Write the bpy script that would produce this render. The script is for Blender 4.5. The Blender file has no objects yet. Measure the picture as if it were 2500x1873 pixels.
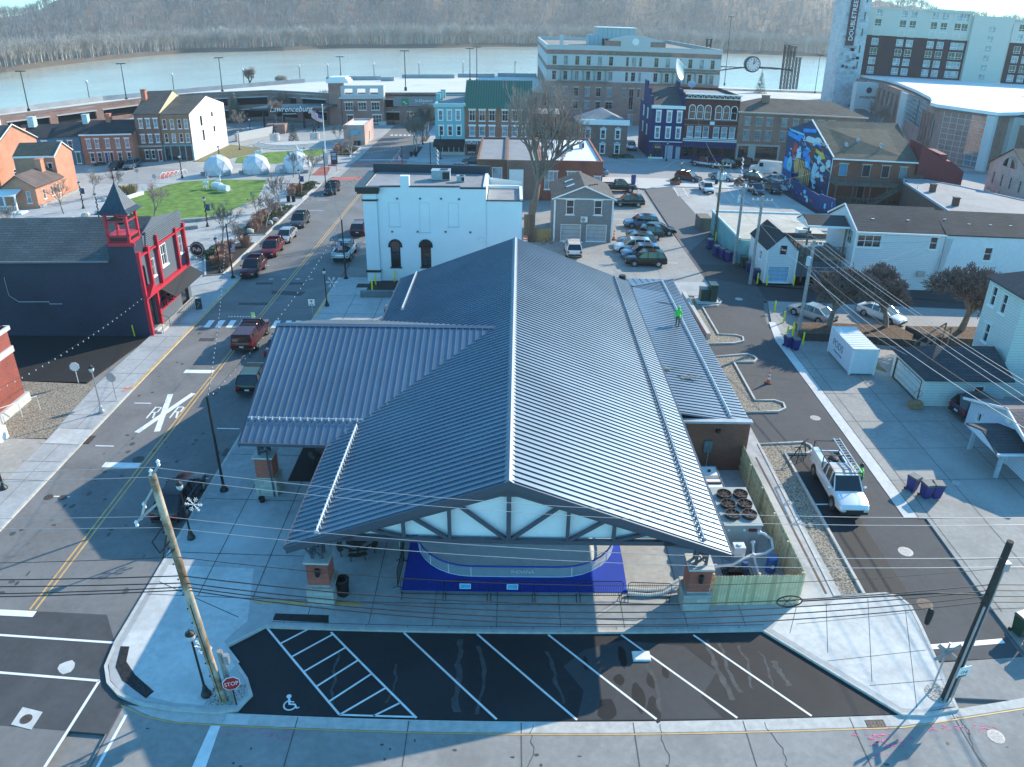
import bpy,bmesh,math,random
from math import sin,cos,pi,radians,sqrt,atan2,hypot
from mathutils import Vector,Matrix
C=bpy.context
S=C.scene
COL=S.collection
random.seed(7)
# ---------------- camera ----------------
cd=bpy.data.cameras.new('Camera');cam=bpy.data.objects.new('Camera',cd);COL.objects.link(cam)
PITCH,ROLL,YAW=0.45882178,0.01465987,-0.00579266
cam.matrix_world=Matrix.Translation((0,0,26)) @ Matrix.Rotation(YAW,4,'Z') @ Matrix.Rotation(pi/2-PITCH,4,'X') @ Matrix.Rotation(ROLL,4,'Z')
cd.type='PANO'                      # the drone's wide lens bends straight lines a little: a polynomial lens
cd.sensor_fit='HORIZONTAL';cd.sensor_width=36.0
cy=cd
cy.panorama_type='FISHEYE_LENS_POLYNOMIAL'
cy.fisheye_fov=radians(150)
cy.fisheye_polynomial_k0=0.0
cy.fisheye_polynomial_k1=-0.0368930
cy.fisheye_polynomial_k2=0.0
cy.fisheye_polynomial_k3=8.474e-6
cy.fisheye_polynomial_k4=0.0
cd.clip_start=0.1;cd.clip_end=20000
S.camera=cam
# ---------------- world, sun, exposure ----------------
SUN_EL,SUN_AZ=radians(26.5),radians(38.5)     # azimuth measured from +X towards +Y
W=bpy.data.worlds.new('World');S.world=W;W.use_nodes=True
nt=W.node_tree
sky=nt.nodes.new('ShaderNodeTexSky');sky.sky_type='NISHITA';sky.sun_disc=False
sky.sun_elevation=SUN_EL;sky.sun_rotation=pi/2-SUN_AZ
sky.air_density=1.0;sky.dust_density=0.2;sky.ozone_density=1.5
bg=nt.nodes['Background'];bg.inputs['Strength'].default_value=0.15
tint=nt.nodes.new('ShaderNodeMix');tint.data_type='RGBA';tint.blend_type='MULTIPLY';tint.inputs[0].default_value=1.0
tint.inputs[7].default_value=(.40,1.0,1.22,1)      # the camera's cold white balance, put into the sky light
nt.links.new(sky.outputs[0],tint.inputs[6]);nt.links.new(tint.outputs[2],bg.inputs[0])
sl=bpy.data.lights.new('Sun','SUN');sl.energy=4.0;sl.angle=radians(0.55);sl.color=(1.0,0.87,0.68)
so=bpy.data.objects.new('Sun',sl);COL.objects.link(so)
so.rotation_euler=Vector((-cos(SUN_EL)*cos(SUN_AZ),-cos(SUN_EL)*sin(SUN_AZ),-sin(SUN_EL))).to_track_quat('-Z','Y').to_euler()
so.location=(60,60,80)
S.view_settings.view_transform='Standard';S.view_settings.look='None'
S.view_settings.exposure=1.05;S.view_settings.gamma=1.0
try:
    S.cycles.max_bounces=6;S.cycles.diffuse_bounces=3;S.cycles.glossy_bounces=3;S.cycles.transparent_max_bounces=8
    S.cycles.sample_clamp_indirect=4.0
except Exception:pass
# ---------------- materials ----------------
MATS={}
def mat(name,col,rough=0.7,metal=0.0,var=0.12,scale=3.0,kind=None,p=(),bump=0.0,emit=None,spec=None,alpha=None,trans=None):
    """kind: None | 'brick' | 'siding' | 'shingle' | 'planks' | 'concrete' | 'asphalt' | 'gravel' | 'blocks'"""
    if name in MATS:return MATS[name]
    if kind == 'brick':col=(min(.6,col[0]*1.35),col[1],col[2]*.9)   # kiln red survives the blue skylight
    m=bpy.data.materials.new(name);m.use_nodes=True;MATS[name]=m
    n,l=m.node_tree.nodes,m.node_tree.links
    b=n['Principled BSDF'];N=n.new
    b.inputs['Roughness'].default_value=rough;b.inputs['Metallic'].default_value=metal
    if spec is not None:b.inputs['Specular IOR Level'].default_value=spec
    geo=N('ShaderNodeNewGeometry');pos=geo.outputs['Position']
    def mix(a,bb,f,mode='MIX'):
        x=N('ShaderNodeMix');x.data_type='RGBA';x.blend_type=mode
        for s,v in ((x.inputs[6],a),(x.inputs[7],bb),(x.inputs[0],f)):
            if hasattr(v,'links') or isinstance(v,bpy.types.NodeSocket):l.new(v,s)
            else:s.default_value=v
        return x.outputs[2]
    def noise(sc,det=3.0,r=0.55,vec=None,dist=0.0):
        t=N('ShaderNodeTexNoise');t.inputs['Scale'].default_value=sc;t.inputs['Detail'].default_value=det
        t.inputs['Roughness'].default_value=r;t.inputs['Distortion'].default_value=dist;l.new(vec or pos,t.inputs['Vector']);return t.outputs[0]
    def ramp(f,a,bb,ca=(0,0,0,1),cb=(1,1,1,1)):
        r=N('ShaderNodeValToRGB');e=r.color_ramp.elements;e[0].position=a;e[1].position=bb;e[0].color=ca;e[1].color=cb
        l.new(f,r.inputs[0]);return r.outputs[0]
    c4=(*col,1)
    def sh(c,k):return (min(1,c[0]*k),min(1,c[1]*k),min(1,c[2]*k),1)
    cur=mix(sh(col,1-var),sh(col,1+var),ramp(noise(scale),.3,.7))
    hgt=None
    def wallvec():
        s=N('ShaderNodeSeparateXYZ');l.new(pos,s.inputs[0])
        a=N('ShaderNodeMath');a.operation='ADD';l.new(s.outputs[0],a.inputs[0]);l.new(s.outputs[1],a.inputs[1])
        c=N('ShaderNodeCombineXYZ');l.new(a.outputs[0],c.inputs[0]);l.new(s.outputs[2],c.inputs[1]);return c.outputs[0],s
    if kind in ('brick','blocks','shingle'):
        v,s=wallvec()
        if kind == 'shingle':
            c=N('ShaderNodeCombineXYZ');l.new(s.outputs[0 if 'x' in p else 1],c.inputs[0])
            l.new(s.outputs[1 if 'x' in p else 0],c.inputs[1]);v=c.outputs[0]
        t=N('ShaderNodeTexBrick');l.new(v,t.inputs['Vector'])
        if kind == 'brick':bw,rh,ms,mc=.24,.08,.010,sh(col,1.9)
        elif kind == 'blocks':bw,rh,ms,mc=.55,.24,.012,sh(col,.55)
        else:bw,rh,ms,mc=.9,.26,.03,sh(col,.45)
        if kind == 'brick' and p:mc=(*p,1)
        t.inputs['Scale'].default_value=1.0;t.inputs['Brick Width'].default_value=bw;t.inputs['Row Height'].default_value=rh
        t.inputs['Mortar Size'].default_value=ms;t.inputs['Color1'].default_value=sh(col,.8);t.inputs['Color2'].default_value=sh(col,1.2)
        t.inputs['Mortar'].default_value=mc
        cur=mix(cur,t.outputs[0],.75);hgt=t.outputs[1]
        cur=mix(cur,mix(cur,(.5,.5,.5,1),1.0,'MULTIPLY'),ramp(noise(.35,4),.45,.9))
    if kind in ('siding','planks'):
        s=N('ShaderNodeSeparateXYZ');l.new(pos,s.inputs[0])
        if kind == 'siding':f=s.outputs[2];per=p[0] if p else .18
        else:
            a=N('ShaderNodeMath');a.operation='ADD';l.new(s.outputs[0],a.inputs[0]);l.new(s.outputs[1],a.inputs[1]);f=a.outputs[0];per=p[0] if p else .15
        d=N('ShaderNodeMath');d.operation='DIVIDE';l.new(f,d.inputs[0]);d.inputs[1].default_value=per
        fr=N('ShaderNodeMath');fr.operation='FRACT';l.new(d.outputs[0],fr.inputs[0])
        cur=mix(cur,sh(col,.55),ramp(fr.outputs[0],.80,.98))
        if kind == 'planks':
            fl=N('ShaderNodeMath');fl.operation='FLOOR';l.new(d.outputs[0],fl.inputs[0])
            wn=N('ShaderNodeTexWhiteNoise');wn.noise_dimensions='1D';l.new(fl.outputs[0],wn.inputs['W'])
            q=p[1] if len(p) > 1 else (.35,.25,.14)
            cur=mix(cur,(*q,1),ramp(wn.outputs[0],.55,1.0))
    if kind == 'concrete':
        cur=mix(cur,sh(col,.72),ramp(noise(.35,6,.65),.45,.75));cur=mix(cur,sh(col,.62),ramp(noise(2.3,5,.7,dist=.6),.62,.80))
        cur=mix(cur,sh(col,1.2),ramp(noise(.11,3),.55,.72));hgt=noise(40)
    if kind == 'asphalt':
        k=p[0] if p else 1.8
        cur=mix(cur,sh(col,k),ramp(noise(.22,6,.62,dist=.8),.42,.78));cur=mix(cur,sh(col,.6),ramp(noise(1.3,5,.7),.64,.76))
        cur=mix(cur,sh(col,1.7),ramp(noise(55,2),.60,.75));hgt=noise(60)
    if kind == 'gravel':
        t=N('ShaderNodeTexVoronoi');t.inputs['Scale'].default_value=p[0] if p else 11;l.new(pos,t.inputs['Vector'])
        g_=N('ShaderNodeRGBToBW');l.new(t.outputs['Color'],g_.inputs[0]);cur=mix(cur,g_.outputs[0],.4,'SOFT_LIGHT');cur=mix(cur,sh(col,.35),ramp(t.outputs['Distance'],.35,.75));hgt=t.outputs['Distance']
    if kind == 'stain':
        cur=mix(cur,(*p,1),ramp(noise(.5,6,.65,dist=1.0),.45,.62))
    l.new(cur,b.inputs['Base Color'])
    if bump:
        bp=N('ShaderNodeBump');bp.inputs['Strength'].default_value=bump;bp.inputs['Distance'].default_value=.02
        l.new(hgt or noise(scale*6),bp.inputs['Height']);l.new(bp.outputs[0],b.inputs['Normal'])
    if emit:b.inputs['Emission Color'].default_value=(*emit[0],1);b.inputs['Emission Strength'].default_value=emit[1]
    if alpha is not None:b.inputs['Alpha'].default_value=alpha
    if trans:b.inputs['Transmission Weight'].default_value=trans
    return m
# ---------------- mesh builder ----------------
class MB:
    def __init__(s):s.v,s.f,s.m,s.cur,s.sm=[],[],[],0,False
    def mt(s,i):s.cur=i;return s
    def add(s,vs,fs):
        o=len(s.v);s.v += [tuple(p) for p in vs]
        for f in fs:s.f.append([o+i for i in f]);s.m.append(s.cur)
        return s
    def box(s,x0,x1,y0,y1,z0,z1):
        if x1 < x0:x0,x1=x1,x0
        if y1 < y0:y0,y1=y1,y0
        if z1 < z0:z0,z1=z1,z0
        return s.add([(x0,y0,z0),(x1,y0,z0),(x1,y1,z0),(x0,y1,z0),(x0,y0,z1),(x1,y0,z1),(x1,y1,z1),(x0,y1,z1)],
                     [(0,3,2,1),(4,5,6,7),(0,1,5,4),(1,2,6,5),(2,3,7,6),(3,0,4,7)])
    def quad(s,*p):return s.add(p,[tuple(range(len(p)))])
    def prism(s,pts,z0,z1):
        a=sum(pts[i][0]*pts[(i+1)%len(pts)][1]-pts[(i+1)%len(pts)][0]*pts[i][1] for i in range(len(pts)))
        if a < 0:pts=pts[::-1]
        n=len(pts)
        return s.add([(x,y,z0) for x,y in pts]+[(x,y,z1) for x,y in pts],
                     [tuple(range(n-1,-1,-1)),tuple(range(n,2*n))]+[(i,(i+1)%n,n+(i+1)%n,n+i) for i in range(n)])
    def slab(s,pts,th,d=(0,0,-1)):
        """polygon in 3D with thickness th along d"""
        n=len(pts);d=Vector(d)*th;q=[tuple(Vector(p)+d) for p in pts]
        return s.add(list(pts)+q,[tuple(range(n)),tuple(range(2*n-1,n-1,-1))]+[(i,n+i,n+(i+1)%n,(i+1)%n) for i in range(n)])
    def cyl(s,p0,p1,r0,r1=None,n=8,cap=True):
        r1=r0 if r1 is None else r1;p0,p1=Vector(p0),Vector(p1);d=(p1-p0)
        if d.length < 1e-9:return s
        d.normalize();a=d.orthogonal().normalized();b=d.cross(a)
        vs=[p0+(a*cos(2*pi*i/n)+b*sin(2*pi*i/n))*r0 for i in range(n)]+[p1+(a*cos(2*pi*i/n)+b*sin(2*pi*i/n))*r1 for i in range(n)]
        fs=[(i,(i+1)%n,n+(i+1)%n,n+i) for i in range(n)]
        if cap:fs += [tuple(range(n-1,-1,-1)),tuple(range(n,2*n))]
        return s.add(vs,fs)
    def beam(s,p0,p1,w,h=None):
        """rectangular bar"""
        h=h or w;p0,p1=Vector(p0),Vector(p1);d=(p1-p0).normalized()
        up=Vector((0,0,1)) if abs(d.z) < .9 else Vector((0,1,0));a=d.cross(up).normalized();b=a.cross(d)
        vs=[]
        for p in (p0,p1):
            for i,j in ((-1,-1),(1,-1),(1,1),(-1,1)):vs.append(p+a*i*w/2+b*j*h/2)
        return s.add(vs,[(0,1,2,3),(7,6,5,4),(0,4,5,1),(1,5,6,2),(2,6,7,3),(3,7,4,0)])
    def tube(s,pts,r,n=6,closed=False):
        pts=[Vector(p) for p in pts];k=len(pts);rr=r if isinstance(r,(list,tuple)) else [r]*k
        vs=[];a=None
        for i,p in enumerate(pts):
            d=(pts[(i+1)%k] if (i < k-1 or closed) else p)-(pts[i-1] if (i > 0 or closed) else p)
            d.normalize()
            a=d.orthogonal().normalized() if a is None else (a-d*a.dot(d)).normalized()
            b=d.cross(a)
            vs += [p+(a*cos(2*pi*j/n)+b*sin(2*pi*j/n))*rr[i] for j in range(n)]
        fs=[]
        for i in range(k if closed else k-1):
            o,q=i*n,((i+1)%k)*n
            fs += [(o+j,o+(j+1)%n,q+(j+1)%n,q+j) for j in range(n)]
        if not closed:fs += [tuple(range(n-1,-1,-1)),tuple(range((k-1)*n,k*n))]
        return s.add(vs,fs)
    def lathe(s,prof,c=(0,0,0),n=12):
        vs=[(c[0]+r*cos(2*pi*i/n),c[1]+r*sin(2*pi*i/n),c[2]+z) for r,z in prof for i in range(n)]
        fs=[(k*n+i,k*n+(i+1)%n,(k+1)*n+(i+1)%n,(k+1)*n+i) for k in range(len(prof)-1) for i in range(n)]
        fs += [tuple(range(n-1,-1,-1)),tuple(range((len(prof)-1)*n,len(prof)*n))]
        return s.add(vs,fs)
    def ell(s,c,rx,ry,rz,n=10,m=6,jit=0.0,rnd=random):
        vs=[(c[0],c[1],c[2]-rz)]
        for k in range(1,m):
            t=-pi/2+pi*k/m
            for i in range(n):
                j=1+rnd.uniform(-jit,jit)
                vs.append((c[0]+rx*j*cos(t)*cos(2*pi*i/n),c[1]+ry*j*cos(t)*sin(2*pi*i/n),c[2]+rz*j*sin(t)))
        vs.append((c[0],c[1],c[2]+rz));L_=len(vs)-1
        fs=[(0,1+(i+1)%n,1+i) for i in range(n)]
        for k in range(m-2):fs += [(1+k*n+i,1+k*n+(i+1)%n,1+(k+1)*n+(i+1)%n,1+(k+1)*n+i) for i in range(n)]
        fs += [(L_,1+(m-2)*n+i,1+(m-2)*n+(i+1)%n) for i in range(n)]
        return s.add(vs,fs)
    def loft(s,secs,cap=True,closed=True):
        n=len(secs[0]);vs=[p for q in secs for p in q];fs=[]
        for k in range(len(secs)-1):
            fs += [(k*n+i,k*n+(i+1)%n,(k+1)*n+(i+1)%n,(k+1)*n+i) for i in range(n if closed else n-1)]
        if cap:fs += [tuple(range(n-1,-1,-1)),tuple(range((len(secs)-1)*n,len(secs)*n))]
        return s.add(vs,fs)
    def xf(s,M,start=0):
        for i in range(start,len(s.v)):s.v[i]=tuple(M @ Vector(s.v[i]))
        return s
    def mesh(s,name,mats,off=(0,0,0),smooth=False,recalc=False):
        me=bpy.data.meshes.new(name)
        me.from_pydata([(x-off[0],y-off[1],z-off[2]) for x,y,z in s.v],[],s.f)
        for m in (mats if isinstance(mats,(list,tuple)) else [mats]):me.materials.append(m)
        me.polygons.foreach_set('material_index',s.m)
        if smooth:me.polygons.foreach_set('use_smooth',[True]*len(s.f))
        me.update()
        if recalc or smooth:
            b=bmesh.new();b.from_mesh(me)
            if smooth:bmesh.ops.remove_doubles(b,verts=b.verts,dist=1e-5)
            bmesh.ops.recalc_face_normals(b,faces=b.faces)
            if smooth:
                for e in b.edges:
                    if len(e.link_faces) == 2 and e.calc_face_angle(0) > radians(smooth if smooth is not True else 40):e.smooth=False
            b.to_mesh(me);b.free()
        return me
def tag(o,label=None,cat=None,group=None,kind=None):
    for k,v in (('label',label),('category',cat),('group',group),('kind',kind)):
        if v:o[k]=v
    return o
def rootof(o):
    while o.parent:o=o.parent
    return o
def obj(name,mb,mats,parent=None,world=True,loc=None,smooth=False,recalc=False,**k):
    """one mesh object; with a parent and world=True the vertices are given in world coordinates"""
    off=(0,0,0)
    if parent is not None and world:off=tuple(rootof(parent).location)
    if parent is None and loc is not None and world:off=loc
    me=mb.mesh(name,mats,off,smooth,recalc) if isinstance(mb,MB) else mb
    o=bpy.data.objects.new(name,me);COL.objects.link(o)
    if parent is not None:o.parent=parent
    if loc is not None:o.location=loc
    return tag(o,**k)
def thing(name,label,cat,loc=(0,0,0),rz=0.0,group=None):
    o=bpy.data.objects.new(name,None);COL.objects.link(o);o.location=loc;o.rotation_euler=(0,0,rz)
    o.empty_display_size=.3
    return tag(o,label,cat,group)
def struct(name,mb,m,**k):return obj(name,mb,m,kind='structure',**k)
def dup(root,loc,rz=None,label=None,group=None,scale=None):
    r=root.copy();COL.objects.link(r);r.location=loc
    if rz is not None:r.rotation_euler=(0,0,rz)
    if scale:r.scale=(scale,)*3 if not isinstance(scale,tuple) else scale
    if label:r['label']=label
    if group:r['group']=group
    for ch in list(root.children):
        c=ch.copy();COL.objects.link(c);c.parent=r
        for gch in list(ch.children):
            d=gch.copy();COL.objects.link(d);d.parent=c
    return r
def text_mesh(s,size,ext=.02,shear=0.0,align='CENTER',name='lettering'):
    cu=bpy.data.curves.new('t','FONT');cu.body=s;cu.size=size;cu.extrude=ext;cu.shear=shear;cu.align_x=align;cu.resolution_u=3
    o=bpy.data.objects.new('t',cu);COL.objects.link(o)
    C.view_layer.update();me=bpy.data.meshes.new_from_object(o.evaluated_get(C.evaluated_depsgraph_get()))
    bpy.data.objects.remove(o);bpy.data.curves.remove(cu);me.name=name;me.materials.clear();return me
def text(name,s,size,m,parent,loc,rot=(pi/2,0,0),ext=.02,shear=0.0,sx=1.0,bold=0.0):
    """lettering in the parent's local frame"""
    me=text_mesh(s,size,ext,shear,name=name);me.materials.append(m)
    me.transform(Matrix.Diagonal((sx,1,1,1)))
    o=bpy.data.objects.new(name,me);COL.objects.link(o);o.parent=parent;o.location=loc;o.rotation_euler=rot
    return o
# common materials
white=mat('white paint',(.78,.78,.76),.5,var=.05)
black=mat('black metal',(.015,.015,.017),.45,var=.2)
steel=mat('galvanised steel',(.42,.44,.46),.45,.6,var=.1)
glass=mat('window glass',(.02,.025,.03),.06,var=.5,scale=.8,spec=.8)
glassl=mat('pale window glass',(.25,.30,.33),.08,var=.5,scale=.7,spec=.8)
paint=mat('road paint white',(.74,.75,.74),.6,var=.12,scale=2.0)
yellow=mat('road paint yellow',(.58,.36,.12),.6,var=.15,scale=1.5)
safety=mat('safety yellow',(.72,.70,.02),.5)
rubber=mat('rubber',(.02,.02,.02),.8)
wood_d=mat('weathered timber',(.16,.13,.10),.85,kind='planks',p=(.14,(.10,.08,.06)))
# ======================= THE GROUND =======================
m_road=mat('aged asphalt',(.145,.142,.140),.9,kind='asphalt',p=(1.5,),bump=.15)
m_dark=mat('new asphalt',(.017,.018,.021),.75,kind='asphalt',p=(1.9,),bump=.25,spec=.35)
m_mid=mat('alley asphalt',(.058,.059,.064),.9,kind='asphalt',p=(1.4,),bump=.2)
m_front=mat('worn street concrete',(.27,.265,.255),.9,kind='concrete',bump=.1)
m_conc=mat('plaza concrete',(.38,.39,.39),.8,kind='concrete',bump=.05)
m_conc2=mat('new concrete',(.52,.53,.52),.8,kind='concrete')
m_yard=mat('yard concrete',(.29,.285,.27),.85,kind='concrete')
m_kerb=mat('kerb concrete',(.46,.455,.43),.85,var=.15)
m_joint=mat('pavement joint',(.10,.10,.10),.9)
m_grav=mat('pea gravel',(.33,.29,.23),.95,kind='gravel',p=(9,),bump=.8)
m_gravw=mat('pale gravel',(.45,.44,.42),.95,kind='gravel',p=(12,),bump=.8)
m_mulch=mat('dark mulch',(.045,.035,.028),.95,kind='gravel',p=(14,),bump=.6)
m_lawn=mat('lawn grass',(.11,.20,.025),.95,var=.38,scale=.8,bump=.4)
m_dry=mat('dry grass',(.17,.15,.06),.95,var=.3,scale=2)
m_patch=mat('road patch',(.06,.06,.063),.85,var=.2)
m_brickp=mat('brick paving',(.22,.085,.07),.85,kind='brick')
def sheet(name,pts,z,m,dep=.12,**k):
    mb=MB();mb.prism(pts,z-dep,z);return struct(name,mb,m,**k)
def rect(x0,x1,y0,y1):return [(x0,y0),(x1,y0),(x1,y1),(x0,y1)]
SHORE=[(-420,20),(-205,70),(-150,128),(-128,178),(-108,212),(-66,250),(-12,268),(60,292),(150,318),(420,350)]
mb=MB();mb.prism([(-420,-70),(420,-70)]+SHORE[::-1],-1.2,-.13);struct('ground',mb,mat('town ground',(.20,.195,.185),.95,kind='asphalt',p=(1.4,)))
# river bank and water
mb=MB();n=len(SHORE);LOW=[]
for i,(x,y) in enumerate(SHORE):
    a=SHORE[max(i-1,0)];b=SHORE[min(i+1,n-1)];d=Vector((b[0]-a[0],b[1]-a[1])).normalized();LOW.append((x-d.y*22,y+d.x*22))
mb.add([(x,y,-.13) for x,y in SHORE]+[(x,y,-8) for x,y in LOW],[(i,i+1,n+i+1,n+i) for i in range(n-1)])
struct('river_bank',mb,mat('bank earth',(.16,.13,.09),.95,kind='gravel',p=(.8,),bump=1))
m=mat('river water',(.44,.43,.33),.16,var=.10,scale=.02,spec=.5)
nn,ll=m.node_tree.nodes,m.node_tree.links
wv=nn.new('ShaderNodeTexNoise');wv.inputs['Scale'].default_value=.55;wv.inputs['Detail'].default_value=4
g_=nn.new('ShaderNodeNewGeometry');mp=nn.new('ShaderNodeMapping');mp.inputs['Scale'].default_value=(.5,1.6,1)
ll.new(g_.outputs['Position'],mp.inputs[0]);ll.new(mp.outputs[0],wv.inputs['Vector'])
bp=nn.new('ShaderNodeBump');bp.inputs['Strength'].default_value=.35;bp.inputs['Distance'].default_value=.35
ll.new(wv.outputs[0],bp.inputs['Height']);ll.new(bp.outputs[0],nn['Principled BSDF'].inputs['Normal'])
mb=MB();mb.quad((-2600,-200,-6),(2600,-200,-6),(2600,1500,-6),(-2600,1500,-6));struct('river',mb,m)
# main street (left), running away from the camera
sheet('main_street',[(-28.65,-25),(-17.9,-25),(-17.9,131),(-31.0,131),(-31.0,79),(-28.65,77)],0,m_road)
sheet('main_street_beyond_crossing',[(-29.2,131),(-19.5,131),(-19.2,170),(-17.8,196),(-29.0,196)],0,m_road)
sheet('cross_street',[(-120,128),(-64,131),(-29.2,131.5),(-19.5,131.5),(16,133.3),(120,133.6),(120,151.2),(18,151),(-6,141.6),(-19.5,146),(-29.2,145),(-60,141.5),(-90,145),(-120,147)],-.006,mat('pale asphalt',(.30,.295,.285),.9,kind='asphalt',p=(1.15,)))
sheet('new_asphalt_patch',[(-60,26.9),(-19.3,26.8),(-18.0,24.9),(-17.8,23.3),(-16.9,22.2),(-16.1,21.5),(-16.1,20.0),(-19.6,20.1),(-60,21.2)],.005,m_dark if False else mat('darker asphalt',(.055,.056,.06),.85,kind='asphalt',p=(1.7,)))
sheet('front_street',[(-16.2,-30),(70,-30),(70,24.6),(24.2,24.4),(19.6,24.2),(19.5,22.2),(22.6,21.9),(18,21.3),(-11,21.35),(-14,21.2),(-16.2,21.5)],.004,m_front)
sheet('gutter',[(-15.9,21.5),(-14.7,21.0),(-13.6,20.8),(-11.6,20.78),(16.7,20.8),(22.6,21.55),(27,22.6),(27,23.0),(22.6,22.0),(18,21.36),(-11.5,21.36),(-14,21.42)],.010,m_kerb)
mb=MB();pts=[(-16.2,21.5),(-14.9,20.98),(-13.6,20.76),(-11.6,20.74),(16.7,20.74),(22.6,21.5),(27,22.5)]
for a,b in zip(pts,pts[1:]):mb.quad((*a,.015),(a[0],a[1]-.06,.015),(b[0],b[1]-.06,.015),(*b,.015))
struct('yellow_edge_line',mb,yellow)
sheet('parking_lot',[(-11.3,26.5),(12.2,26.6),(16.9,21.4),(-11.0,21.4),(-10.8,22.5),(-11.8,23.6),(-12.8,25.1)],.012,m_dark)
PLAZA=[(-17.9,77.2),(-17.9,25),(-17.7,23.6),(-17.2,22.7),(-16.5,22.1),(-15.3,21.65),(-13.8,21.47),(-12,21.42),(-11.2,21.6),(-10.85,22.3),(-11.3,23.1),(-12.7,24.8),(-12.75,25.1),(-11.3,26.5),(12.2,26.6),(16.9,21.42),(17.8,21.35),(19.0,21.6),(19.4,21.6),(19.5,23),(19.7,24.2),(20.0,26.6),(20.1,27.9),(19.8,28.5),(19.3,28.75),(16.9,28.6),(16.9,73.0),(21,73),(21,77.2)]
sheet('plaza_pavement',PLAZA,.12,m_conc,.22)
# kerb line round the plaza, slightly proud
def ribbon(name,pts,w,z0,z1,m,closed=False,**k):
    mb=MB();n=len(pts);N_=[]
    for i,p in enumerate(pts):
        a=pts[(i-1) % n] if (i or closed) else p;b=pts[(i+1) % n] if (i < n-1 or closed) else p
        d=Vector((b[0]-a[0],b[1]-a[1])).normalized();N_.append((-d.y*w/2,d.x*w/2))
    secs=[[(p[0]+q[0],p[1]+q[1],z0),(p[0]+q[0],p[1]+q[1],z1),(p[0]-q[0],p[1]-q[1],z1),(p[0]-q[0],p[1]-q[1],z0)] for p,q in zip(pts,N_)]
    if closed:secs.append(secs[0])
    mb.loft(secs,cap=not closed);return obj(name,mb,m,recalc=True,**k)
ribbon('kerb',[(-17.98,77.2),(-17.98,25),(-17.78,23.5),(-17.25,22.6),(-16.5,22.0),(-15.3,21.55),(-13.8,21.38),(-12,21.34),(-11.15,21.52),(-10.76,22.3),(-11.22,23.15),(-12.65,24.85),(-12.65,25.1),(-11.25,26.42),(12.15,26.52),(16.85,21.34),(17.8,21.27),(19.4,21.5),(19.58,23),(19.78,24.2),(20.1,26.6),(20.2,27.9),(19.9,28.6),(19.3,28.85),(16.9,28.7)],.16,-.05,.128,m_kerb,kind='structure')
sheet('ramp_pavement',[(-17.6,30.5),(-17.6,24.6),(-17.2,23.3),(-16.4,22.5),(-15.2,21.95),(-13.9,21.65),(-12.6,21.6),(-12.5,22.6),(-11.8,24.1),(-12.9,25.3),(-12.2,26.7),(-13.0,30.5)],.124,m_conc2,.02)
sheet('corner_pavement',[(12.6,26.5),(16.95,21.6),(17.8,21.5),(18.9,21.7),(19.3,21.75),(19.4,23),(19.6,24.2),(19.9,26.6),(20.0,27.9),(19.7,28.4),(19.2,28.6),(16.4,28.45),(15.9,28.0),(14.7,28.0),(13.9,27.9)],.124,m_conc2,.02)
# joints
mb=MB()
def line(mb,a,b,w,z): 
    d=Vector((b[0]-a[0],b[1]-a[1])).normalized()*w/2
    mb.quad((a[0]-d.y,a[1]+d.x,z),(b[0]-d.y,b[1]+d.x,z),(b[0]+d.y,b[1]-d.x,z),(a[0]+d.y,a[1]-d.x,z))
for y in (28.25,31.6,36.6,41.6,46.6,51.6,56.6,61.6,66.6,71.6):line(mb,(-17.8,y),(-10 if y > 29 else 13.6,y),.05,.1265)
for x in (-15.2,-12.4):line(mb,(x,28.25),(x,72),.05,.1265)
for x in (-9.4,-6.4,-3.4,-.4,2.6,5.6,8.6,11.4):line(mb,(x,26.7),(x,40),.035,.1265)
line(mb,(-17.6,29.2),(-12.7,26.9),.05,.128)
for a,b in (((13.9,26.8),(19.9,27.4)),((14.6,24.4),(19.6,24.9)),((13.4,26.2),(14.3,28.0)),((14.8,24.9),(15.9,28.2)),((16.2,23.1),(18.2,28.5)),((17.6,21.6),(19.8,27.6)),((16.0,22.9),(19.5,23.1))):line(mb,a,b,.03,.128)
for y in (26.15,):line(mb,(-11,y+.55),(12.3,y+.65),.04,.1265)
for k in range(12):line(mb,(-10.4+k*1.95,26.58),(-10.4+k*1.95,26.72),.03,.129)
for k in range(9):  # joints of the front street slabs
    x=-8.5+k*4.6;line(mb,(x,21.3),(x+random.uniform(-.2,.2),-8),.045,.0135)
line(mb,(-16.1,18.0),(60,18.0+.6),.05,.0135);line(mb,(-16.1,21.4),(-16.15,8),.08,.0135)
struct('pavement_joint',mb,m_joint)
mb=MB()
for i in range(5):  # irregular cracks in the front street
    x,y=(1.2,6.4,10.8,19.2,22.3)[i],21.2
    for k in range(14):
        x2,y2=x+random.uniform(-.16,.16),y-random.uniform(.15,.35);line(mb,(x,y),(x2,y2),.03,.0138);x,y=x2,y2
struct('street_crack',mb,m_joint)
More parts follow.
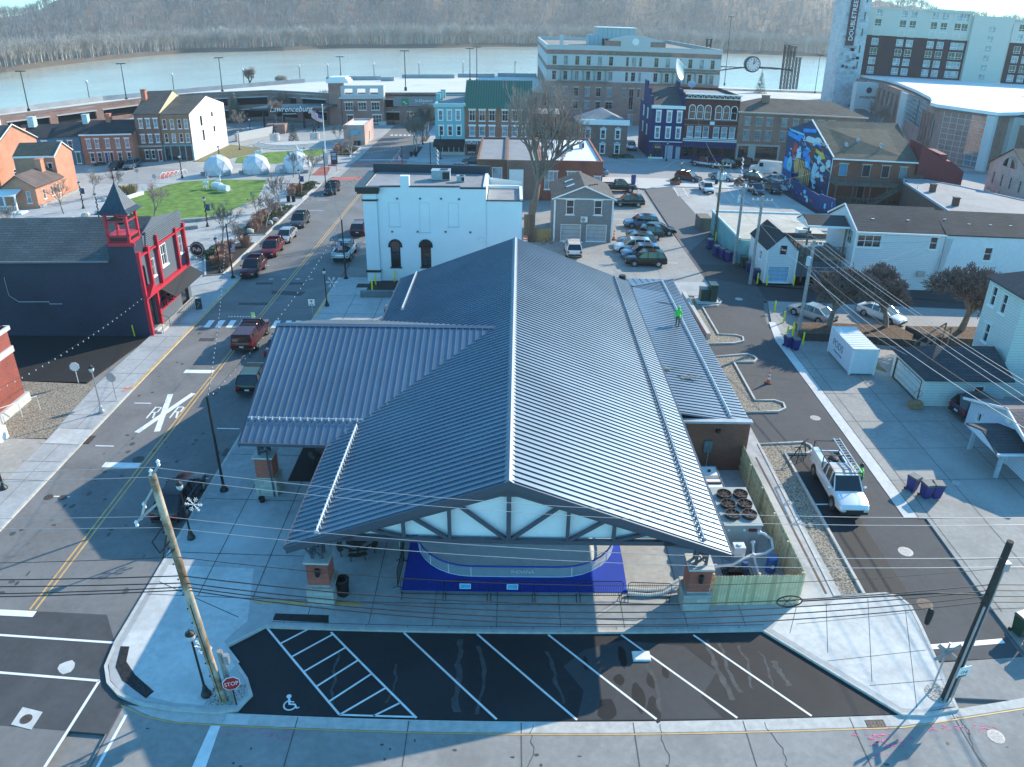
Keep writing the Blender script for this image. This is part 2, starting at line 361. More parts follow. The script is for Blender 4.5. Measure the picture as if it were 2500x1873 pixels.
# tactile mats, dark mats and painted kerb bars
mb=MB();mb.prism([(-17.62,24.7),(-17.2,24.7),(-16.95,23.8),(-16.2,23.05),(-15.0,22.2),(-15.2,21.8),(-16.65,22.7),(-17.3,23.45)],.1,.132);mb.prism([(-11,26.8),(-8.3,26.74),(-8.4,27.25),(-11,27.25)],.1,.132);mb.box(-15.6,-14.3,74.0,75.2,.1,.132)
struct('tactile_strip',mb,mat('dark paving',(.02,.02,.022),.8,kind='gravel',p=(8,),bump=.3))
mb=MB();mb.box(-12.3,-9.55,27.93,28.13,.1,.134);mb.box(-8.35,-7.0,27.98,28.18,.1,.134);struct('yellow_bar',mb,yellow)
sheet('gravel_bed',[(-12.4,21.6),(-12.55,22.45),(-12.0,22.8),(-11.15,22.8),(-10.95,22.3),(-11.3,21.7)],.134,m_gravw,.02)
mb=MB();mb.lathe([(0,.1),(.55,.1),(.55,.135),(0,.136)],(18.9,22.35,0),16);struct('pole_gravel',mb,m_gravw)
sheet('mulch_bed',[(-14.4,73.2),(-14.4,76.2),(-9,76.2),(-9,73.2)],.134,m_mulch,.02)
# drain trench beside the building and the strip of gravel with kerb
ribbon('drain_channel',[(16.15,28.9),(16.15,42)],.12,.05,.13,mat('rusty grate',(.09,.06,.045),.8),kind='structure')
sheet('gravel_strip',[(16.55,28.7),(18.1,28.85),(18.2,42.6),(19.9,42.6),(20.35,43.0),(20.3,43.7),(19.9,44.0),(16.8,43.6)],.04,m_grav)
ribbon('kerb',[(16.55,28.7),(18.15,28.85),(18.3,42.55),(19.9,42.6),(20.4,43.0),(20.4,43.6),(20.0,44.0),(16.8,43.7)],.15,-.05,.16,m_kerb,closed=True,kind='structure')
I2=[(17.0,57.9),(20.2,58.6),(20.6,58.2),(20.7,57.6),(20.3,57.05),(18.55,56.95),(18.4,50.1),(19.9,50.15),(20.45,49.7),(20.35,48.9),(19.7,48.4),(16.8,48.2)]
sheet('gravel_island',I2,.04,m_grav);ribbon('kerb',I2,.15,-.05,.16,m_kerb,closed=True,kind='structure')
I1=[(17.1,73.0),(20.9,72.6),(21.1,71.4),(20.4,70.3),(18.8,69.9),(18.7,62.85),(20.3,62.75),(20.8,62.3),(20.6,61.4),(19.6,60.9),(17.0,60.6)]
sheet('gravel_island',I1,.04,m_grav);ribbon('kerb',I1,.15,-.05,.16,m_kerb,closed=True,kind='structure')
ribbon('kerb_wall',[(17.55,72.9),(17.55,61.9)],.35,0,.55,m_kerb,kind='structure')
# alley
sheet('alley',[(16.5,24.2),(24.2,24.4),(24.2,27.2),(24.5,35.3),(23.5,35.5),(23.8,61.7),(24.2,66.5),(25.6,72.0),(60,70.6),(60,77),(26.6,77.2),(26.7,98),(21.1,88),(21.1,77.4),(16.5,77.4)],.006,m_mid)
sheet('alley_tar',[(18.3,28.9),(20.6,28.9),(20.5,42.4),(18.4,42.4)],.011,m_dark,.01);sheet('alley_patch',[(18.5,50.3),(20.6,50.4),(20.6,56.8),(18.6,56.8)],.011,m_patch,.01);sheet('alley_patch',[(18.9,63.1),(21.2,63.1),(21.2,69.7),(19.0,69.7)],.011,m_patch,.01)
sheet('rear_alley',[(26,72.3),(60,70.9),(60,76.9),(25,77.0),(21.4,79.5),(21.4,84),(26.6,84),(26.3,77.2)],.010,mat('fresh asphalt',(.024,.025,.028),.8,kind='asphalt',p=(1.5,)),.01)
sheet('north_alley',[(21.1,88.0),(26.6,98.0),(26.6,126.8),(21.8,124.0)],.008,mat('grey asphalt',(.115,.115,.117),.9,kind='asphalt',p=(1.2,)))
sheet('parking_yard',[(1.4,77.5),(21.1,77.5),(21.1,123.7),(16,128.6),(1.4,128.6)],.002,m_yard)
sheet('parking_yard_right',[(26.6,101.0),(52,101.0),(52,127.4),(26.6,126.8)],.002,mat('lot concrete',(.36,.355,.34),.85,kind='concrete'))
sheet('footpath',[(8,128.8),(22,124.4),(26.8,126.6),(80,127.4),(80,133.4),(8,133.2)],.10,mat('pale paving',(.50,.49,.46),.8,var=.1),.15)
sheet('back_yard',[(24.5,24.3),(60,22),(60,70.4),(26,71.8),(24.6,66),(24.0,61.7),(23.7,35.6),(24.7,35.3),(24.5,27.2)],.03,m_yard)
sheet('yard_gutter',[(23.35,35.4),(24.2,35.4),(24.4,61),(25.0,66.2),(24.4,66.3),(23.65,61.8)],.036,m_conc2,.02)
mb=MB()
for a,b in (((24.25,35.4),(24.45,61)),((24.9,27.4),(25.3,62)),((28.2,24),(28.6,64)),((32,24),(32.4,47)),((36,24),(36,47))):line(mb,a,b,.05,.038)
for y in (27.6,31.5,35.3,39.4,43.3,47.1,51.5,56):line(mb,(24.2,y),(44,y+.25),.04,.038)
struct('yard_joint',mb,m_joint)
# left side of the street
sheet('pavement',[(-31.5,-20),(-28.75,-20),(-28.75,77.3),(-31.0,79),(-31.0,125),(-75,128),(-75,76),(-34,76),(-31.8,61.1),(-32,51.6),(-31.4,43)],.10,m_conc,.2)
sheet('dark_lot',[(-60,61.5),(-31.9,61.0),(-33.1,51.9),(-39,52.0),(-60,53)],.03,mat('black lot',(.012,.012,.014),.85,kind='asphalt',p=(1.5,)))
sheet('gravel_lot',[(-39,51.9),(-31.9,51.5),(-31.5,43.2),(-36,43.0)],.05,m_grav)
sheet('verge_pavement',[(-60,43),(-31.5,43),(-31.5,-20),(-60,-20)],.09,mat('rough concrete',(.36,.35,.32),.9,kind='concrete'))
sheet('new_pavement_slab',[(-31.4,44.5),(-28.8,44.4),(-28.8,42.4),(-31.3,42.5)],.108,m_conc2,.02)
mb=MB()
for y in (38,40.2,42.4,44.5,46.5,48.6,50.8,53.4,56.0,58.6,61.0,64,67,70,73):line(mb,(-31.6,y),(-28.8,y),.04,.1045)
line(mb,(-30.1,30),(-30.1,61),.03,.1045)
struct('pavement_joint',mb,m_joint)
ribbon('kerb',[(-28.7,-20),(-28.7,77.3),(-31.0,79.2),(-31.0,126)],.16,-.05,.112,m_kerb,kind='structure')
mb=MB();mb.box(-28.80,-28.60,50.6,76.5,.10,.118);mb.box(-17.90-.12,-17.90+.12,65.5,72,.10,.134);struct('yellow_kerb',mb,yellow)
# park
sheet('park_paving',[(-112,129),(-75,128),(-31.2,126),(-29.2,147),(-29,196),(-48,206),(-66,196),(-64,150),(-75,147),(-112,146)],.06,mat('park concrete',(.37,.36,.34),.8,kind='concrete'),.1)
sheet('park_road',[(-120,100),(-70,102),(-62,108),(-62,128),(-60,140.5),(-70,142),(-72,127),(-120,126)],.065,mat('lane asphalt',(.27,.27,.265),.9,kind='asphalt',p=(1.2,)),.1)
LAWN=[(-60.4,117.5),(-57.3,125.8),(-55.4,128.4),(-50,129.4),(-41.3,129.0),(-39.8,122),(-38.0,112),(-39.0,104.8),(-42.0,102.2),(-48.7,101.6),(-53.8,104.2),(-58.6,110)]
sheet('lawn',LAWN,.16,m_lawn,.15)
sheet('lawn',[(-53.9,151.4),(-52.4,145.6),(-43.7,144.4),(-37.6,152.8),(-37.2,156),(-39.0,160.7),(-49.6,157.0)],.10,m_lawn,.1)
sheet('lawn',[(-62,86),(-54,88),(-52.5,99.5),(-58,104)],.13,m_lawn,.1)
sheet('lawn',[(-80,88),(-73,92),(-66.8,103),(-80,98)],.13,m_lawn,.1)
sheet('dry_lawn',[(-61.5,147.5),(-56.5,147.5),(-50.8,158),(-53,163),(-60.9,168)],.10,m_dry,.1)
sheet('path',[(-54.2,82),(-49.5,82),(-46,100.5),(-52.4,101.5)],.125,m_kerb,.1)
sheet('park_lane',[(-49.4,84),(-41,84),(-34.5,96),(-36.8,122),(-40.5,128),(-38.8,114),(-38.2,104),(-41.4,100.6),(-46.2,99.8)],.125,mat('lane paving',(.40,.39,.37),.85,kind='concrete'),.05)
for k,P in enumerate(([(-31.0,78.2),(-32.8,77.7),(-36.3,86.8),(-33.4,90.4),(-31.1,90.4)],[(-34.9,95.0),(-34.2,93.8),(-31.0,94.1),(-31.2,109.5),(-32.2,110.5),(-35.4,103.3)],[(-33.2,114.8),(-31.4,114.4),(-31.3,123.3),(-33.0,128.0),(-35.9,121.1)],[(-34.3,152.1),(-31.4,151.2),(-31.1,161.3),(-32.8,163.7),(-36.6,164.3)])):
    sheet('planting_bed',P,.15,m_mulch,.1);ribbon('kerb',P,.2,.02,.22,m_kerb,closed=True,kind='structure')
sheet('tree_bed',rect(-19.6,-18.3,152.7,163.1),.13,m_mulch,.1);sheet('tree_bed',rect(-19.5,-18.3,170,179),.13,m_mulch,.1)
sheet('corner_pavement_right',[(-19.5,146),(-15,144.9),(-6,141.8),(24,151),(24,153.5),(-14.6,153.5),(-17,200),(-19,200),(-19.4,152)],.10,m_conc,.15)
sheet('shop_pavement',rect(24,92,150.8,153.6),.10,m_conc,.15)
sheet('square_paving',[(-14,155),(120,155),(120,262),(60,285),(-14,262)],-.02,mat('square concrete',(.36,.355,.34),.85,kind='concrete'),.1)
sheet('brick_crossing',[(-30.3,143.6),(-19.6,146.6),(-19.6,143.9),(-30.3,141.4)],.008,m_brickp,.02)
sheet('brick_crossing',[(-29.9,131.4),(-18.2,131.4),(-18.2,128.8),(-30.6,128.8)],.008,m_brickp,.02)
sheet('brick_paving',[(-34.5,132.7),(-31.7,132.6),(-32.7,140.3),(-34.6,141.2)],.068,m_brickp,.02)
sheet('brick_paving',[(-62.4,132.9),(-60.4,131.2),(-59.9,137.1),(-62.4,139.6)],.072,m_brickp,.02)
sheet('brick_crossing',[(-18.0,142.4),(-15.4,141.3),(-15.2,136.0),(-17.9,136.0)],.0,m_brickp,.02)
# ---------------- painted markings ----------------
mb=MB();z=.0105
for x in (-23.38,-23.08):mb.box(x-.045,x+.045,26.9,128.5,0,z)
struct('centre_line',mb,yellow)
mb=MB()
for i in range(7):
    x=-27.7+i*1.05*1.0;mb.prism([(x,63.35),(x+.55,63.35),(x+.45,65.1),(x-.1,65.1)],0,z)
for i in range(3):mb.prism([(-20.3+i*.9,63.4),(-19.8+i*.9,63.4),(-19.9+i*.9,65.1),(-20.4+i*.9,65.1)],0,z)
for i in range(11):x=-26.3+i*.28;mb.prism([(x,66.15),(x+.2,66.15),(x+.1,65.85)],0,z)
for i in range(7):mb.box(-27.6+i*1.0,-27.0+i*1.0,179.5,181,0,z)
struct('zebra_crossing',mb,paint)
mb=MB()
for y,x0,x1 in ((48.6,-27.6,-26.3),(42.45,-27.6,-26.3),(36.5,-27.5,-26.3),(45.1,-20,-18.4),(38.9,-20,-18.4),(81.7,-29.2,-26.9),(88.5,-29,-27.2),(95,-28.9,-27.2),(101,-28.9,-27.2),(107.5,-28.9,-26.6),(114,-28.9,-27.2),(88.5,-20,-18.4),(95,-20,-18.4),(101.6,-20,-18.4)):mb.box(x0,x1,y-.05,y+.05,0,z)
for a,b in (((-25.9,40.15),(-23.4,40.15)),((-25.85,54.1),(-23.4,54.1))):mb.box(a[0],b[0],a[1]-.3,a[1]+.3,0,z)
line(mb,(-25.5,44.3),(-23.65,50.3),.42,z);line(mb,(-24.1,44.5),(-25.4,50.1),.42,z+.0007)
mb.box(-60,-22.95,26.4,26.8,0,.0165)          # stop bar
for a,b in (((-60,25.9),(-18.15,25.0)),((-60,24.2),(-17.75,22.72)),((-17.75,22.72),(-17.95,17)),((-15.75,21.0),(-15.85,17))):line(mb,a,b,.13,.0165)
mb.prism([(-12.0,20.7),(-11.6,20.7),(-11.5,17.0),(-12.15,17.0)],0,.0145);mb.box(-28.9,-19.6,147.8,148.2,0,z)
struct('street_marking',mb,paint)
g_road=thing('painted_letter','white letter R left of the crossing X painted on the street','road letter',(-25.45,47.2,.008))
def letterR(par):
    mb=MB()
    mb.box(-.28,-.16,-.85,.85,0,.004);mb.box(-.16,.18,.73,.85,0,.004);mb.box(-.16,.18,-.02,.10,0,.004);mb.box(.16,.28,.05,.78,0,.004)
    mb.prism([(-.02,-.02),(.14,-.02),(.32,-.85),(.18,-.85)],0,.004);return obj('letter',mb,paint,par,world=False)
letterR(g_road);dup(g_road,(-23.75,47.3,.008),label='white letter R right of the crossing X painted on the street')
mb=MB();z=.0185
TOP=[(-11.2,26.4),(-8.1,26.25),(-4.7,26.35),(-1.3,26.35),(2.0,26.35),(5.4,26.35),(8.8,26.3)]
BOT=[(-6.8,21.5),(-3.6,21.45),(-.3,21.45),(3.0,21.45),(6.3,21.45),(9.7,21.45),(12.9,21.45)]
for a,b in zip(TOP,BOT):line(mb,a,b,.10,z)
for a,b in (((-10.3,25.4),(-9.2,26.4)),((-9.6,24.6),(-8.0,26.1)),((-8.85,23.75),(-7.2,25.35)),((-8.1,22.95),(-6.5,24.6)),((-7.4,22.15),(-5.8,23.8)),((-6.8,21.5),(-5.1,23.0)),((-5.4,21.48),(-4.4,22.2)),((-6.8,21.5),(-3.6,21.5))):line(mb,a,b,.09,z+.0006)
mb.box(18.3,19.9,36.8,36.92,0,.0135);mb.prism([(20.05,25.05),(23.85,25.3),(23.85,25.6),(20.05,25.35)],0,.0125)
for k in range(5):line(mb,(26.9+.1*k,120+k*1.3),(27.8,120+k*1.3),.08,.008)
for a,b in (((26.4,119.6),(26.9,126.2)),((27.9,119.6),(28.4,126.2)),((31.5,119.5),(32.2,126.5)),((35.4,119.5),(36.1,126.5)),((39.3,119.5),(40,126.5)),((30,135),(32.5,138.5)),((20,135.5),(17.5,138.5)),((24,145),(20.5,150.4)),((29,145),(31.5,150.4)),((44,144),(47,150)),((50,144),(53,150)),((14.2,98),(19.2,98)),((14.2,101),(19.2,101)),((14.2,104),(19.2,104)),((13,107.6),(19.4,107.6)),((13,84.2),(19.2,84.2))):line(mb,a,b,.1,.0085)
struct('bay_line',mb,paint)
# wheelchair symbol
mb=MB();cx,cy_=-8.98,21.95
mb.lathe([(0,.0135),(.11,.0135),(.11,z),(0,z)],(cx-.16,cy_+.42,0),10)
line(mb,(cx-.13,cy_+.32),(cx-.03,cy_-.02),.09,z);line(mb,(cx-.1,cy_+.16),(cx+.14,cy_+.12),.06,z+.0004);line(mb,(cx-.05,cy_),(cx+.2,cy_),.08,z+.0008);line(mb,(cx+.19,cy_+.02),(cx+.32,cy_-.2),.07,z+.0012);line(mb,(cx+.3,cy_-.2),(cx+.42,cy_-.14),.06,z+.0016)
for k in range(12):
    a=radians(100+k*21);b=radians(100+(k+1)*21);line(mb,(cx+.26*cos(a),cy_-.05+.26*sin(a)),(cx+.26*cos(b),cy_-.05+.26*sin(b)),.07,z+.002)
struct('wheelchair_symbol',mb,paint)
# stains: streaks of water on the lot, dark patches in the street
mb=MB()
for P in ([(-26.5,69.8),(-23.4,69.8),(-23.3,69.1),(-26.3,69.1)],[(-24.2,73.3),(-20.5,73.0),(-20.8,71.7),(-23.9,72.3)],[(-26.6,75.9),(-24.8,75.9),(-24.6,75.2),(-26.4,75.2)],[(-22.9,75.9),(-21.5,75.9),(-21.4,75.2),(-22.9,75.2)],[(-27.1,60.9),(-25.7,60.9),(-25.6,60.2),(-27.0,60.2)]):mb.prism(P,-.01,.0075)
struct('road_patch',mb,m_patch)
mb=MB()
for x,y,L_,w in ((-2.0,26.0,4.2,.16),(-1.2,25.6,3.9,.10),(1.9,25.3,3.0,.10),(6.2,25.6,3.8,.12),(9.4,26.0,3.6,.16),(9.9,25.8,3.0,.10),(10.8,25.6,2.6,.07),(11.6,25.2,2.2,.06),(-7.5,25.0,3.0,.08),(-4.8,24.4,2.2,.06),(12.2,24.6,1.5,.15)):
    pts=[];xx=x
    for k in range(12):pts.append((xx,y-L_*k/11));xx += random.uniform(-.09,.13)
    for k in range(11):
        w0=w*random.uniform(.6,1.3);a,b=pts[k],pts[k+1];mb.quad((a[0]-w0,a[1],.0150+.0001*k),(a[0]+w0*.6,a[1],.0150+.0001*k),(b[0]+w0*.6,b[1],.0150+.0001*k),(b[0]-w0,b[1],.0150+.0001*k))
struct('dried_runoff',mb,mat('dried runoff',(.055,.06,.066),.8,var=.35,scale=3))
def blot(x,y,rx,ry,z,n=12):
    return [(x+rx*random.uniform(.75,1.15)*cos(2*pi*i/n),y+ry*random.uniform(.8,1.15)*sin(2*pi*i/n)) for i in range(n)]
mb=MB()
mb.prism([(3.0,21.45),(3.4,23.0),(2.6,24.4),(3.6,25.4),(5.4,26.0),(8.2,25.6),(9.4,24.0),(8.4,22.6),(9.1,21.45)],.01,.0140)
struct('dry_patch',mb,mat('dry asphalt',(.045,.047,.052),.85,kind='asphalt',p=(1.3,)))
mb=MB()
for x,y,rx,ry in ((4.3,22.0,.45,.62),(3.6,24.6,.12,.5),(5.7,22.6,.28,.8),(6.4,23.6,.22,.5),(5.3,25.0,.2,.7),(5.0,23.6,.25,.35),(6.3,22.0,.3,.7),(7.1,24.0,.16,.4)):mb.prism(blot(x,y,rx,ry,0),.012,.0146)
struct('wet_patch',mb,mat('wet asphalt',(.012,.013,.015),.5,spec=.4))
mb=MB()
for i in range(60):mb.prism(blot(random.uniform(-28,-18.5),random.choice((random.uniform(30,62),random.uniform(28,45))),random.uniform(.04,.2),random.uniform(.05,.25),0,7),0,.0078)
for i in range(40):mb.prism(blot(random.uniform(-15,24),random.uniform(17.3,20.4),random.uniform(.04,.12),random.uniform(.03,.1),0,7),0,.0100)
struct('oil_stain',mb,mat('oil stain',(.07,.068,.066),.7,var=.3))
mb=MB();rp=random.Random(3)
for i in range(26):
    x,y=-11.5+i*.13+rp.uniform(-.05,.05),20.35+rp.uniform(-.12,.12);line(mb,(x,y),(x+rp.uniform(-.12,.12),y+rp.uniform(-.22,.22)),.03,.0162+i*.0001)
for i in range(40):
    x,y=15.4+rp.gauss(0,.5),20.1+rp.gauss(0,.35);line(mb,(x,y),(x+rp.uniform(-.25,.25),y+rp.uniform(-.12,.12)),.04,.0162+i*.0001)
for i in range(30):
    x,y=17.5+rp.uniform(0,3.2),20.55+rp.uniform(-.15,.2);line(mb,(x,y),(x+rp.uniform(-.2,.2),y+rp.uniform(-.12,.12)),.035,.0162+i*.0001)
struct('survey_paint_mark',mb,mat('pink marking paint',(.75,.12,.28),.7))
mb=MB();line(mb,(-29.3,50.2),(-28.95,51.1),.12,.1185);line(mb,(-29.45,50.9),(-28.95,50.7),.1,.1195);struct('survey_paint_mark',mb,mat('orange marking paint',(.85,.16,.06),.7))
# covers
mh=mat('cast iron cover',(.10,.08,.07),.7,.3,var=.4,scale=14);mhw=mat('pale cover',(.38,.36,.34),.6,var=.3,scale=14)
def cover(x,y,z,r,m,label,group=None):
    mb=MB();mb.lathe([(0,0),(r,0),(r,.008),(r*.86,.012),(0,.012)],(0,0,0),18)
    for i in range(-3,4):
        for j in range(-3,4):
            if i*i+j*j < 10:mb.box(i*r*.24-r*.06,i*r*.24+r*.06,j*r*.24-r*.06,j*r*.24+r*.06,.008,.018)
    tag(obj('manhole_cover',mb,m,loc=(x,y,z),world=False),label,'manhole cover',group)
cover(22.0,32.3,.006,.42,mhw,'pale round cover in the alley right of the white pickup front')
cover(21.1,28.1,.006,.42,mh,'round cover in the alley close to the kerb corner')
cover(20.4,20.1,.006,.36,mhw,'perforated round cover in the front street near the bottom right corner')
cover(22.2,47.6,.006,.38,mhw,'round cover in the alley beside the traffic cone')
cover(-23.85,40.9,0,.4,mh,'brown round cover on the yellow centre line')
cover(28.6,39.0,.032,.3,mhw,'small round cover in the concrete yard beyond the blue bins')
cover(23.2,72.5,.006,.4,mhw,'round cover at the alley junction beside the green cabinet')
cover(-27.6,36.4,.0,.3,mh,'left of two covers by the left parking tick');cover(-26.7,36.4,.0,.3,mh,'right of two covers by the left parking tick')
for k,x in enumerate((-25.3,-23.9,-22.4,-21.0)):cover(x,77.0,0,.26,mhw,'small pale cover in the row across the street behind the maroon car','row of small covers across the street')
def drain(x,y,z,lab,w=.8,d=.35,rz=0):
    t=thing('storm_drain',lab,'storm drain',(x,y,z),rz)
    mb=MB();mb.box(-w/2,w/2,-d/2,d/2,-.1,.006);obj('drain_pit',mb,black,t,world=False)
    mb=MB()
    for k in range(6):mb.box(-w/2+.02+k*w/5.3,-w/2+.05+k*w/5.3+.02,-d/2,d/2,.004,.014)
    for k in range(3):mb.box(-w/2,w/2,-d/2+k*d/2-.02,-d/2+k*d/2+.02,.004,.013)
    obj('grate',mb,mh,t,world=False)
drain(15.5,20.95,.012,'slotted grate in the gutter at the bottom right');drain(-28.45,43.2,.02,'dark storm drain in the left kerb beside the new slab',.5,1.0);drain(-18.3,42.0,.0,'dark storm drain in the right kerb below the left wing roof',.4,.9)
sheet('utility_patch',[(-20.4,21.1),(-19.4,20.9),(-19.4,20.0),(-20.4,20.2)],.019,m_conc2,.01);cover(-19.9,20.5,.02,.25,mh,'brown round cover in the white square bottom left')
sheet('utility_patch',blot(-19.65,23.4,.42,.38,0,9),.016,m_conc2,.01)
sheet('kerb_ramp',[(-.4,21.33),(1.3,21.33),(1.3,20.84),(-.4,20.84)],.0125,m_conc2,.01);sheet('kerb_ramp',[(-11.5,21.3),(-10.5,21.3),(-10.5,20.8),(-11.5,20.8)],.0125,m_conc2,.01);sheet('kerb_ramp',[(17.0,21.25),(18.9,21.4),(18.9,20.98),(17.0,20.86)],.0125,m_conc2,.01)
# ======================= THE PAVILION =======================
m_roof=mat('standing seam metal',(.18,.24,.30),.50,.88,var=.10,scale=.22)
m_trim=mat('slate trim metal',(.075,.09,.12),.5,.2,var=.05)
m_panel=mat('white gable panel',(.80,.82,.83),.6,var=.03)
m_pbrick=mat('red pier brick',(.30,.075,.05),.85,kind='brick',p=(.36,.24,.20))
m_stone=mat('limestone block',(.42,.41,.38),.85,kind='blocks')
m_cap=mat('cut stone cap',(.50,.50,.48),.75,var=.06)
m_abrick=mat('dark brown brick',(.15,.062,.042),.85,kind='brick',p=(.20,.13,.10))
PV=thing('pavilion','open market pavilion with long grey standing seam metal roof and white trussed gable','pavilion',(.1,27.14,0),-.0097)
def pv(name,mb,m,parent=None,**k):return obj(name,mb,m,parent or PV,world=False,**k)
ZR,ZE,HW,LEN,SL=8.0,4.2,10.05,37.6,.378
WZ,WY,WS=7.57,18.2,.366
def zm(x):return ZR-SL*abs(x)
def zw(y):return WZ-WS*abs(y-WY)
def vx(y):   # x of the valley at y
    return -(ZR-zw(y))/SL
def rib(mb,a,b,w=.045,h=.06,up=.02):
    a,b=Vector(a),Vector(b);mb.beam(a+Vector((0,0,up)),b+Vector((0,0,up)),w,h)
mb=MB();mb.slab([(.0,0,ZR),(HW,0,ZE),(HW,LEN,ZE),(0,LEN,ZR)],.14)
P=.41
k=0.12
while k < LEN:
    rib(mb,(.12,k,ZR-.03),(HW-.02,k,ZE+.01));k += P
pv('roof_slope',mb,m_roof,label='right roof slope shining in the sun')
mb=MB();mb.slab([(0,0,ZR),(0,LEN,ZR),(-HW,LEN,ZE),(-HW,0,ZE)],.14)
k=.12
while k < LEN:
    y=k;xe=-HW+.02
    if 9.0 < y < 27.4:xe=min(-.2,vx(y)-.02)
    if xe < -.3:rib(mb,(-.12,y,ZR-.03),(xe,y,zm(xe)+.012))
    k += P
pv('roof_slope',mb,m_roof,label='left roof slope in blue shade')
xr=-(ZR-WZ)/SL;X0=-15.15
for sgn in (-1,1):
    yv=WY+sgn*(WZ-ZE)/WS
    mb=MB();q=[(X0,WY,WZ),(X0,yv,ZE),(-HW,yv,ZE),(xr,WY,WZ)]
    mb.slab(q if sgn < 0 else q[::-1],.14)
    x=X0+.1
    while x < xr-.1:
        d=(WZ-ZE)/WS if x < -HW else (WZ-zm(x))/WS
        rib(mb,(x,WY+sgn*.1,WZ-.02),(x,WY+sgn*(d-.03),WZ-WS*d+.02));x += P
    pv('wing_roof',mb,m_roof,label='near slope of the left wing roof' if sgn < 0 else 'far slope of the left wing roof')
mb=MB()
mb.loft([[(-.22,y,ZR-.07),(0,y,ZR+.10),(.22,y,ZR-.07),(0,y,ZR-.02)] for y in (-.05,LEN+.05)])
mb.loft([[(x,WY-.2,WZ-.02),(x,WY,WZ+.10),(x,WY+.2,WZ-.02),(x,WY,WZ-.03)] for x in (X0-.04,xr+.25)])
pv('ridge_cap',mb,mat('ridge flashing',(.19,.22,.27),.5,.5,var=.03),recalc=True)
mb=MB()  # fascia and gutters
for s in (-1,1):
    for y in (0,LEN):
        d=-.05 if y == 0 else .05
        mb.slab([(0,y,ZR+.02),(s*HW,y,ZE+.02),(s*HW,y,ZE-.36),(0,y,ZR-.36)],.06,(0,d/abs(d),0))
mb.box(HW,HW+.1,0,LEN,ZE-.16,ZE+.02);mb.box(-HW-.1,-HW,0,8.98,ZE-.16,ZE+.02);mb.box(-HW-.1,-HW,27.42,LEN,ZE-.16,ZE+.02)
for sgn in (-1,1):
    yv=WY+sgn*(WZ-ZE)/WS;mb.box(X0-.06,-HW-.1,yv-(.1 if sgn < 0 else 0),yv+(0 if sgn < 0 else .1),ZE-.16,ZE+.02)
    mb.slab([(X0,WY,WZ+.02),(X0,yv,ZE+.02),(X0,yv,ZE-.3),(X0,WY,WZ-.3)],.06,(-1,0,0))
pv('fascia',mb,m_trim,recalc=True)
mb=MB()  # soffit ceiling, dark
for s in (-1,1):mb.slab([(0,.05,ZR-.38),(s*(HW-.05),.05,ZE-.33),(s*(HW-.05),LEN-.05,ZE-.33),(0,LEN-.05,ZR-.38)],.04)
pv('soffit',mb,mat('timber soffit',(.30,.29,.27),.8),recalc=True)
mb=MB();mb.slab([(-7.3,.62,4.62),(7.3,.62,4.62),(7.3,.62,4.95),(0,.62,7.62),(-7.3,.62,4.95)],.08,(0,1,0))
pv('gable_panel',mb,m_panel,recalc=True)
mb=MB();y=.40
mb.beam((-7.45,y,4.56),(7.45,y,4.56),.2,.22)
for s in (-1,1):
    mb.beam((s*.02,y,7.35),(s*9.5,y,ZR-.378*9.5-.38),.2,.4)
    mb.slab([(s*6.95,y-.1,4.45),(s*9.3,y-.1,4.45-.35),(s*9.6,y-.1,4.3),(s*6.95,y-.1,5.25)],.2,(0,1,0))
    for a,b in (((s*2.62,6.3),(s*2.62,4.6)),((s*4.68,5.7),(s*4.68,4.6)),((s*.12,4.66),(s*2.3,6.55)),((s*2.72,4.66),(s*4.3,5.78)),((s*4.78,4.66),(s*6.4,5.12))):mb.beam((a[0],y,a[1]),(b[0],y,b[1]),.16,.15)
mb.beam((0,y-.004,7.4),(0,y-.004,4.6),.2,.2);mb.slab([(-1.1,y-.08,7.0),(1.1,y-.08,7.0),(0,y-.08,7.5)],.1,(0,1,0))
pv('truss',mb,m_trim,recalc=True)
def guard(x,y0,y1,mm,xax=False):
    mb=MB();z=lambda xx:zm(xx)
    if not xax:
        zz=zm(x);mb.tube([(x,y0,zz+.16),(x,y1,zz+.16)],.03);mb.tube([(x+.0,y0,zz+.24),(x,y1,zz+.24)],.022)
        k=y0
        while k < y1:mb.box(x-.10,x+.10,k-.03,k+.03,zz+.02,zz+.2);k += .41
    return pv('snow_guard',mb,mm)
mg=mat('bright guard metal',(.72,.74,.75),.4,.3)
guard(-8.6,.3,10.0,mg);guard(-8.6,28.3,37.3,mg);guard(8.75,.3,37.3,mat('dull guard metal',(.30,.36,.42),.5,.4))
mb=MB();zz=zw(10.6);mb.tube([(X0+.1,10.6,zz+.16),(-8.35,10.6,zz+.16)],.025)
x=X0+.3
while x < -8.4:mb.box(x-.02,x+.02,10.55,10.75,zz+.02,zz+.15);x += P
pv('snow_guard',mb,mg)
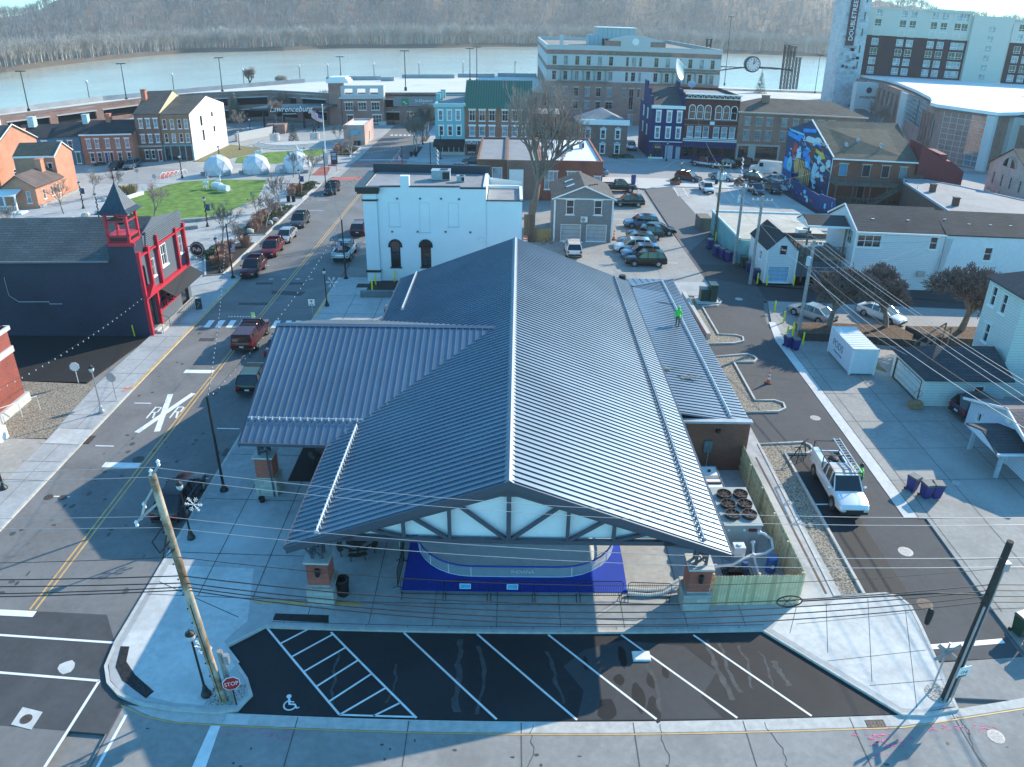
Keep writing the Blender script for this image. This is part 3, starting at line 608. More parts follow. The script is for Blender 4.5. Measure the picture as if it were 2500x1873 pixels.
# piers
def pier(lx,ly,w=1.05,lamp=True,lab=None):
    mb=MB();mb.box(lx-w/2,lx+w/2,ly-w/2,ly+w/2,1.3,2.62);p=pv('pier',mb,m_pbrick,label=lab)
    mb=MB();b=w/2+.12;mb.box(lx-b,lx+b,ly-b,ly+b,.12,1.12);mb.box(lx-b-.05,lx+b+.05,ly-b-.05,ly+b+.05,1.12,1.22)
    mb.prism([(lx-w/2,ly-w/2),(lx+w/2,ly-w/2),(lx+w/2,ly+w/2),(lx-w/2,ly+w/2)],1.22,1.3);pv('stone_base',mb,m_stone,p)
    mb=MB();c=w/2+.09;mb.box(lx-c,lx+c,ly-c,ly+c,2.62,2.72);pv('cap',mb,m_cap,p)
    mb=MB();top=ZE+.2
    for i in (-1,1):
        for j in (-1,1):mb.box(lx+i*.24-.06,lx+i*.24+.06,ly+j*.24-.06,ly+j*.24+.06,2.72,top)
    for j in (-1,1):
        mb.beam((lx-.24,ly+j*.24,2.8),(lx+.24,ly+j*.24,3.35),.05);mb.beam((lx+.24,ly+j*.24,2.8),(lx-.24,ly+j*.24,3.35),.05);mb.beam((lx-.24,ly+j*.24,3.38),(lx+.24,ly+j*.24,3.38),.07)
        mb.beam((lx+j*.24,ly-.24,2.8),(lx+j*.24,ly+.24,3.35),.05);mb.beam((lx+j*.24,ly+.24,3.4),(lx+j*.24,ly-.24,3.4),.07)
        mb.beam((lx-.24,ly+j*.24,3.45),(lx+.24,ly+j*.24,4.0),.05);mb.beam((lx+.24,ly+j*.24,3.45),(lx-.24,ly+j*.24,4.0),.05)
    pv('steel_column',mb,m_trim,p)
    if lamp:
        mb=MB();mb.lathe([(.0,0),(.1,.0),(.12,.05),(.12,.36),(.1,.42),(0,.42)],(lx+.02,ly-w/2-.1,1.95),10);pv('wall_lamp',mb,black,p)
    return p
pier(-9.0,1.32,lab='brick pier under the front left corner');pier(9.05,1.32,lab='brick pier under the front right corner');pier(-14.3,10.4,lamp=False,lab='brick pier under the left wing');pier(-14.3,26.0,lamp=False,lab='far brick pier under the left wing')
pier(-9.0,36.2,lamp=False);pier(9.0,36.2,lamp=False)
mb=MB();mb.tube([(-9.6,.75,4.0),(-9.6,.9,3.6),(-9.5,.9,3.5),(-9.25,1.0,3.0)],.06);pv('downspout',mb,m_trim)
mb=MB();mb.tube([(-14.2,9.2,4.05),(-14.2,9.2,3.4),(-13.95,9.75,3.2),(-13.95,9.75,2.0),(-13.85,9.7,1.3),(-13.85,9.7,.15)],.055);pv('downspout',mb,m_trim)
# lean-to along the right side
mb=MB();mb.box(10.4,14.55,13.9,40.5,.05,3.2);mb.box(10.3,14.62,13.45,13.7,.05,3.5);pv('side_wall',mb,m_abrick)
mb=MB();mb.box(10.2,14.72,13.35,13.75,3.5,3.64);pv('coping',mb,mat('pale coping',(.40,.42,.45),.5,.2))
mb=MB();zh,zl=4.02,3.34
mb.slab([(10.0,13.8,zh),(14.75,13.8,zl),(14.75,41.2,zl),(10.3,36.9,zh)],.12)
mb.slab([(10.3,36.9,zh),(14.75,41.2,zl),(5.2,41.2,zl),(5.2,36.9,zh)],.12)
k=14.0
while k < 41.1:
    x0=10.05 if k < 36.9 else 10.3+(k-36.9)/4.3*4.45
    z0=zh if k < 36.9 else zh+(zl-zh)*(k-36.9)/4.3
    if x0 < 14.6:rib(mb,(x0,k,z0),(14.73,k,zl))
    k += P
x=5.4
while x < 14.6:
    y0=36.9 if x < 10.3 else 36.9+(x-10.3)/4.45*4.3
    z0=zh+(zl-zh)*(y0-36.9)/4.3
    rib(mb,(x,y0,z0),(x,41.18,zl));x += .62
mb.beam((10.3,36.9,zh+.06),(14.72,41.17,zl+.06),.22,.08)
pv('side_roof',mb,m_roof,recalc=True)
mb=MB();xx=13.5;z=zh+(zl-zh)*(xx-10)/4.75
mb.tube([(xx,14.1,z+.14),(xx,39.8,z+.14)],.03);mb.tube([(xx,14.1,z+.20),(xx,39.8,z+.20)],.02)
k=14.2
while k < 39.8:mb.box(xx-.1,xx+.1,k-.03,k+.03,z,z+.18);k += .41
pv('snow_guard',mb,mg)
mb=MB();mb.lathe([(.32,3.9),(.34,4.5),(.28,4.62),(.0,4.62)],(9.6,38.3,0),14);pv('roof_vent',mb,black)
mb=MB();mb.box(12.5,12.75,13.22,13.45,2.9,3.1);pv('flood_light',mb,black)
# ---- things under and around ----
m_blue=mat('blue rink mat',(.001,.045,.42),.8,var=.12,scale=.8)
sheet('rink_mat',[(-5.15,29.15),(6.05,29.15),(6.1,31.4),(6.1,52),(-5.05,52)],.15,m_blue,.03)
OV=[]
def rrect(x0,x1,y0,y1,r,n=8):
    out=[]
    for cx,cy2,a0 in ((x0+r,y0+r,pi),(x1-r,y0+r,1.5*pi),(x1-r,y1-r,0),(x0+r,y1-r,.5*pi)):
        for i in range(n+1):a=a0+i*pi/2/n;out.append((cx+r*cos(a),cy2+r*sin(a)))
    return out
OV=rrect(-4.75,5.75,30.25,50,3.0)
RK=thing('skating_rink','oval skating rink with low clear boards and blue top rail under the pavilion','ice rink',(.5,40,.15))
mb=MB();mb.prism(OV,.15,.19);obj('rink_floor',mb,mat('synthetic ice',(.80,.84,.86),.3,var=.06),RK)
mb=MB();n=len(OV);g0=[(x,y) for x,y in OV]
mb.add([(x,y,.19) for x,y in g0]+[(x,y,.80) for x,y in g0],[(i,(i+1) % n,n+(i+1) % n,n+i) for i in range(n)])
mcl=mat('clear rink board',(.40,.52,.58),.15,alpha=.45,var=.05)
obj('board',mb,mcl,RK)
mb=MB();mb.tube([(x,y,.82) for x,y in OV],.045,closed=True);obj('top_rail',mb,mat('blue rail',(.015,.06,.42),.5),RK)
mb=MB()
for i in range(0,n,2):mb.cyl((OV[i][0],OV[i][1],.19),(OV[i][0],OV[i][1],.8),.025)
obj('board_post',mb,white,RK)
text('lettering','INDIANA',.28,white,RK,(.35,-9.79,.28),ext=.004); 
m_bar=mat('black barrier',(.02,.02,.022),.45,.4)
def barrier(w=2.1):
    t=thing('crowd_barrier','','barrier',(0,0,0))
    mb=MB();r=.1
    pts=[(-w/2,0,.2),(-w/2,0,1.0),(-w/2+r,0,1.1),(w/2-r,0,1.1),(w/2,0,1.0),(w/2,0,.2)]
    mb.tube(pts,.02,closed=True);obj('frame',mb,m_bar,t,world=False)
    mb=MB()
    for i in range(1,20):mb.cyl((-w/2+w*i/20,0,.2),(-w/2+w*i/20,0,1.09),.008,n=4)
    obj('bars',mb,m_bar,t,world=False)
    for s in (-1,1):
        mb=MB();mb.tube([(s*(w/2-.04),-.28,0),(s*(w/2-.04),0,.14),(s*(w/2-.04),.28,0)],.02);mb.cyl((s*(w/2-.04),0,.12),(s*(w/2-.04),0,.3),.02);obj('foot',mb,m_bar,t,world=False)
    return t
b0=barrier();GB='crowd barriers round the rink'
spots=[(-4.05,28.72,.0,'leftmost barrier of the front row by the pavilion pier'),(-1.9,28.7,0,'black crowd barrier with a blue poster, second from left in the front row'),(.3,28.7,0,'black crowd barrier with a blue poster, third from left in the front row'),(2.45,28.7,0,'black crowd barrier fourth from left in the front row'),(4.65,28.72,0,'black crowd barrier fifth in the front row, before the blue mat corner'),(7.0,28.6,-.06,'last barrier of the front row with white hoses behind'),(-5.3,30.3,pi/2-.03,'barrier at the left side of the mat, nearest the camera'),(-5.42,32.45,pi/2,'barrier at the left side of the mat, second from the front')]
for i,(x,y,r,lb) in enumerate(spots):
    if i == 0:b0.location=(x,y,.12);b0.rotation_euler=(0,0,r);b0['label']=lb;b0['group']=GB
    else:dup(b0,(x,y,.12),r,lb,GB)
m_post=mat('poster blue',(.05,.36,.62),.5,var=.3,scale=4)
for i,(x,lb) in enumerate(((-1.95,'blue poster in white frame hung on the second barrier'),(.33,'blue poster in white frame hung on the third barrier'))):
    t=thing('poster',lb,'poster',(x,28.65,.9),0,'posters on the barriers')
    mb=MB();mb.box(-.27,.27,-.01,.01,-.16,.16);obj('board',mb,white,t,world=False)
    mb=MB();mb.box(-.24,.24,-.014,-.011,-.13,.13);obj('picture',mb,m_post,t,world=False)
t=thing('poster','small white notice hung on the side barrier left of the mat','poster',(-5.5,31.9,.95));mb=MB();mb.box(-.012,.012,-.2,.2,-.15,.15);obj('board',mb,white,t,world=False)
for k,(dy,lb) in enumerate(((0,'nearer white hose from the pier to the rink'),(.35,'farther white hose from the pier to the rink'))):
    mb=MB();mb.tube([(6.0,28.95+dy,.24),(7.0,28.85+dy,.22),(7.8,28.95+dy*.8,.24),(8.6,29.25+dy,.5),(9.4,29.5+dy,.6)],.085,8)
    tag(obj('hose',mb,mat('white duct',(.62,.64,.64),.6),loc=(6,28.95+dy,.24),smooth=True),lb,'hose','white hoses by the right pier')
def litter_bin(x,y,lb,s=1.0,z=.12):
    t=thing('litter_bin',lb,'litter bin',(x,y,z));mb=MB()
    for i in range(18):
        a=2*pi*i/18;mb.tube([(.26*s*cos(a),.26*s*sin(a),.05),(.27*s*cos(a),.27*s*sin(a),.6*s),(.34*s*cos(a),.34*s*sin(a),.95*s)],.018,4)
    obj('slats',mb,black,t,world=False)
    mb=MB();mb.lathe([(0,0),(.24*s,0),(.24*s,.88*s),(.36*s,.95*s),(.36*s,.99*s),(.2*s,.97*s),(.19*s,.6*s),(0,.6*s)],(0,0,0),16);obj('drum',mb,black,t,world=False)
    return t
litter_bin(-7.95,28.75,'black slatted litter bin right of the front left pier')
lb2=litter_bin(-33.0,112.7,'left of two black bins beside the park planting bed',.95,.06);dup(lb2,(-32.2,112.6,.06),label='right of two black bins beside the park planting bed')
dup(lb2,(-33.8,92.3,.06),label='left of two black bins between the two lower planting beds');dup(lb2,(-32.9,92.1,.06),label='right of two black bins between the two lower planting beds')
dup(lb2,(-33.0,165.2,.06),label='left of two black bins against the grey kiosk wall');dup(lb2,(-32.1,165.1,.06),label='right of two black bins against the grey kiosk wall')
dup(lb2,(-19.3,151.3,.1),label='left of two black bins at the end of the street tree bed');dup(lb2,(-18.4,151.2,.1),label='right of two black bins at the end of the street tree bed')
dup(lb2,(34.9,129.8,.1),label='black bin on the pale footpath beside a silver sedan')
# picnic table
m_pt=mat('dark brown recycled plastic',(.028,.024,.02),.6)
t=thing('picnic_table','dark brown round picnic table with curved benches under the pavilion','picnic table',(-7.85,32.2,.12),.2)
mb=MB();mb.prism([(.62*cos(a*pi/4+pi/8),.62*sin(a*pi/4+pi/8)) for a in range(8)],.72,.77);obj('table_top',mb,m_pt,t,world=False)
for k in range(4):
    a=k*pi/2+pi/2;mb=MB();pts=[((.82 if i < 0 else .82)*cos(a+j),.82*sin(a+j)) for i,j in ((0,-.5),(0,-.25),(0,0),(0,.25),(0,.5))];out=[(1.1*cos(a+j),1.1*sin(a+j)) for j in (.5,.25,0,-.25,-.5)]
    mb.prism(pts+out,.42,.47);mb.beam((.95*cos(a),.95*sin(a),.42),(.3*cos(a),.3*sin(a),.1),.06,.06);mb.beam((.95*cos(a-.4),.95*sin(a-.4),.0),(.95*cos(a-.4),.95*sin(a-.4),.42),.05);mb.beam((.95*cos(a+.4),.95*sin(a+.4),.0),(.95*cos(a+.4),.95*sin(a+.4),.42),.05)
    obj('bench',mb,m_pt,t,world=False)
mb=MB();mb.cyl((0,0,0),(0,0,.72),.07);mb.box(-.5,.5,-.04,.04,0,.06);mb.box(-.04,.04,-.5,.5,.06,.12);obj('pedestal',mb,m_pt,t,world=False)
# dark mat and round seat under the wing
sheet('dark_mat',[(-13.3,38.65),(-10.6,38.65),(-10.6,43.2),(-13.3,43.2)],.135,mat('dark wing mat',(.008,.008,.01),.9),.01)
dup(t,(-11.5,41.3,.136),.5,'dark picnic table on the black mat under the left wing')
t=thing('plant_pot','small black pot beside the stone base of the wing pier','pot',(-14.25,36.45,.12));mb=MB();mb.lathe([(0,0),(.16,0),(.2,.28),(.17,.28),(.16,.22),(0,.22)],(0,0,0),12);obj('pot',mb,black,t,world=False)
mb=MB();mb.cyl((-.05,.0,.2),(-.1,.1,.8),.012);obj('stem',mb,black,t,world=False)
# fenced equipment yard
m_fence=mat('fresh pine fence',(.66,.54,.33),.85,kind='planks',p=(.14,(.46,.36,.20)))
def picket(name,lab,p0,p1,h,z=.12,inside=1):
    t=thing(name,lab,'fence',(*p0,z));d=Vector((p1[0]-p0[0],p1[1]-p0[1]));Ln=d.length;d.normalize();nrm=Vector((-d.y,d.x))
    mb=MB();k=int(Ln/.145);rr=random.Random(int(Ln*10))
    for i in range(k):
        a=i*Ln/k;b=a+Ln/k-.008;hh=h+rr.uniform(-.02,.02);th=.02
        q=[(p0[0]+d.x*a,p0[1]+d.y*a),(p0[0]+d.x*b,p0[1]+d.y*b)]
        q += [(q[1][0]+nrm.x*th,q[1][1]+nrm.y*th),(q[0][0]+nrm.x*th,q[0][1]+nrm.y*th)]
        mb.prism(q,z,z+hh-.05)
        mx=(q[0][0]+q[1][0])/2,(q[0][1]+q[1][1])/2;e=.045
        q2=[(mx[0]-d.x*e,mx[1]-d.y*e),(mx[0]+d.x*e,mx[1]+d.y*e),(mx[0]+d.x*e+nrm.x*th,mx[1]+d.y*e+nrm.y*th),(mx[0]-d.x*e+nrm.x*th,mx[1]-d.y*e+nrm.y*th)];mb.prism(q2,z+hh-.05,z+hh)
    obj('boards',mb,m_fence,t)
    mb=MB()
    for zz in (.35,h*.5,h-.25):
        a=Vector((*p0,z+zz))+Vector((nrm.x,nrm.y,0))*.055*inside;b=Vector((*p1,z+zz))+Vector((nrm.x,nrm.y,0))*.055*inside;mb.beam(a,b,.05,.09)
    obj('rail',mb,m_fence,t)
    n_=max(1,round(Ln/2.3))
    for i in range(n_+1):
        mb=MB();c=Vector((*p0,0))+Vector((d.x,d.y,0))*(Ln*i/n_)+Vector((nrm.x,nrm.y,0))*.13*inside;mb.box(c.x-.05,c.x+.05,c.y-.05,c.y+.05,z,z+h+.04);obj('post',mb,m_fence,t)
    return t
picket('board_fence','pale green pine board fence facing the front pavement',(9.95,28.2),(14.45,28.2),1.85,.12,1)
picket('board_fence','long pine board fence along the drain channel beside the equipment',(14.5,28.35),(14.62,40.6),1.85,.12,1)
m_unit=mat('painted unit casing',(.33,.36,.35),.55,.1,var=.05)
t=thing('chiller_unit','large grey chiller with six dark round fans in the fenced yard','chiller',(12.45,34.0,.12))
mb=MB();mb.box(11.45,13.45,32.25,35.75,.15,1.9);mb.box(11.40,13.50,32.20,35.80,1.9,1.96);obj('casing',mb,m_unit,t)
mf=mat('dark fan guard',(.05,.025,.02),.6)
for x in (12.02,12.95):
    for y in (33.05,34.0,34.95):
        mb=MB();mb.lathe([(.40,1.96),(.42,2.16),(.38,2.16),(.36,2.02),(0,2.02)],(x,y,0),18)
        for a in range(4):mb.beam((x-.36*cos(a*pi/4),y-.36*sin(a*pi/4),2.13),(x+.36*cos(a*pi/4),y+.36*sin(a*pi/4),2.13),.03,.015)
        for a in range(5):b=a*2*pi/5;mb.slab([(x,y,2.06),(x+.33*cos(b),y+.33*sin(b),2.1),(x+.33*cos(b+.7),y+.33*sin(b+.7),2.05)],.01)
        obj('fan',mb,mf,t)
mb=MB();mb.box(12.75,13.2,32.20,32.245,1.55,1.72);obj('maker_plate',mb,mat('plate red',(.16,.015,.025),.5),t)
mb=MB();mb.box(12.45,12.58,32.2,32.245,1.6,1.72);mb.box(11.62,11.75,32.2,32.245,1.6,1.7);obj('warning_label',mb,white,t)
for i,(x,y,lb) in enumerate(((12.15,38.7,'white lidded tank with round cap beside the brick wall'),(12.15,37.4,'white framed unit with dark grille behind the chiller'))):
    t=thing('water_tank' if i == 0 else 'condenser',lb,'tank' if i == 0 else 'condenser',(x,y,.12))
    mb=MB();mb.box(x-.5,x+.5,y-.5,y+.5,.2,1.15);obj('casing',mb,white,t)
    mb=MB()
    for a in (-.52,.52):
        for b in (-.52,.52):mb.cyl((x+a,y+b,.12),(x+a,y+b,1.2),.025)
    for z in (.4,.8,1.18):mb.tube([(x-.52,y-.52,z),(x+.52,y-.52,z),(x+.52,y+.52,z),(x-.52,y+.52,z)],.02,closed=True)
    obj('cage',mb,steel,t)
    mb=MB()
    if i == 0:mb.lathe([(0,1.15),(.1,1.15),(.1,1.24),(0,1.24)],(x,y,0))
    else:
        for a in range(6):mb.lathe([(.02,1.15),(.09,1.15),(.09,1.22),(.02,1.22)],(x-.38+a*.15,y,0),8)
    obj('cap' if i == 0 else 'grille',mb,mf,t)
t=thing('electrical_box','grey electrical cabinet on a pole against the brown brick wall','electrical box',(12.35,40.3,.12));mb=MB();mb.box(12.1,12.6,40.3,40.5,1.5,2.3);obj('cabinet',mb,mat('grey cabinet',(.10,.13,.14),.5),t);mb=MB();mb.cyl((12.4,40.3,.12),(12.4,40.3,1.5),.03);obj('conduit',mb,steel,t)
mw=mat('white pipe',(.66,.68,.68),.45)
t=thing('pump_set','water pump with white bent pipes inside the board fence','pump',(12.3,30.9,.12))
mb=MB();mb.tube([(9.9,30.4,.9),(10.8,30.4,.75),(11.6,30.5,.75),(12.1,30.7,.9),(12.6,30.9,1.0),(13.4,31.0,1.05),(13.9,31.3,1.15),(13.95,31.9,1.3),(13.6,32.15,1.45),(13.3,32.25,1.5)],.075,8);mb.tube([(13.0,31.9,1.0),(12.95,31.4,.7),(13.0,30.4,.3),(13.3,29.6,.15)],.07,8)
for c in ((10.7,30.4,.75),(12.75,30.92,1.02),(13.35,32.2,1.5),(13.0,31.95,1.05)):mb.ell(c,.13,.13,.13)
obj('pipe',mb,mw,t,smooth=True)
mb=MB();mb.box(11.7,12.3,30.9,31.4,.9,1.5);mb.lathe([(0,1.5),(.13,1.5),(.13,1.58),(0,1.58)],(12.0,31.15,0));obj('motor_box',mb,mw,t)
mb=MB();mb.box(11.2,12.6,30.2,30.8,.12,.22);mb.cyl((11.4,30.5,.4),(12.2,30.5,.4),.17,n=12);mb.tube([(11.1,30.2,.3),(12.7,30.2,.3),(12.7,30.8,.3),(11.1,30.8,.3)],.03,closed=True);obj('base_frame',mb,black,t)
mb=MB();mb.cyl((12.25,30.55,.2),(12.25,30.55,.9),.16,n=12);obj('motor',mb,mat('motor blue',(.02,.08,.22),.4),t)
t=thing('water_barrel','blue plastic barrel standing beside the white pipes','barrel',(13.75,30.75,.12));mb=MB();mb.lathe([(0,.12),(.27,.12),(.29,.3),(.27,.34),(.29,.6),(.27,.64),(.29,.95),(.26,1.02),(0,1.0)],(13.75,30.75,0),18);obj('drum',mb,mat('barrel blue',(.01,.10,.34),.35),t,smooth=True)
mb=MB();mb.box(13.66,13.8,30.44,30.47,.5,.68);obj('sticker',mb,white,t)
# odds and ends
t=thing('fire_pit','round stone fire pit inside a dark railing by the pavilion','fire pit',(-10.1,65.8,.12))
mb=MB();mb.lathe([(0,0),(.95,0),(.95,.5),(.6,.5),(.6,.2),(0,.2)],(0,0,0),24);obj('bowl',mb,mat('fire pit stone',(.10,.10,.10),.8),t,world=False)
mb=MB();mb.tube([(1.3*cos(i*pi/12),1.3*sin(i*pi/12),1.0) for i in range(24)],.025,closed=True);mb.tube([(1.3*cos(i*pi/12),1.3*sin(i*pi/12),.12) for i in range(24)],.02,closed=True)
for i in range(48):mb.cyl((1.3*cos(i*pi/24),1.3*sin(i*pi/24),.0),(1.3*cos(i*pi/24),1.3*sin(i*pi/24),1.0),.012,n=4)
obj('railing',mb,black,t,world=False)
mb=MB();mb.box(-14.6,-11.4,71.1,71.5,.12,.75);tag(obj('planter_wall',mb,mat('grey retaining wall',(.16,.20,.20),.8,kind='concrete'),loc=(-13,71.3,.12)),'low grey wall in front of the dark mulch bed','low wall')
mb=MB();mb.box(-.4,.4,-.28,.28,0,.06);mb.box(-.38,.38,-.26,.26,.06,.1)
tag(obj('panel_board',mb,mat('white board',(.74,.74,.72),.6),loc=(6.15,24.95,.02),world=False),'white panel lying on the asphalt beside a bay line','panel')
mb=MB();mb.box(-.35,.35,-.25,.25,0,.06);tag(obj('panel_board',mb,white,loc=(19.0,74.5,.01),world=False),'pale board lying on the alley left of the green cabinet','panel')
t=thing('transformer_cabinet','dark green transformer cabinet on a concrete pad at the alley bend','cabinet',(19.6,71.4,.16))
mb=MB();mb.box(-1.1,1.1,-.8,.9,-.1,.1);obj('pad',mb,m_conc2,t,world=False)
mg_=mat('cabinet green',(.012,.045,.035),.45)
mb=MB();mb.box(-.75,.1,-.45,.5,.1,1.25);mb.box(.15,.85,-.6,.6,.1,1.75);mb.box(-.8,.14,-.5,.55,1.25,1.31);mb.box(.1,.9,-.65,.65,1.75,1.82);obj('housing',mb,mg_,t,world=False)
# ======================= BUILDINGS =======================
def facade(mb,T,u0,u1,z0,z1,holes,depth=.16,top=None):
    """wall with real openings. T(u, w, z): w > 0 is outwards. top(u) gives a sloping top"""
    us=sorted({u0,u1} | {h[0] for h in holes} | {h[1] for h in holes});zs=sorted({z0,z1} | {h[2] for h in holes} | {h[3] for h in holes})
    for a,b in zip(us,us[1:]):
        for c,d in zip(zs,zs[1:]):
            m_,k_=(a+b)/2,(c+d)/2
            if any(h[0] < m_ < h[1] and h[2] < k_ < h[3] for h in holes):continue
            mb.quad(T(a,0,c),T(b,0,c),T(b,0,d),T(a,0,d))
    for a,b,c,d in [h[:4] for h in holes]:
        mb.quad(T(a,0,c),T(a,-depth,c),T(a,-depth,d),T(a,0,d));mb.quad(T(b,0,c),T(b,0,d),T(b,-depth,d),T(b,-depth,c))
        mb.quad(T(a,0,d),T(a,-depth,d),T(b,-depth,d),T(b,0,d));mb.quad(T(a,0,c),T(b,0,c),T(b,-depth,c),T(a,-depth,c))
def side_T(side,x0,x1,y0,y1):
    return {'S':lambda u,w,z:(u,y0-w,z),'N':lambda u,w,z:(u,y1+w,z),'W':lambda u,w,z:(x0-w,u,z),'E':lambda u,w,z:(x1+w,u,z)}[side]
def tbox(mb,T,u0,u1,w0,w1,z0,z1):
    p=[T(u,w,z) for z in (z0,z1) for u,w in ((u0,w0),(u1,w0),(u1,w1),(u0,w1))]
    mb.add(p,[(0,3,2,1),(4,5,6,7),(0,1,5,4),(1,2,6,5),(2,3,7,6),(3,0,4,7)])
WIN_CACHE={}
def window(root,T,c,z,w,h,style='sash',fm=None,gm=None,depth=.16,lintel=0,sill=1,name='window'):
    """window centred on u=c, sill height z"""
    fm=fm or white;gm=gm or glass
    u0,u1=c-w/2,c+w/2;f=.07 if w > .7 else .05;mb=MB();dp=-depth
    if 'arch' in style:
        n=8;r=w/2;top=z+h-r
        for i in range(n):
            a,b=pi*i/n,pi*(i+1)/n
            q=[T(c+r*cos(a),dp+.1,top+r*sin(a)),T(c+r*cos(b),dp+.1,top+r*sin(b)),T(c+(r+.13)*cos(b),dp+.1,top+(r+.13)*sin(b)),T(c+(r+.13)*cos(a),dp+.1,top+(r+.13)*sin(a))]
            q2=[T(c+r*cos(a),.05,top+r*sin(a)),T(c+r*cos(b),.05,top+r*sin(b)),T(c+(r+.13)*cos(b),.05,top+(r+.13)*sin(b)),T(c+(r+.13)*cos(a),.05,top+(r+.13)*sin(a))]
            mb.add(q+q2,[(0,1,2,3),(7,6,5,4),(0,4,5,1),(2,6,7,3),(1,5,6,2),(3,7,4,0)])
        tbox(mb,T,u0-.12,u0,0.0,.05,z,top);tbox(mb,T,u1,u1+.12,0,.05,z,top)
    else:
        tbox(mb,T,u0,u0+f,dp,.03,z,z+h);tbox(mb,T,u1-f,u1,dp,.03,z,z+h);tbox(mb,T,u0+f,u1-f,dp,.03,z+h-f,z+h);tbox(mb,T,u0+f,u1-f,dp,.03,z,z+f)
    if style == 'cap':   # wide painted surround
        tbox(mb,T,u0-.14,u0-.003,0,.05,z,z+h);tbox(mb,T,u1+.003,u1+.14,0,.05,z,z+h);lintel=max(lintel,.28)
    g=dp+.05
    if style in ('sash','cap','arch','grid'):tbox(mb,T,u0+f,u1-f,dp,g+.02,z+h*.5-.03,z+h*.5+.03)
    if style in ('cross','grid','dt'):
        tbox(mb,T,c-.025,c+.025,dp,g+.015,z+f,z+h-f)
        if style == 'cross':tbox(mb,T,u0+f,u1-f,dp,g+.02,z+h*.62,z+h*.62+.05)
        if style == 'dt':tbox(mb,T,u0+f,u1-f,dp,g+.02,z+h*.28,z+h*.28+.08)
    if style == 'grid':
        for k in (.25,.75):tbox(mb,T,u0+f,u1-f,dp,g+.01,z+h*k-.015,z+h*k+.015)
    if style == 'multi':
        for k in range(1,3):tbox(mb,T,u0+w*k/3-.03,u0+w*k/3+.03,dp,g+.02,z+f,z+h-f)
        tbox(mb,T,u0+f,u1-f,dp,g+.015,z+h*.5-.03,z+h*.5+.03)
    if lintel:tbox(mb,T,u0-.18,u1+.18,.001,.09,z+h,z+h+lintel)
    if sill:tbox(mb,T,u0-.12,u1+.12,.001,.10,z-.12,z-.003)
    fr=obj(name,mb,fm,root,recalc=True)
    mb=MB();mb.quad(T(u0,dp+.03,z),T(u1,dp+.03,z),T(u1,dp+.03,z+h),T(u0,dp+.03,z+h)); 
    if gm:obj('pane',mb,gm,fr)
    return fr
m_flat=mat('flat roof membrane',(.26,.26,.27),.85,kind='concrete')
m_wroof=mat('white roof membrane',(.74,.75,.76),.6,var=.08,scale=.3)
m_shing=mat('grey shingles',(.085,.08,.075),.9,kind='shingle',p=('x',))
m_shb=mat('brown shingles',(.13,.105,.08),.92,kind='shingle',p=('x',))
m_shy=mat('grey shingles across',(.085,.08,.078),.9,kind='shingle')
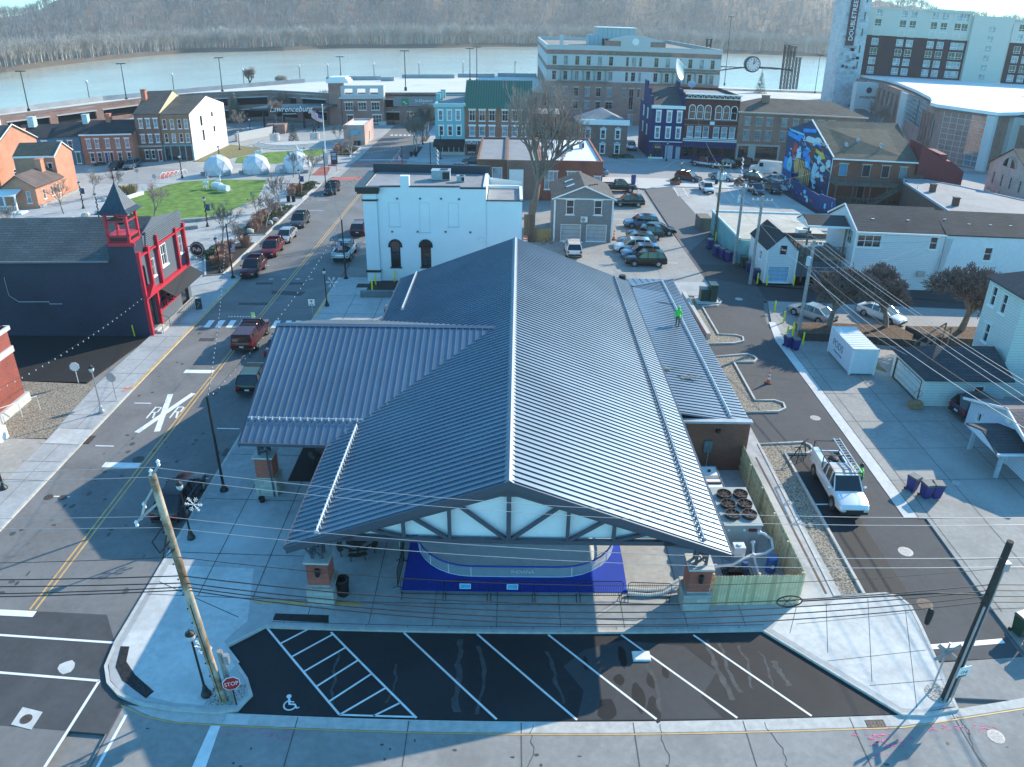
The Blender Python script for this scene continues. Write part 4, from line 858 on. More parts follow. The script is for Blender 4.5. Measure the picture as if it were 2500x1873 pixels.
def building(name,label,cat,bx,h,wm,roof=('flat',),wins=(),rz=0,group=None,z0=0.0,base=None,skip=(),depth=.16,doors=()):
    """bx = x0,x1,y0,y1. wins: (side, centre, sill, w, h, style, lintel[, glass[, frame]])"""
    x0,x1,y0,y1=bx;t=thing(name,label,cat,((x0+x1)/2,y0,z0),0,group);t['h']=h
    kind=roof[0];rise=roof[2] if len(roof) > 2 else 0
    mb=MB()
    for sd in 'SNWE':
        T=side_T(sd,*bx);ua,ub=(x0,x1) if sd in 'SN' else (y0,y1)
        hol=[(q[1]-q[3]/2,q[1]+q[3]/2,q[2],q[2]+q[4]) for q in wins if q[0] == sd]
        facade(mb,T,ua,ub,z0,h,hol,depth)
        if (kind == 'gableX' and sd in 'WE') or (kind == 'gableY' and sd in 'SN'):
            m_=(ua+ub)/2;mb.quad(T(ua,0,h),T(ub,0,h),T(m_,0,h+rise))
    obj('wall',mb,wm,t,recalc=False)
    rm=roof[1] if len(roof) > 1 else m_flat;o=roof[3] if len(roof) > 3 else .3
    mb=MB()
    if kind == 'flat':
        par=rise or .5
        mb.box(x0+.25,x1-.25,y0+.25,y1-.25,h-.2,h-.02);obj('roof',mb,rm,t)
        mb=MB();e=.03
        for q in ((x0-e,x1+e,y0-e,y0+.27),(x0-e,x1+e,y1-.27,y1+e),(x0-e,x0+.27,y0+.27,y1-.27),(x1-.27,x1+e,y0+.27,y1-.27)):mb.box(*q,h,h+par)
        obj('parapet',mb,roof[3] if len(roof) > 3 else wm,t)
    elif kind == 'gableX':     # ridge along X
        m_=(y0+y1)/2;k=rise/((y1-y0)/2)
        mb.slab([(x0-o,y0-o,h-k*o+.1),(x1+o,y0-o,h-k*o+.1),(x1+o,m_,h+rise+.1),(x0-o,m_,h+rise+.1)],.12);mb.slab([(x0-o,m_,h+rise+.1),(x1+o,m_,h+rise+.1),(x1+o,y1+o,h-k*o+.1),(x0-o,y1+o,h-k*o+.1)],.12)
        obj('roof',mb,rm,t)
    elif kind == 'gableY':
        m_=(x0+x1)/2;k=rise/((x1-x0)/2)
        mb.slab([(x0-o,y0-o,h-k*o+.1),(m_,y0-o,h+rise+.1),(m_,y1+o,h+rise+.1),(x0-o,y1+o,h-k*o+.1)],.12);mb.slab([(m_,y0-o,h+rise+.1),(x1+o,y0-o,h-k*o+.1),(x1+o,y1+o,h-k*o+.1),(m_,y1+o,h+rise+.1)],.12)
        obj('roof',mb,rm,t)
    elif kind == 'hip':
        d=min(x1-x0,y1-y0)/2+o;a,b,c,e=x0-o,x1+o,y0-o,y1+o;zz=h+rise;hh=h+.02
        if x1-x0 >= y1-y0:r0,r1=(a+d,(c+e)/2,zz),(b-d,(c+e)/2,zz);fs=[[(a,c,hh),(b,c,hh),r1,r0],[(b,c,hh),(b,e,hh),r1],[(b,e,hh),(a,e,hh),r0,r1],[(a,e,hh),(a,c,hh),r0]]
        else:r0,r1=((a+b)/2,c+d,zz),((a+b)/2,e-d,zz);fs=[[(a,c,hh),(b,c,hh),r0],[(b,c,hh),(b,e,hh),r1,r0],[(b,e,hh),(a,e,hh),r1],[(a,e,hh),(a,c,hh),r0,r1]]
        for f in fs:mb.slab(f,.12)
        obj('roof',mb,rm,t)
    elif kind == 'mono':       # falls towards -Y
        mb.slab([(x0-o,y0-o,h+.06),(x1+o,y0-o,h+.06),(x1+o,y1,h+rise+.06),(x0-o,y1,h+rise+.06)],.12);obj('roof',mb,rm,t)
        mb=MB()
        for xx in (x0,x1):mb.quad((xx,y0,h),(xx,y1,h),(xx,y1,h+rise))
        mb.quad((x0,y1,h),(x1,y1,h),(x1,y1,h+rise),(x0,y1,h+rise));obj('gable_wall',mb,wm,t)
    for q in wins:
        sd,c_,z_,w_,h_,st=q[:6];li=q[6] if len(q) > 6 else 0
        window(t,side_T(sd,*bx),c_,z_,w_,h_,st,q[8] if len(q) > 8 else None,q[7] if len(q) > 7 else None,depth,li,name='door' if st == 'door' else 'window')
    del t['h']
    return t
def bit(t,name,fn,m,**k):
    mb=MB();fn(mb);return obj(name,mb,m,t,**k)
def chimney(t,x,y,z0,z1,w,m,d=None):
    d=d or w;mb=MB();mb.box(x-w/2,x+w/2,y-d/2,y+d/2,z0,z1);mb.box(x-w/2-.06,x+w/2+.06,y-d/2-.06,y+d/2+.06,z1,z1+.12);return obj('chimney',mb,m,t)
# --- white painted two-storey shop block behind the pavilion
m_wb=mat('white painted brick',(.74,.78,.79),.7,var=.03,scale=.6,kind=None,bump=.15)
WB=thing('shop_building','big white painted brick building with black stars and two arched windows behind the pavilion','building',(-6.6,76.3,0))
mb=MB();T=side_T('S',-14.5,1.2,76.3,84.5)
facade(mb,T,-14.5,-2.4,0,9.9,[(-12.2,-11.2,1.6,4.3),(-9.1,-8.05,1.6,4.3)]);facade(mb,T,-2.4,1.2,0,8.55,[])
mb.quad((-14.5,76.3,0),(-14.5,88.5,0),(-14.5,88.5,9.9),(-14.5,76.3,9.9));mb.quad((1.2,76.3,0),(1.2,83,0),(1.2,83,8.55),(1.2,76.3,8.55));mb.quad((-2.4,76.3,8.3),(-2.4,88,8.3),(-2.4,88,9.9),(-2.4,76.3,9.9));mb.quad((-14.5,88.5,0),(1.2,84,0),(1.2,84,9),(-14.5,88.5,10))
mb.box(-14.7,-13.35,76.05,76.32,0,9.4);mb.box(-10.95,-10.05,76.31,77.0,9.9,11.0);mb.box(.95,1.25,76.31,83,8.55,8.8);mb.box(-2.4,1.25,82.7,83,8.55,8.8);mb.box(-2.7,-2.38,76.31,84,9.86,10.02)
obj('wall',mb,m_wb,WB)
bit(WB,'roof',lambda b:(b.prism([(-15.0,76.4),(-2.5,76.4),(-2.3,83.3),(-15.0,84.6)],9.75,9.86),b.box(-2.3,.95,76.4,82.7,8.3,8.45)),m_flat)
bit(WB,'cornice',lambda b:(b.box(-15.4,-13.0,75.75,76.5,9.55,10.0),b.box(-15.25,-13.1,75.9,76.5,9.3,9.55),b.box(-15.5,-14.6,76.5,84.6,9.45,10.0),b.box(-14.8,-13.25,75.95,76.3,8.55,8.72),b.box(-14.8,-13.25,75.95,76.3,1.1,1.32)),black)
bit(WB,'coping',lambda b:(b.box(-13.0,-10.95,76.22,76.6,9.9,10.02),b.box(-10.05,-5.0,76.22,76.6,9.9,10.02),b.box(-5.0,-2.4,76.22,76.6,9.75,9.9),b.box(-2.4,1.3,76.22,76.5,8.55,8.65),b.prism([(-15.0,84.5),(-2.2,83.2),(-2.2,83.5),(-15.0,84.9)],9.8,10.75)),mat('dark coping',(.03,.035,.05),.6))
m_bf=mat('black window frame',(.012,.013,.015),.4)
for cx in (-11.7,-8.57):
    fr=window(WB,T,cx,1.6,1.0,2.7,'plain',m_bf,glass,lintel=0)
    mb=MB();n=10;r0,r1=.5,.72
    vs=[(cx+r*cos(pi*i/n),y,3.85+r*sin(pi*i/n)) for y in (76.22,76.34) for r in (r0,r1) for i in range(n+1)];k=n+1
    mb.add(vs,[(i,i+1,k+i+1,k+i) for i in range(n)]+[(i,2*k+i,2*k+i+1,i+1) for i in range(n)]+[(k+i,k+i+1,3*k+i+1,3*k+i) for i in range(n)])
    mb.box(cx-.72,cx-.5,76.22,76.34,3.7,3.87);mb.box(cx+.5,cx+.72,76.22,76.34,3.7,3.87);obj('arch_hood',mb,m_bf,WB,recalc=True)
    mb=MB();mb.add([(cx,76.25,3.85)]+[(cx+r0*cos(pi*i/n),76.25,3.85+r0*sin(pi*i/n)) for i in range(n+1)],[tuple(range(n+2))]);obj('fanlight',mb,glass,WB)
for x,z in ((-11.3,8.75),(-9.0,8.75),(-6.9,8.75),(-5.1,8.72),(-11.95,5.35),(-9.35,5.35),(-6.5,5.35),(-4.0,5.33)):
    mb=MB();pts=[(x+(.15 if i % 2 == 0 else .06)*sin(2*pi*i/10),z+(.15 if i % 2 == 0 else .06)*cos(2*pi*i/10)) for i in range(10)]
    mb.add([(a,76.24,b) for a,b in pts]+[(a,76.3,b) for a,b in pts],[tuple(range(10))]+[(i,10+i,10+(i+1) % 10,(i+1) % 10) for i in range(10)]);obj('wall_star',mb,m_bf,WB)
m_seam=mat('bricked-up window outline',(.50,.56,.60),.7,var=.05)
for x0,x1,z0_,z1_ in ((-12.2,-11.1,5.9,8.3),(-9.1,-8.1,5.3,8.3),(-6.2,-5.2,5.9,8.3)):
    bit(WB,'blind_window',lambda b:(b.box(x0,x0+.03,76.28,76.3,z0_,z1_),b.box(x1,x1+.03,76.28,76.3,z0_,z1_),b.box(x0,x1,76.28,76.3,z1_,z1_+.04),b.box(x0-.1,x1+.1,76.24,76.3,z0_-.08,z0_)),m_seam)
bit(WB,'meter',lambda b:b.box(-3.0,-2.7,76.1,76.3,4.5,4.8),white)
bit(WB,'pipe',lambda b:(b.tube([(-2.36,76.25,8.5),(-2.36,76.25,.3)],.02,4),b.tube([(-13.3,76.2,8.5),(-13.3,76.2,.2)],.02,4)),m_seam)
m_ac=mat('rooftop unit grey',(.30,.36,.40),.5,.1)
def rooftop(x,y,z,w,d,h,lab,cat='rooftop unit',m=None,fan=True):
    t=thing('rooftop_unit',lab,cat,(x,y,z));mb=MB();mb.box(x-w/2,x+w/2,y-d/2,y+d/2,z+.05,z+h);mb.box(x-w/2-.04,x+w/2+.04,y-d/2-.04,y+d/2+.04,z+h,z+h+.05);obj('casing',mb,m or m_ac,t)
    mb=MB();mb.box(x+w*.1,x+w*.48,y-d/2-.02,y-d/2-.002,z+.15,z+h-.1);obj('grille',mb,black,t)
    if fan:mb=MB();mb.lathe([(0,z+h+.05),(min(w,d)*.33,z+h+.05),(min(w,d)*.33,z+h+.12),(0,z+h+.10)],(x+w*.18,y,0),14);obj('fan',mb,black,t)
rooftop(-7.2,80.3,9.86,1.9,1.3,1.0,'larger boxy unit on the white building roof');rooftop(-5.1,79.3,9.86,.8,.7,.6,'smaller square unit on the white building roof')
# --- grey garage house
gh_w=mat('grey board siding',(.22,.215,.21),.7,kind='siding',p=(.2,))
GH=building('garage_house','grey sided house with two pale garage doors and brown gabled roof','house',(5.4,12.45,92.3,101.5),5.35,gh_w,('gableY',m_shy,1.45,.35),[('S',7.25,3.4,.95,1.8,'sash',.12),('S',10.65,3.4,.95,1.8,'sash',.12),('S',7.45,.02,2.5,2.15,'plain',0,mat('pale garage door',(.40,.41,.41),.6,kind='siding',p=(.5,))),('S',10.6,.02,2.5,2.15,'plain',0,MATS['pale garage door'])])
bit(GH,'trim',lambda b:(b.box(5.3,5.5,92.2,92.32,0,5.3),b.box(12.35,12.55,92.2,92.32,0,5.3),b.box(5.5,12.35,92.22,92.31,5.25,5.4),b.beam((5.0,91.93,5.3),(8.92,91.93,6.92),.06,.16),b.beam((12.85,91.93,5.3),(8.92,91.93,6.92),.06,.16)),white)
t=thing('wall_air_conditioner','white wall air conditioner between the garage house windows','air conditioner',(9.0,92.2,2.5));mb=MB();mb.box(8.6,9.4,91.9,92.29,2.55,3.2);obj('casing',mb,white,t);mb=MB();mb.lathe([(0,0),(.26,0),(.26,.03),(0,.03)],(0,0,0),16);mb.xf(Matrix.Translation((8.9,91.9,2.87)) @ Matrix.Rotation(pi/2,4,'X'));obj('fan',mb,mat('fan grey',(.3,.3,.3),.5),t)
bit(GH,'vent',lambda b:[b.box(9.6+.4*k,9.8+.4*k,94+k,94.3+k,6.4-.16*k+.2,6.7-.16*k) for k in range(4)],black);bit(GH,'skylight',lambda b:(b.slab([(6.9,95.0,6.08),(7.9,95.0,6.48),(7.9,95.7,6.48),(6.9,95.7,6.08)],.05,(0,0,1)),b.slab([(6.9,98.0,6.08),(7.9,98.0,6.48),(7.9,98.7,6.48),(6.9,98.7,6.08)],.05,(0,0,1))),glassl)
# --- brick row in the middle, with flat roofs (one white)
m_rb=mat('old red brick',(.17,.075,.055),.88,kind='brick');m_rb2=mat('brown red brick',(.20,.115,.085),.88,kind='brick');m_dkb=mat('deep brown brick',(.12,.085,.065),.9,kind='brick')  # m_dkb is a plain dark brown brick
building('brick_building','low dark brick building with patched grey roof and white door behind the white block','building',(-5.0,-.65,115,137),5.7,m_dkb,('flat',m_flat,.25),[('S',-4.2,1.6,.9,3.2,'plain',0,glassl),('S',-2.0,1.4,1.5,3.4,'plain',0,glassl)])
building('brick_building','narrow brick building with grey roof and white painted door wall','building',(-.6,4.4,114.6,137),5.7,mat('weathered grey brick',(.15,.13,.115),.9,kind='brick'),('flat',m_flat,.25),[('S',.9,2.2,1.0,1.7,'grid',.1)])
t=building('brick_building','red brick building with white flat roof and green framed windows','building',(4.45,13.6,114.6,137.5),5.7,m_rb,('flat',m_wroof,.3),[('S',6.0,1.7,1.9,2.7,'multi',.12,glassl),('S',9.3,1.7,1.9,2.7,'multi',.12,glassl),('S',12.9,2.7,.95,1.1,'plain',.08,glassl)])
bit(t,'white_door_wall',lambda b:b.box(-.2,1.9,114.4,114.57,.1,4.6),white)
for x,y,w_,lb in ((6.5,127,.8,'dark vent box on the white roof by the bare tree'),(9.4,125.5,1.0,'tall pale duct in the middle of the white flat roof'),(11.5,128,.8,'dark box at the far side of the white roof')):rooftop(x,y,5.75,w_,w_,.9,lb,fan=False)
# --- turquoise and green-roofed row
m_tq=mat('turquoise painted wall',(.20,.42,.44),.7,var=.04,bump=.1)
TQ=building('shop_building','turquoise three-storey corner shop with black awning','shop',(-14.7,-8.95,153,171),9.7,m_tq,('flat',m_flat,.3),[('S',x,6.8,.8,1.85,'cap',.2,glassl) for x in (-13.6,-11.9,-10.2)]+[('S',x,3.9,.8,1.8,'cap',.2) for x in (-13.5,-11.8,-10.1)])
bit(TQ,'cornice',lambda b:(b.box(-14.9,-8.8,152.7,153.0,9.3,9.95),),mat('pale turquoise trim',(.34,.52,.54),.6))
m_awn=mat('black awning',(.010,.011,.012),.7)
bit(TQ,'awning',lambda b:(b.slab([(-15.0,151.2,2.3),(-9.0,151.2,2.3),(-9.0,152.95,3.2),(-15.0,152.95,3.2)],.08),b.box(-15.0,-9.0,151.17,151.25,1.95,2.3)),m_awn)
bit(TQ,'shopfront',lambda b:[b.box(x,x+.14,152.8,152.98,.1,2.6) for x in (-14.7,-13.4,-12.2,-11.2,-10.2,-9.15)]+[b.box(-14.6,-9,152.85,152.97,.1,.75)],mat('cream shopfront',(.50,.48,.42),.6));bit(TQ,'shop_window',lambda b:b.box(-14.5,-9.1,152.92,152.99,.75,2.5),glass)
for i in range(3):chimney(TQ,-14.4+i*.1,158+i*4.5,9.7,11.2,.9,m_tq)
m_gr=mat('green ribbed metal roof',(.045,.17,.10),.5,.2,var=.08)
GR=building('shop_building','red brick three-storey shop with green ribbed metal roof','shop',(-8.9,3.9,152.8,172),9.3,m_rb2,('flat',m_flat,.1),[('S',x,6.75,1.15,2.0,'cross',.3,glass) for x in (-7.5,-5.6,-3.7,-1.2,.7,2.6)]+[('S',x,3.85,1.1,1.9,'sash',.3,glassl) for x in (-7.5,-5.6,-3.7,-1.2,.7,2.6)])
def groof(b):
    b.slab([(-9.1,152.4,9.3),(4.1,152.4,9.3),(4.1,162.5,13.6),(-9.1,162.5,13.6)],.14);b.slab([(-9.1,162.5,13.6),(4.1,162.5,13.6),(4.1,172.5,9.4),(-9.1,172.5,9.4)],.14)
    for i in range(27):x=-9.0+i*.5;b.beam((x,152.45,9.36),(x,162.5,13.66),.07,.09)
    b.quad((3.9,152.8,9.3),(3.9,172,9.3),(3.9,162.5,13.4));b.quad((-8.9,152.8,9.3),(-8.9,162.5,13.4),(-8.9,172,9.3))
bit(GR,'metal_roof',groof,m_gr);bit(GR,'roof_seam',lambda b:[b.beam((-8.95+i*.5,152.45,9.42),(-8.95+i*.5,162.5,13.72),.12,.05) for i in range(27)],mat('dark green seam',(.012,.06,.035),.5))
bit(GR,'shopfront',lambda b:(b.box(-8.9,3.9,152.6,152.78,2.9,3.3),),white);bit(GR,'shop_window',lambda b:(b.box(-8.5,-6.8,152.68,152.79,.4,2.2),b.box(-6,-4,152.68,152.79,.4,2.2)),glass)
text('sign_lettering',"DePot's",.8,white,GR,(-7.6+2.5,-.32,2.35));text('sign_lettering','BREW',.55,white,GR,(-7.6+2.5,-.32,.55))
building('brick_building','dark red low brick building left of the small grey brick house','building',(4.2,11.3,158,172),7.3,m_rb,('flat',m_flat,.3),[('S',6.0,3.6,1.1,1.6,'sash',.1),('S',9.2,3.6,1.1,1.6,'sash',.1)])
SB=building('brick_house','small grey brown brick house with hipped roof and blue pedimented windows','house',(13.4,22.9,155.3,166),6.2,mat('grey brown brick',(.15,.13,.12),.9,kind='brick'),('hip',m_flat,2.6,.4),[('S',x,z_,.85,1.7,'cap',.2) for x in (15.1,18.1,21.0) for z_ in (3.4,.5)])
bit(SB,'cornice',lambda b:b.box(13.2,23.2,154.85,155.29,6.1,7.1),white)
bit(SB,'pediment',lambda b:[b.slab([(x-.75,155.12,z_),(x+.75,155.12,z_),(x,155.12,z_+.42)],.16,(0,1,0)) for x in (15.1,18.1,21.0) for z_ in (5.38,2.48)],mat('pale blue trim',(.40,.55,.62),.6),recalc=True)
# --- navy blue, dark red arched and tan buildings
m_navy=mat('navy painted brick',(.012,.018,.095),.7,var=.1,bump=.15)
NB=building('shop_building','navy blue three-storey corner shop with white capped windows and stepped side wall','shop',(27.15,33.5,153.5,168),10.0,m_navy,('flat',m_flat,.1),[('S',x,z_,.78,2.0,'cap',.3,glassl) for x in (28.5,30.6,32.6) for z_ in (7.2,4.1)]+[('W',y,z_,.8,1.7,'cap',.2,glassl) for y in (158,163) for z_ in (7.4,4.2)])
bit(NB,'roof_slope',lambda b:b.slab([(27.3,153.2,10.1),(33.3,153.2,10.1),(33.3,162,13.2),(27.3,162,13.2)],.14),m_shy)
bit(NB,'side_parapet',lambda b:[b.slab([(x,153.4,9.9),(x,153.4,12.0),(x,156.5,12.0),(x,156.5,13.2),(x,160,13.2),(x,160,14.4),(x,163.5,14.4),(x,163.5,9.9)],.3,(1,0,0)) for x in (27.05,33.3)],m_navy,recalc=True)
bit(NB,'cornice',lambda b:(b.box(27.0,33.6,153.1,153.49,9.75,10.35),b.box(27.0,33.6,153.3,153.49,3.35,3.5),b.box(27.0,29.9,153.1,153.49,.1,.4)),white)
bit(NB,'shop_window',lambda b:(b.box(27.9,29.6,153.38,153.47,.6,3.0),),glass);bit(NB,'shop_door',lambda b:(b.box(30.3,31.8,153.36,153.48,.1,2.7),b.box(32.4,33.3,153.4,153.48,.1,2.5)),mat('pale door',(.35,.37,.42),.5))
text('lettering','Scott',.5,white,NB,(28.75-30.325,-.16,2.2))
m_dr=mat('dark red brick',(.075,.025,.022),.85,kind='brick')
DR=building('shop_building','dark red brick shop block with six white arched windows and navy shopfront','shop',(33.6,44.3,153.5,170),12.2,m_dr,('flat',m_flat,.5),[('S',x,8.1,1.1,2.5,'arch',0) for x in (35.0,36.55,38.1,40.2,41.75,43.3)]+[('S',x,4.5,1.15,2.1,'sash',0,glassl) for x in (34.9,36.5,38.05,40.1,41.7,43.3)])
bit(DR,'cornice',lambda b:[b.box(33.4,44.5,152.95,153.48,12.6,12.8),b.box(33.4,44.5,153.2,153.48,11.85,12.0)]+[b.tube([(34.2+i*1.07+.42*cos(a),153.2,12.0+.5*sin(a)) for a in (0,.6,1.2,1.57,2,2.5,pi)],.06,4) for i in range(10)],white)
bit(DR,'string_course',lambda b:(b.box(33.6,44.3,153.38,153.49,7.75,7.95),b.box(33.6,44.3,153.38,153.49,6.75,6.95)),mat('brown stone',(.20,.15,.13),.8));bit(DR,'plaque',lambda b:b.box(38.7,39.6,153.3,153.49,7.0,7.6),white)
bit(DR,'shopfront',lambda b:(b.box(33.6,44.3,152.9,153.48,3.75,3.95),b.box(33.6,44.3,152.95,153.48,4.1,4.25)),white)
bit(DR,'awning',lambda b:(b.box(33.8,44.2,153.0,153.2,2.6,3.7),),m_navy);bit(DR,'shop_window',lambda b:[b.box(x,x+2.0,153.38,153.47,.7,2.5) for x in (33.9,36.6,39.5,42.0)],glass);bit(DR,'stallriser',lambda b:b.box(33.7,44.2,153.35,153.48,.1,.7),m_navy)
m_tan=mat('tan brown brick',(.20,.15,.125),.88,kind='brick');m_tt=mat('stone trim',(.42,.38,.33),.75)
TN=building('shop_building','long tan brick building with two rows of stone framed windows','shop',(44.35,70,153.5,164.5),9.6,m_tan,('hip',mat('warm grey shingles',(.12,.10,.085),.9,kind='shingle',p=('x',)),2.4,.5),[('S',x,z_,1.15,h_,'grid',.2,glassl,m_tt) for x in (46.2,48.5,50.6,53.6,55.9,58.2,61.0,63.2) for z_,h_ in ((7.2,1.5),(4.3,1.9))]+[('S',66.5,7.3,1.1,1.1,'grid',.2,glassl,m_tt),('S',68.8,7.3,1.1,1.1,'grid',.2,glassl,m_tt)])
bit(TN,'eaves',lambda b:b.box(44.0,70.4,152.95,153.4,9.5,9.75),m_tt);bit(TN,'shopfront',lambda b:(b.box(44.5,53.3,153.3,153.48,3.2,3.55),b.box(46.9,48.4,153.3,153.48,.1,3.2),b.box(44.5,44.9,153.3,153.48,.1,3.2),b.box(52.9,53.3,153.3,153.48,.1,3.2)),m_tt)
bit(TN,'shop_window',lambda b:(b.box(44.9,46.9,153.36,153.47,.9,3.2),b.box(48.4,52.9,153.36,153.47,.9,3.2)),glass);chimney(TN,50.5,157.5,9.8,12.6,1.4,m_tan,.9)
# satellite dishes
def dish(x,y,z,r,lab,m=None,tilt=radians(60),az=0):
    t=thing('satellite_dish',lab,'satellite dish',(x,y,z),az);mb=MB();mb.cyl((0,0,0),(0,0,r*.9),.05+r*.03);obj('mast',mb,steel,t,world=False)
    mb=MB();mb.lathe([(0,0),(r*.5,.07*r),(r*.85,.2*r),(r,.3*r),(r*.98,.34*r),(r*.8,.24*r),(0,.05*r)],(0,0,0),16);mb.xf(Matrix.Translation((0,0,r*1.1)) @ Matrix.Rotation(tilt,4,'X'));obj('reflector',mb,m or steel,t,world=False,smooth=True)
    mb=MB();d=Matrix.Translation((0,0,r*1.1)) @ Matrix.Rotation(tilt,4,'X');mb.beam(d @ Vector((0,-r*.9,.3*r)),d @ Vector((0,0,r*.9)),.04);mb.beam(d @ Vector((0,0,r*.9)),d @ Vector((0,r*.9,.3*r)),.04);obj('feed_arm',mb,steel,t,world=False)
dish(33.2,163,14.0,2.2,'big pale satellite dish on the roof above the navy building',mat('pale dish',(.55,.60,.60),.5),radians(75),radians(60));dish(37.2,166,12.6,.8,'small grey satellite dish behind the white arched cornice')
# --- college block
m_ch=mat('pale precast panel',(.50,.50,.49),.7,var=.06,kind=None);m_cb=mat('taupe brick',(.21,.165,.15),.88,kind='brick')
CO=thing('college_building','long five-storey college block with pale panels, taupe brick bands and green lettering','college',(30.6,203,0))
X0c,X1c,Yc0,Yc1=8.7,52.5,203.0,276.0
T=side_T('S',X0c,X1c,Yc0,Yc1);W1=[10.6,13.4,16.25,19.1,21.9,24.7,28.8,30.45,32.1,36.1,39.0,41.8,44.7,47.6,50.4]
rows={14.6:2.2,10.95:2.2};hol=[]
for z_,h_ in rows.items():hol += [(x-(.32 if i in (6,8) else .52),x+(.32 if i in (6,8) else .52),z_,z_+h_) for i,x in enumerate(W1)]
low=[(x-.6,x+.6,7.0,9.1) for x in W1[:6]]+[(28.1,28.8,7.0,9.1),(29.7,30.9,3.9,9.1),(31.8,32.4,7.0,9.1)]+[(x-.6,x+.6,3.9,5.7) for x in W1[:5]]+[(23.8,25.6,3.9,5.7),(29.8,31.0,.1,2.6)]
def part_wall(z0_,z1_,m,hs,w=0.0):
    mb=MB();TT=lambda u,ww,z:T(u,ww+w,z);facade(mb,TT,X0c-w,X1c+w,z0_,z1_,[h for h in hs if h[2] >= z0_ and h[3] <= z1_],.25+w)
    mb.quad((X0c-w,Yc0-w,z0_),(X0c-w,Yc0-w,z1_),(X0c-w,Yc1,z1_),(X0c-w,Yc1,z0_));mb.quad((X1c+w,Yc0-w,z0_),(X1c+w,Yc1,z0_),(X1c+w,Yc1,z1_),(X1c+w,Yc0-w,z1_));mb.quad((X0c,Yc1,z0_),(X1c,Yc1,z0_),(X1c,Yc1,z1_),(X0c,Yc1,z1_))
    obj('wall',mb,m,CO)
part_wall(0,10.6,m_cb,low);part_wall(10.6,13.35,m_ch,hol,.06);part_wall(13.35,14.45,m_cb,[]);part_wall(14.45,17.1,m_ch,hol,.06);part_wall(17.1,18.2,m_cb,[]);part_wall(18.2,19.25,m_ch,[],.15)
gm_=(glass,glassl)
for z_,h_ in rows.items():
    for i,x in enumerate(W1):window(CO,lambda u,w,z:T(u,w+.06,z),x,z_,.64 if i in (6,8) else 1.04,h_,'cross',m_tt,gm_[(i*7+int(z_)) % 3 == 0],.25,0,0)
for a,b,c,d in low:window(CO,T,(a+b)/2,c,b-a,d-c,'cross',m_tt,gm_[(int(a)*3+int(c)) % 2],.25,.3,1)
bit(CO,'roof',lambda b:b.box(X0c+.3,X1c-.3,Yc0+.3,Yc1-.3,18.3,18.5),mat('gravel roof',(.33,.30,.27),.95,kind='gravel',p=(4,)))
bit(CO,'parapet',lambda b:(b.box(X0c-.2,X1c+.2,Yc0-.2,Yc0+.35,19.25,19.35),b.box(X0c-.2,X0c+.35,Yc0+.35,Yc1,19.25,19.35),b.box(X1c-.35,X1c+.2,Yc0+.35,Yc1,19.25,19.35),b.box(X0c,X1c,Yc1-.3,Yc1,18.5,19.5)),m_ch)
bit(CO,'sunshade',lambda b:(b.box(11.0,25.2,202.0,203,13.75,13.95),b.box(36.2,51.3,202.0,203,13.75,13.95)),mat('green grey metal',(.20,.26,.23),.5))
bit(CO,'balcony_rail',lambda b:[b.box(11.2,24.2,202.2,203,10.7,10.85),b.box(37,51,202.2,203,10.7,10.85)]+[b.box(x,x+.35,202.5,202.93,10.8,13.7) for x in (12.0,14.8,17.7,20.5,23.3,37.5,40.3,43.2,46.0,49.0)],MATS['green grey metal'])
bit(CO,'gable',lambda b:(b.box(22.9,38.1,202.9,203.6,19.3,20.6),),m_cb);bit(CO,'pediment',lambda b:(b.slab([(24.0,202.75,20.6),(26.9,202.75,20.6),(26.9,202.75,19.2),(34.3,202.75,19.2),(34.3,202.75,20.6),(37.2,202.75,20.6),(37.2,202.75,20.9),(32.8,202.75,21.9),(28.5,202.75,21.9),(24.0,202.75,20.9)],.6,(0,1,0)),),m_ch,recalc=True)
def clockface(b):b.lathe([(0,0),(.85,0),(.85,.1),(0,.1)],(0,0,0),20);b.xf(Matrix.Translation((30.55,202.72,20.5)) @ Matrix.Rotation(pi/2,4,'X'))
bit(CO,'round_disc',clockface,white)
text('lettering','IVY TECH COMMUNITY COLLEGE',1.25,mat('sign green',(.03,.16,.10),.5),CO,(0,-.05,17.2),ext=.04,sx=.98)
bit(CO,'penthouse',lambda b:(b.box(24.0,34.2,228,240,18.5,23.3),b.box(21.2,24.0,228,236,18.5,21.4)),mat('blue grey cladding',(.33,.42,.46),.4,kind='planks',p=(1.2,(.33,.42,.46))));bit(CO,'penthouse_roof',lambda b:b.box(23.7,34.5,227.7,240.3,23.3,23.5),white)
bit(CO,'flue',lambda b:(b.box(12.2,13.1,210,210.9,18.5,21.5),b.box(12.0,13.3,209.8,211.1,18.5,19.0)),steel)
bit(CO,'cooling_unit',lambda b:[b.slab([(24.5+i*.9,222,18.6),(25.2+i*.9,222,18.6),(24.9+i*.9,222,20.6),(24.4+i*.9,222,20.6)],2,(0,1,0)) for i in range(3)],black,recalc=True)
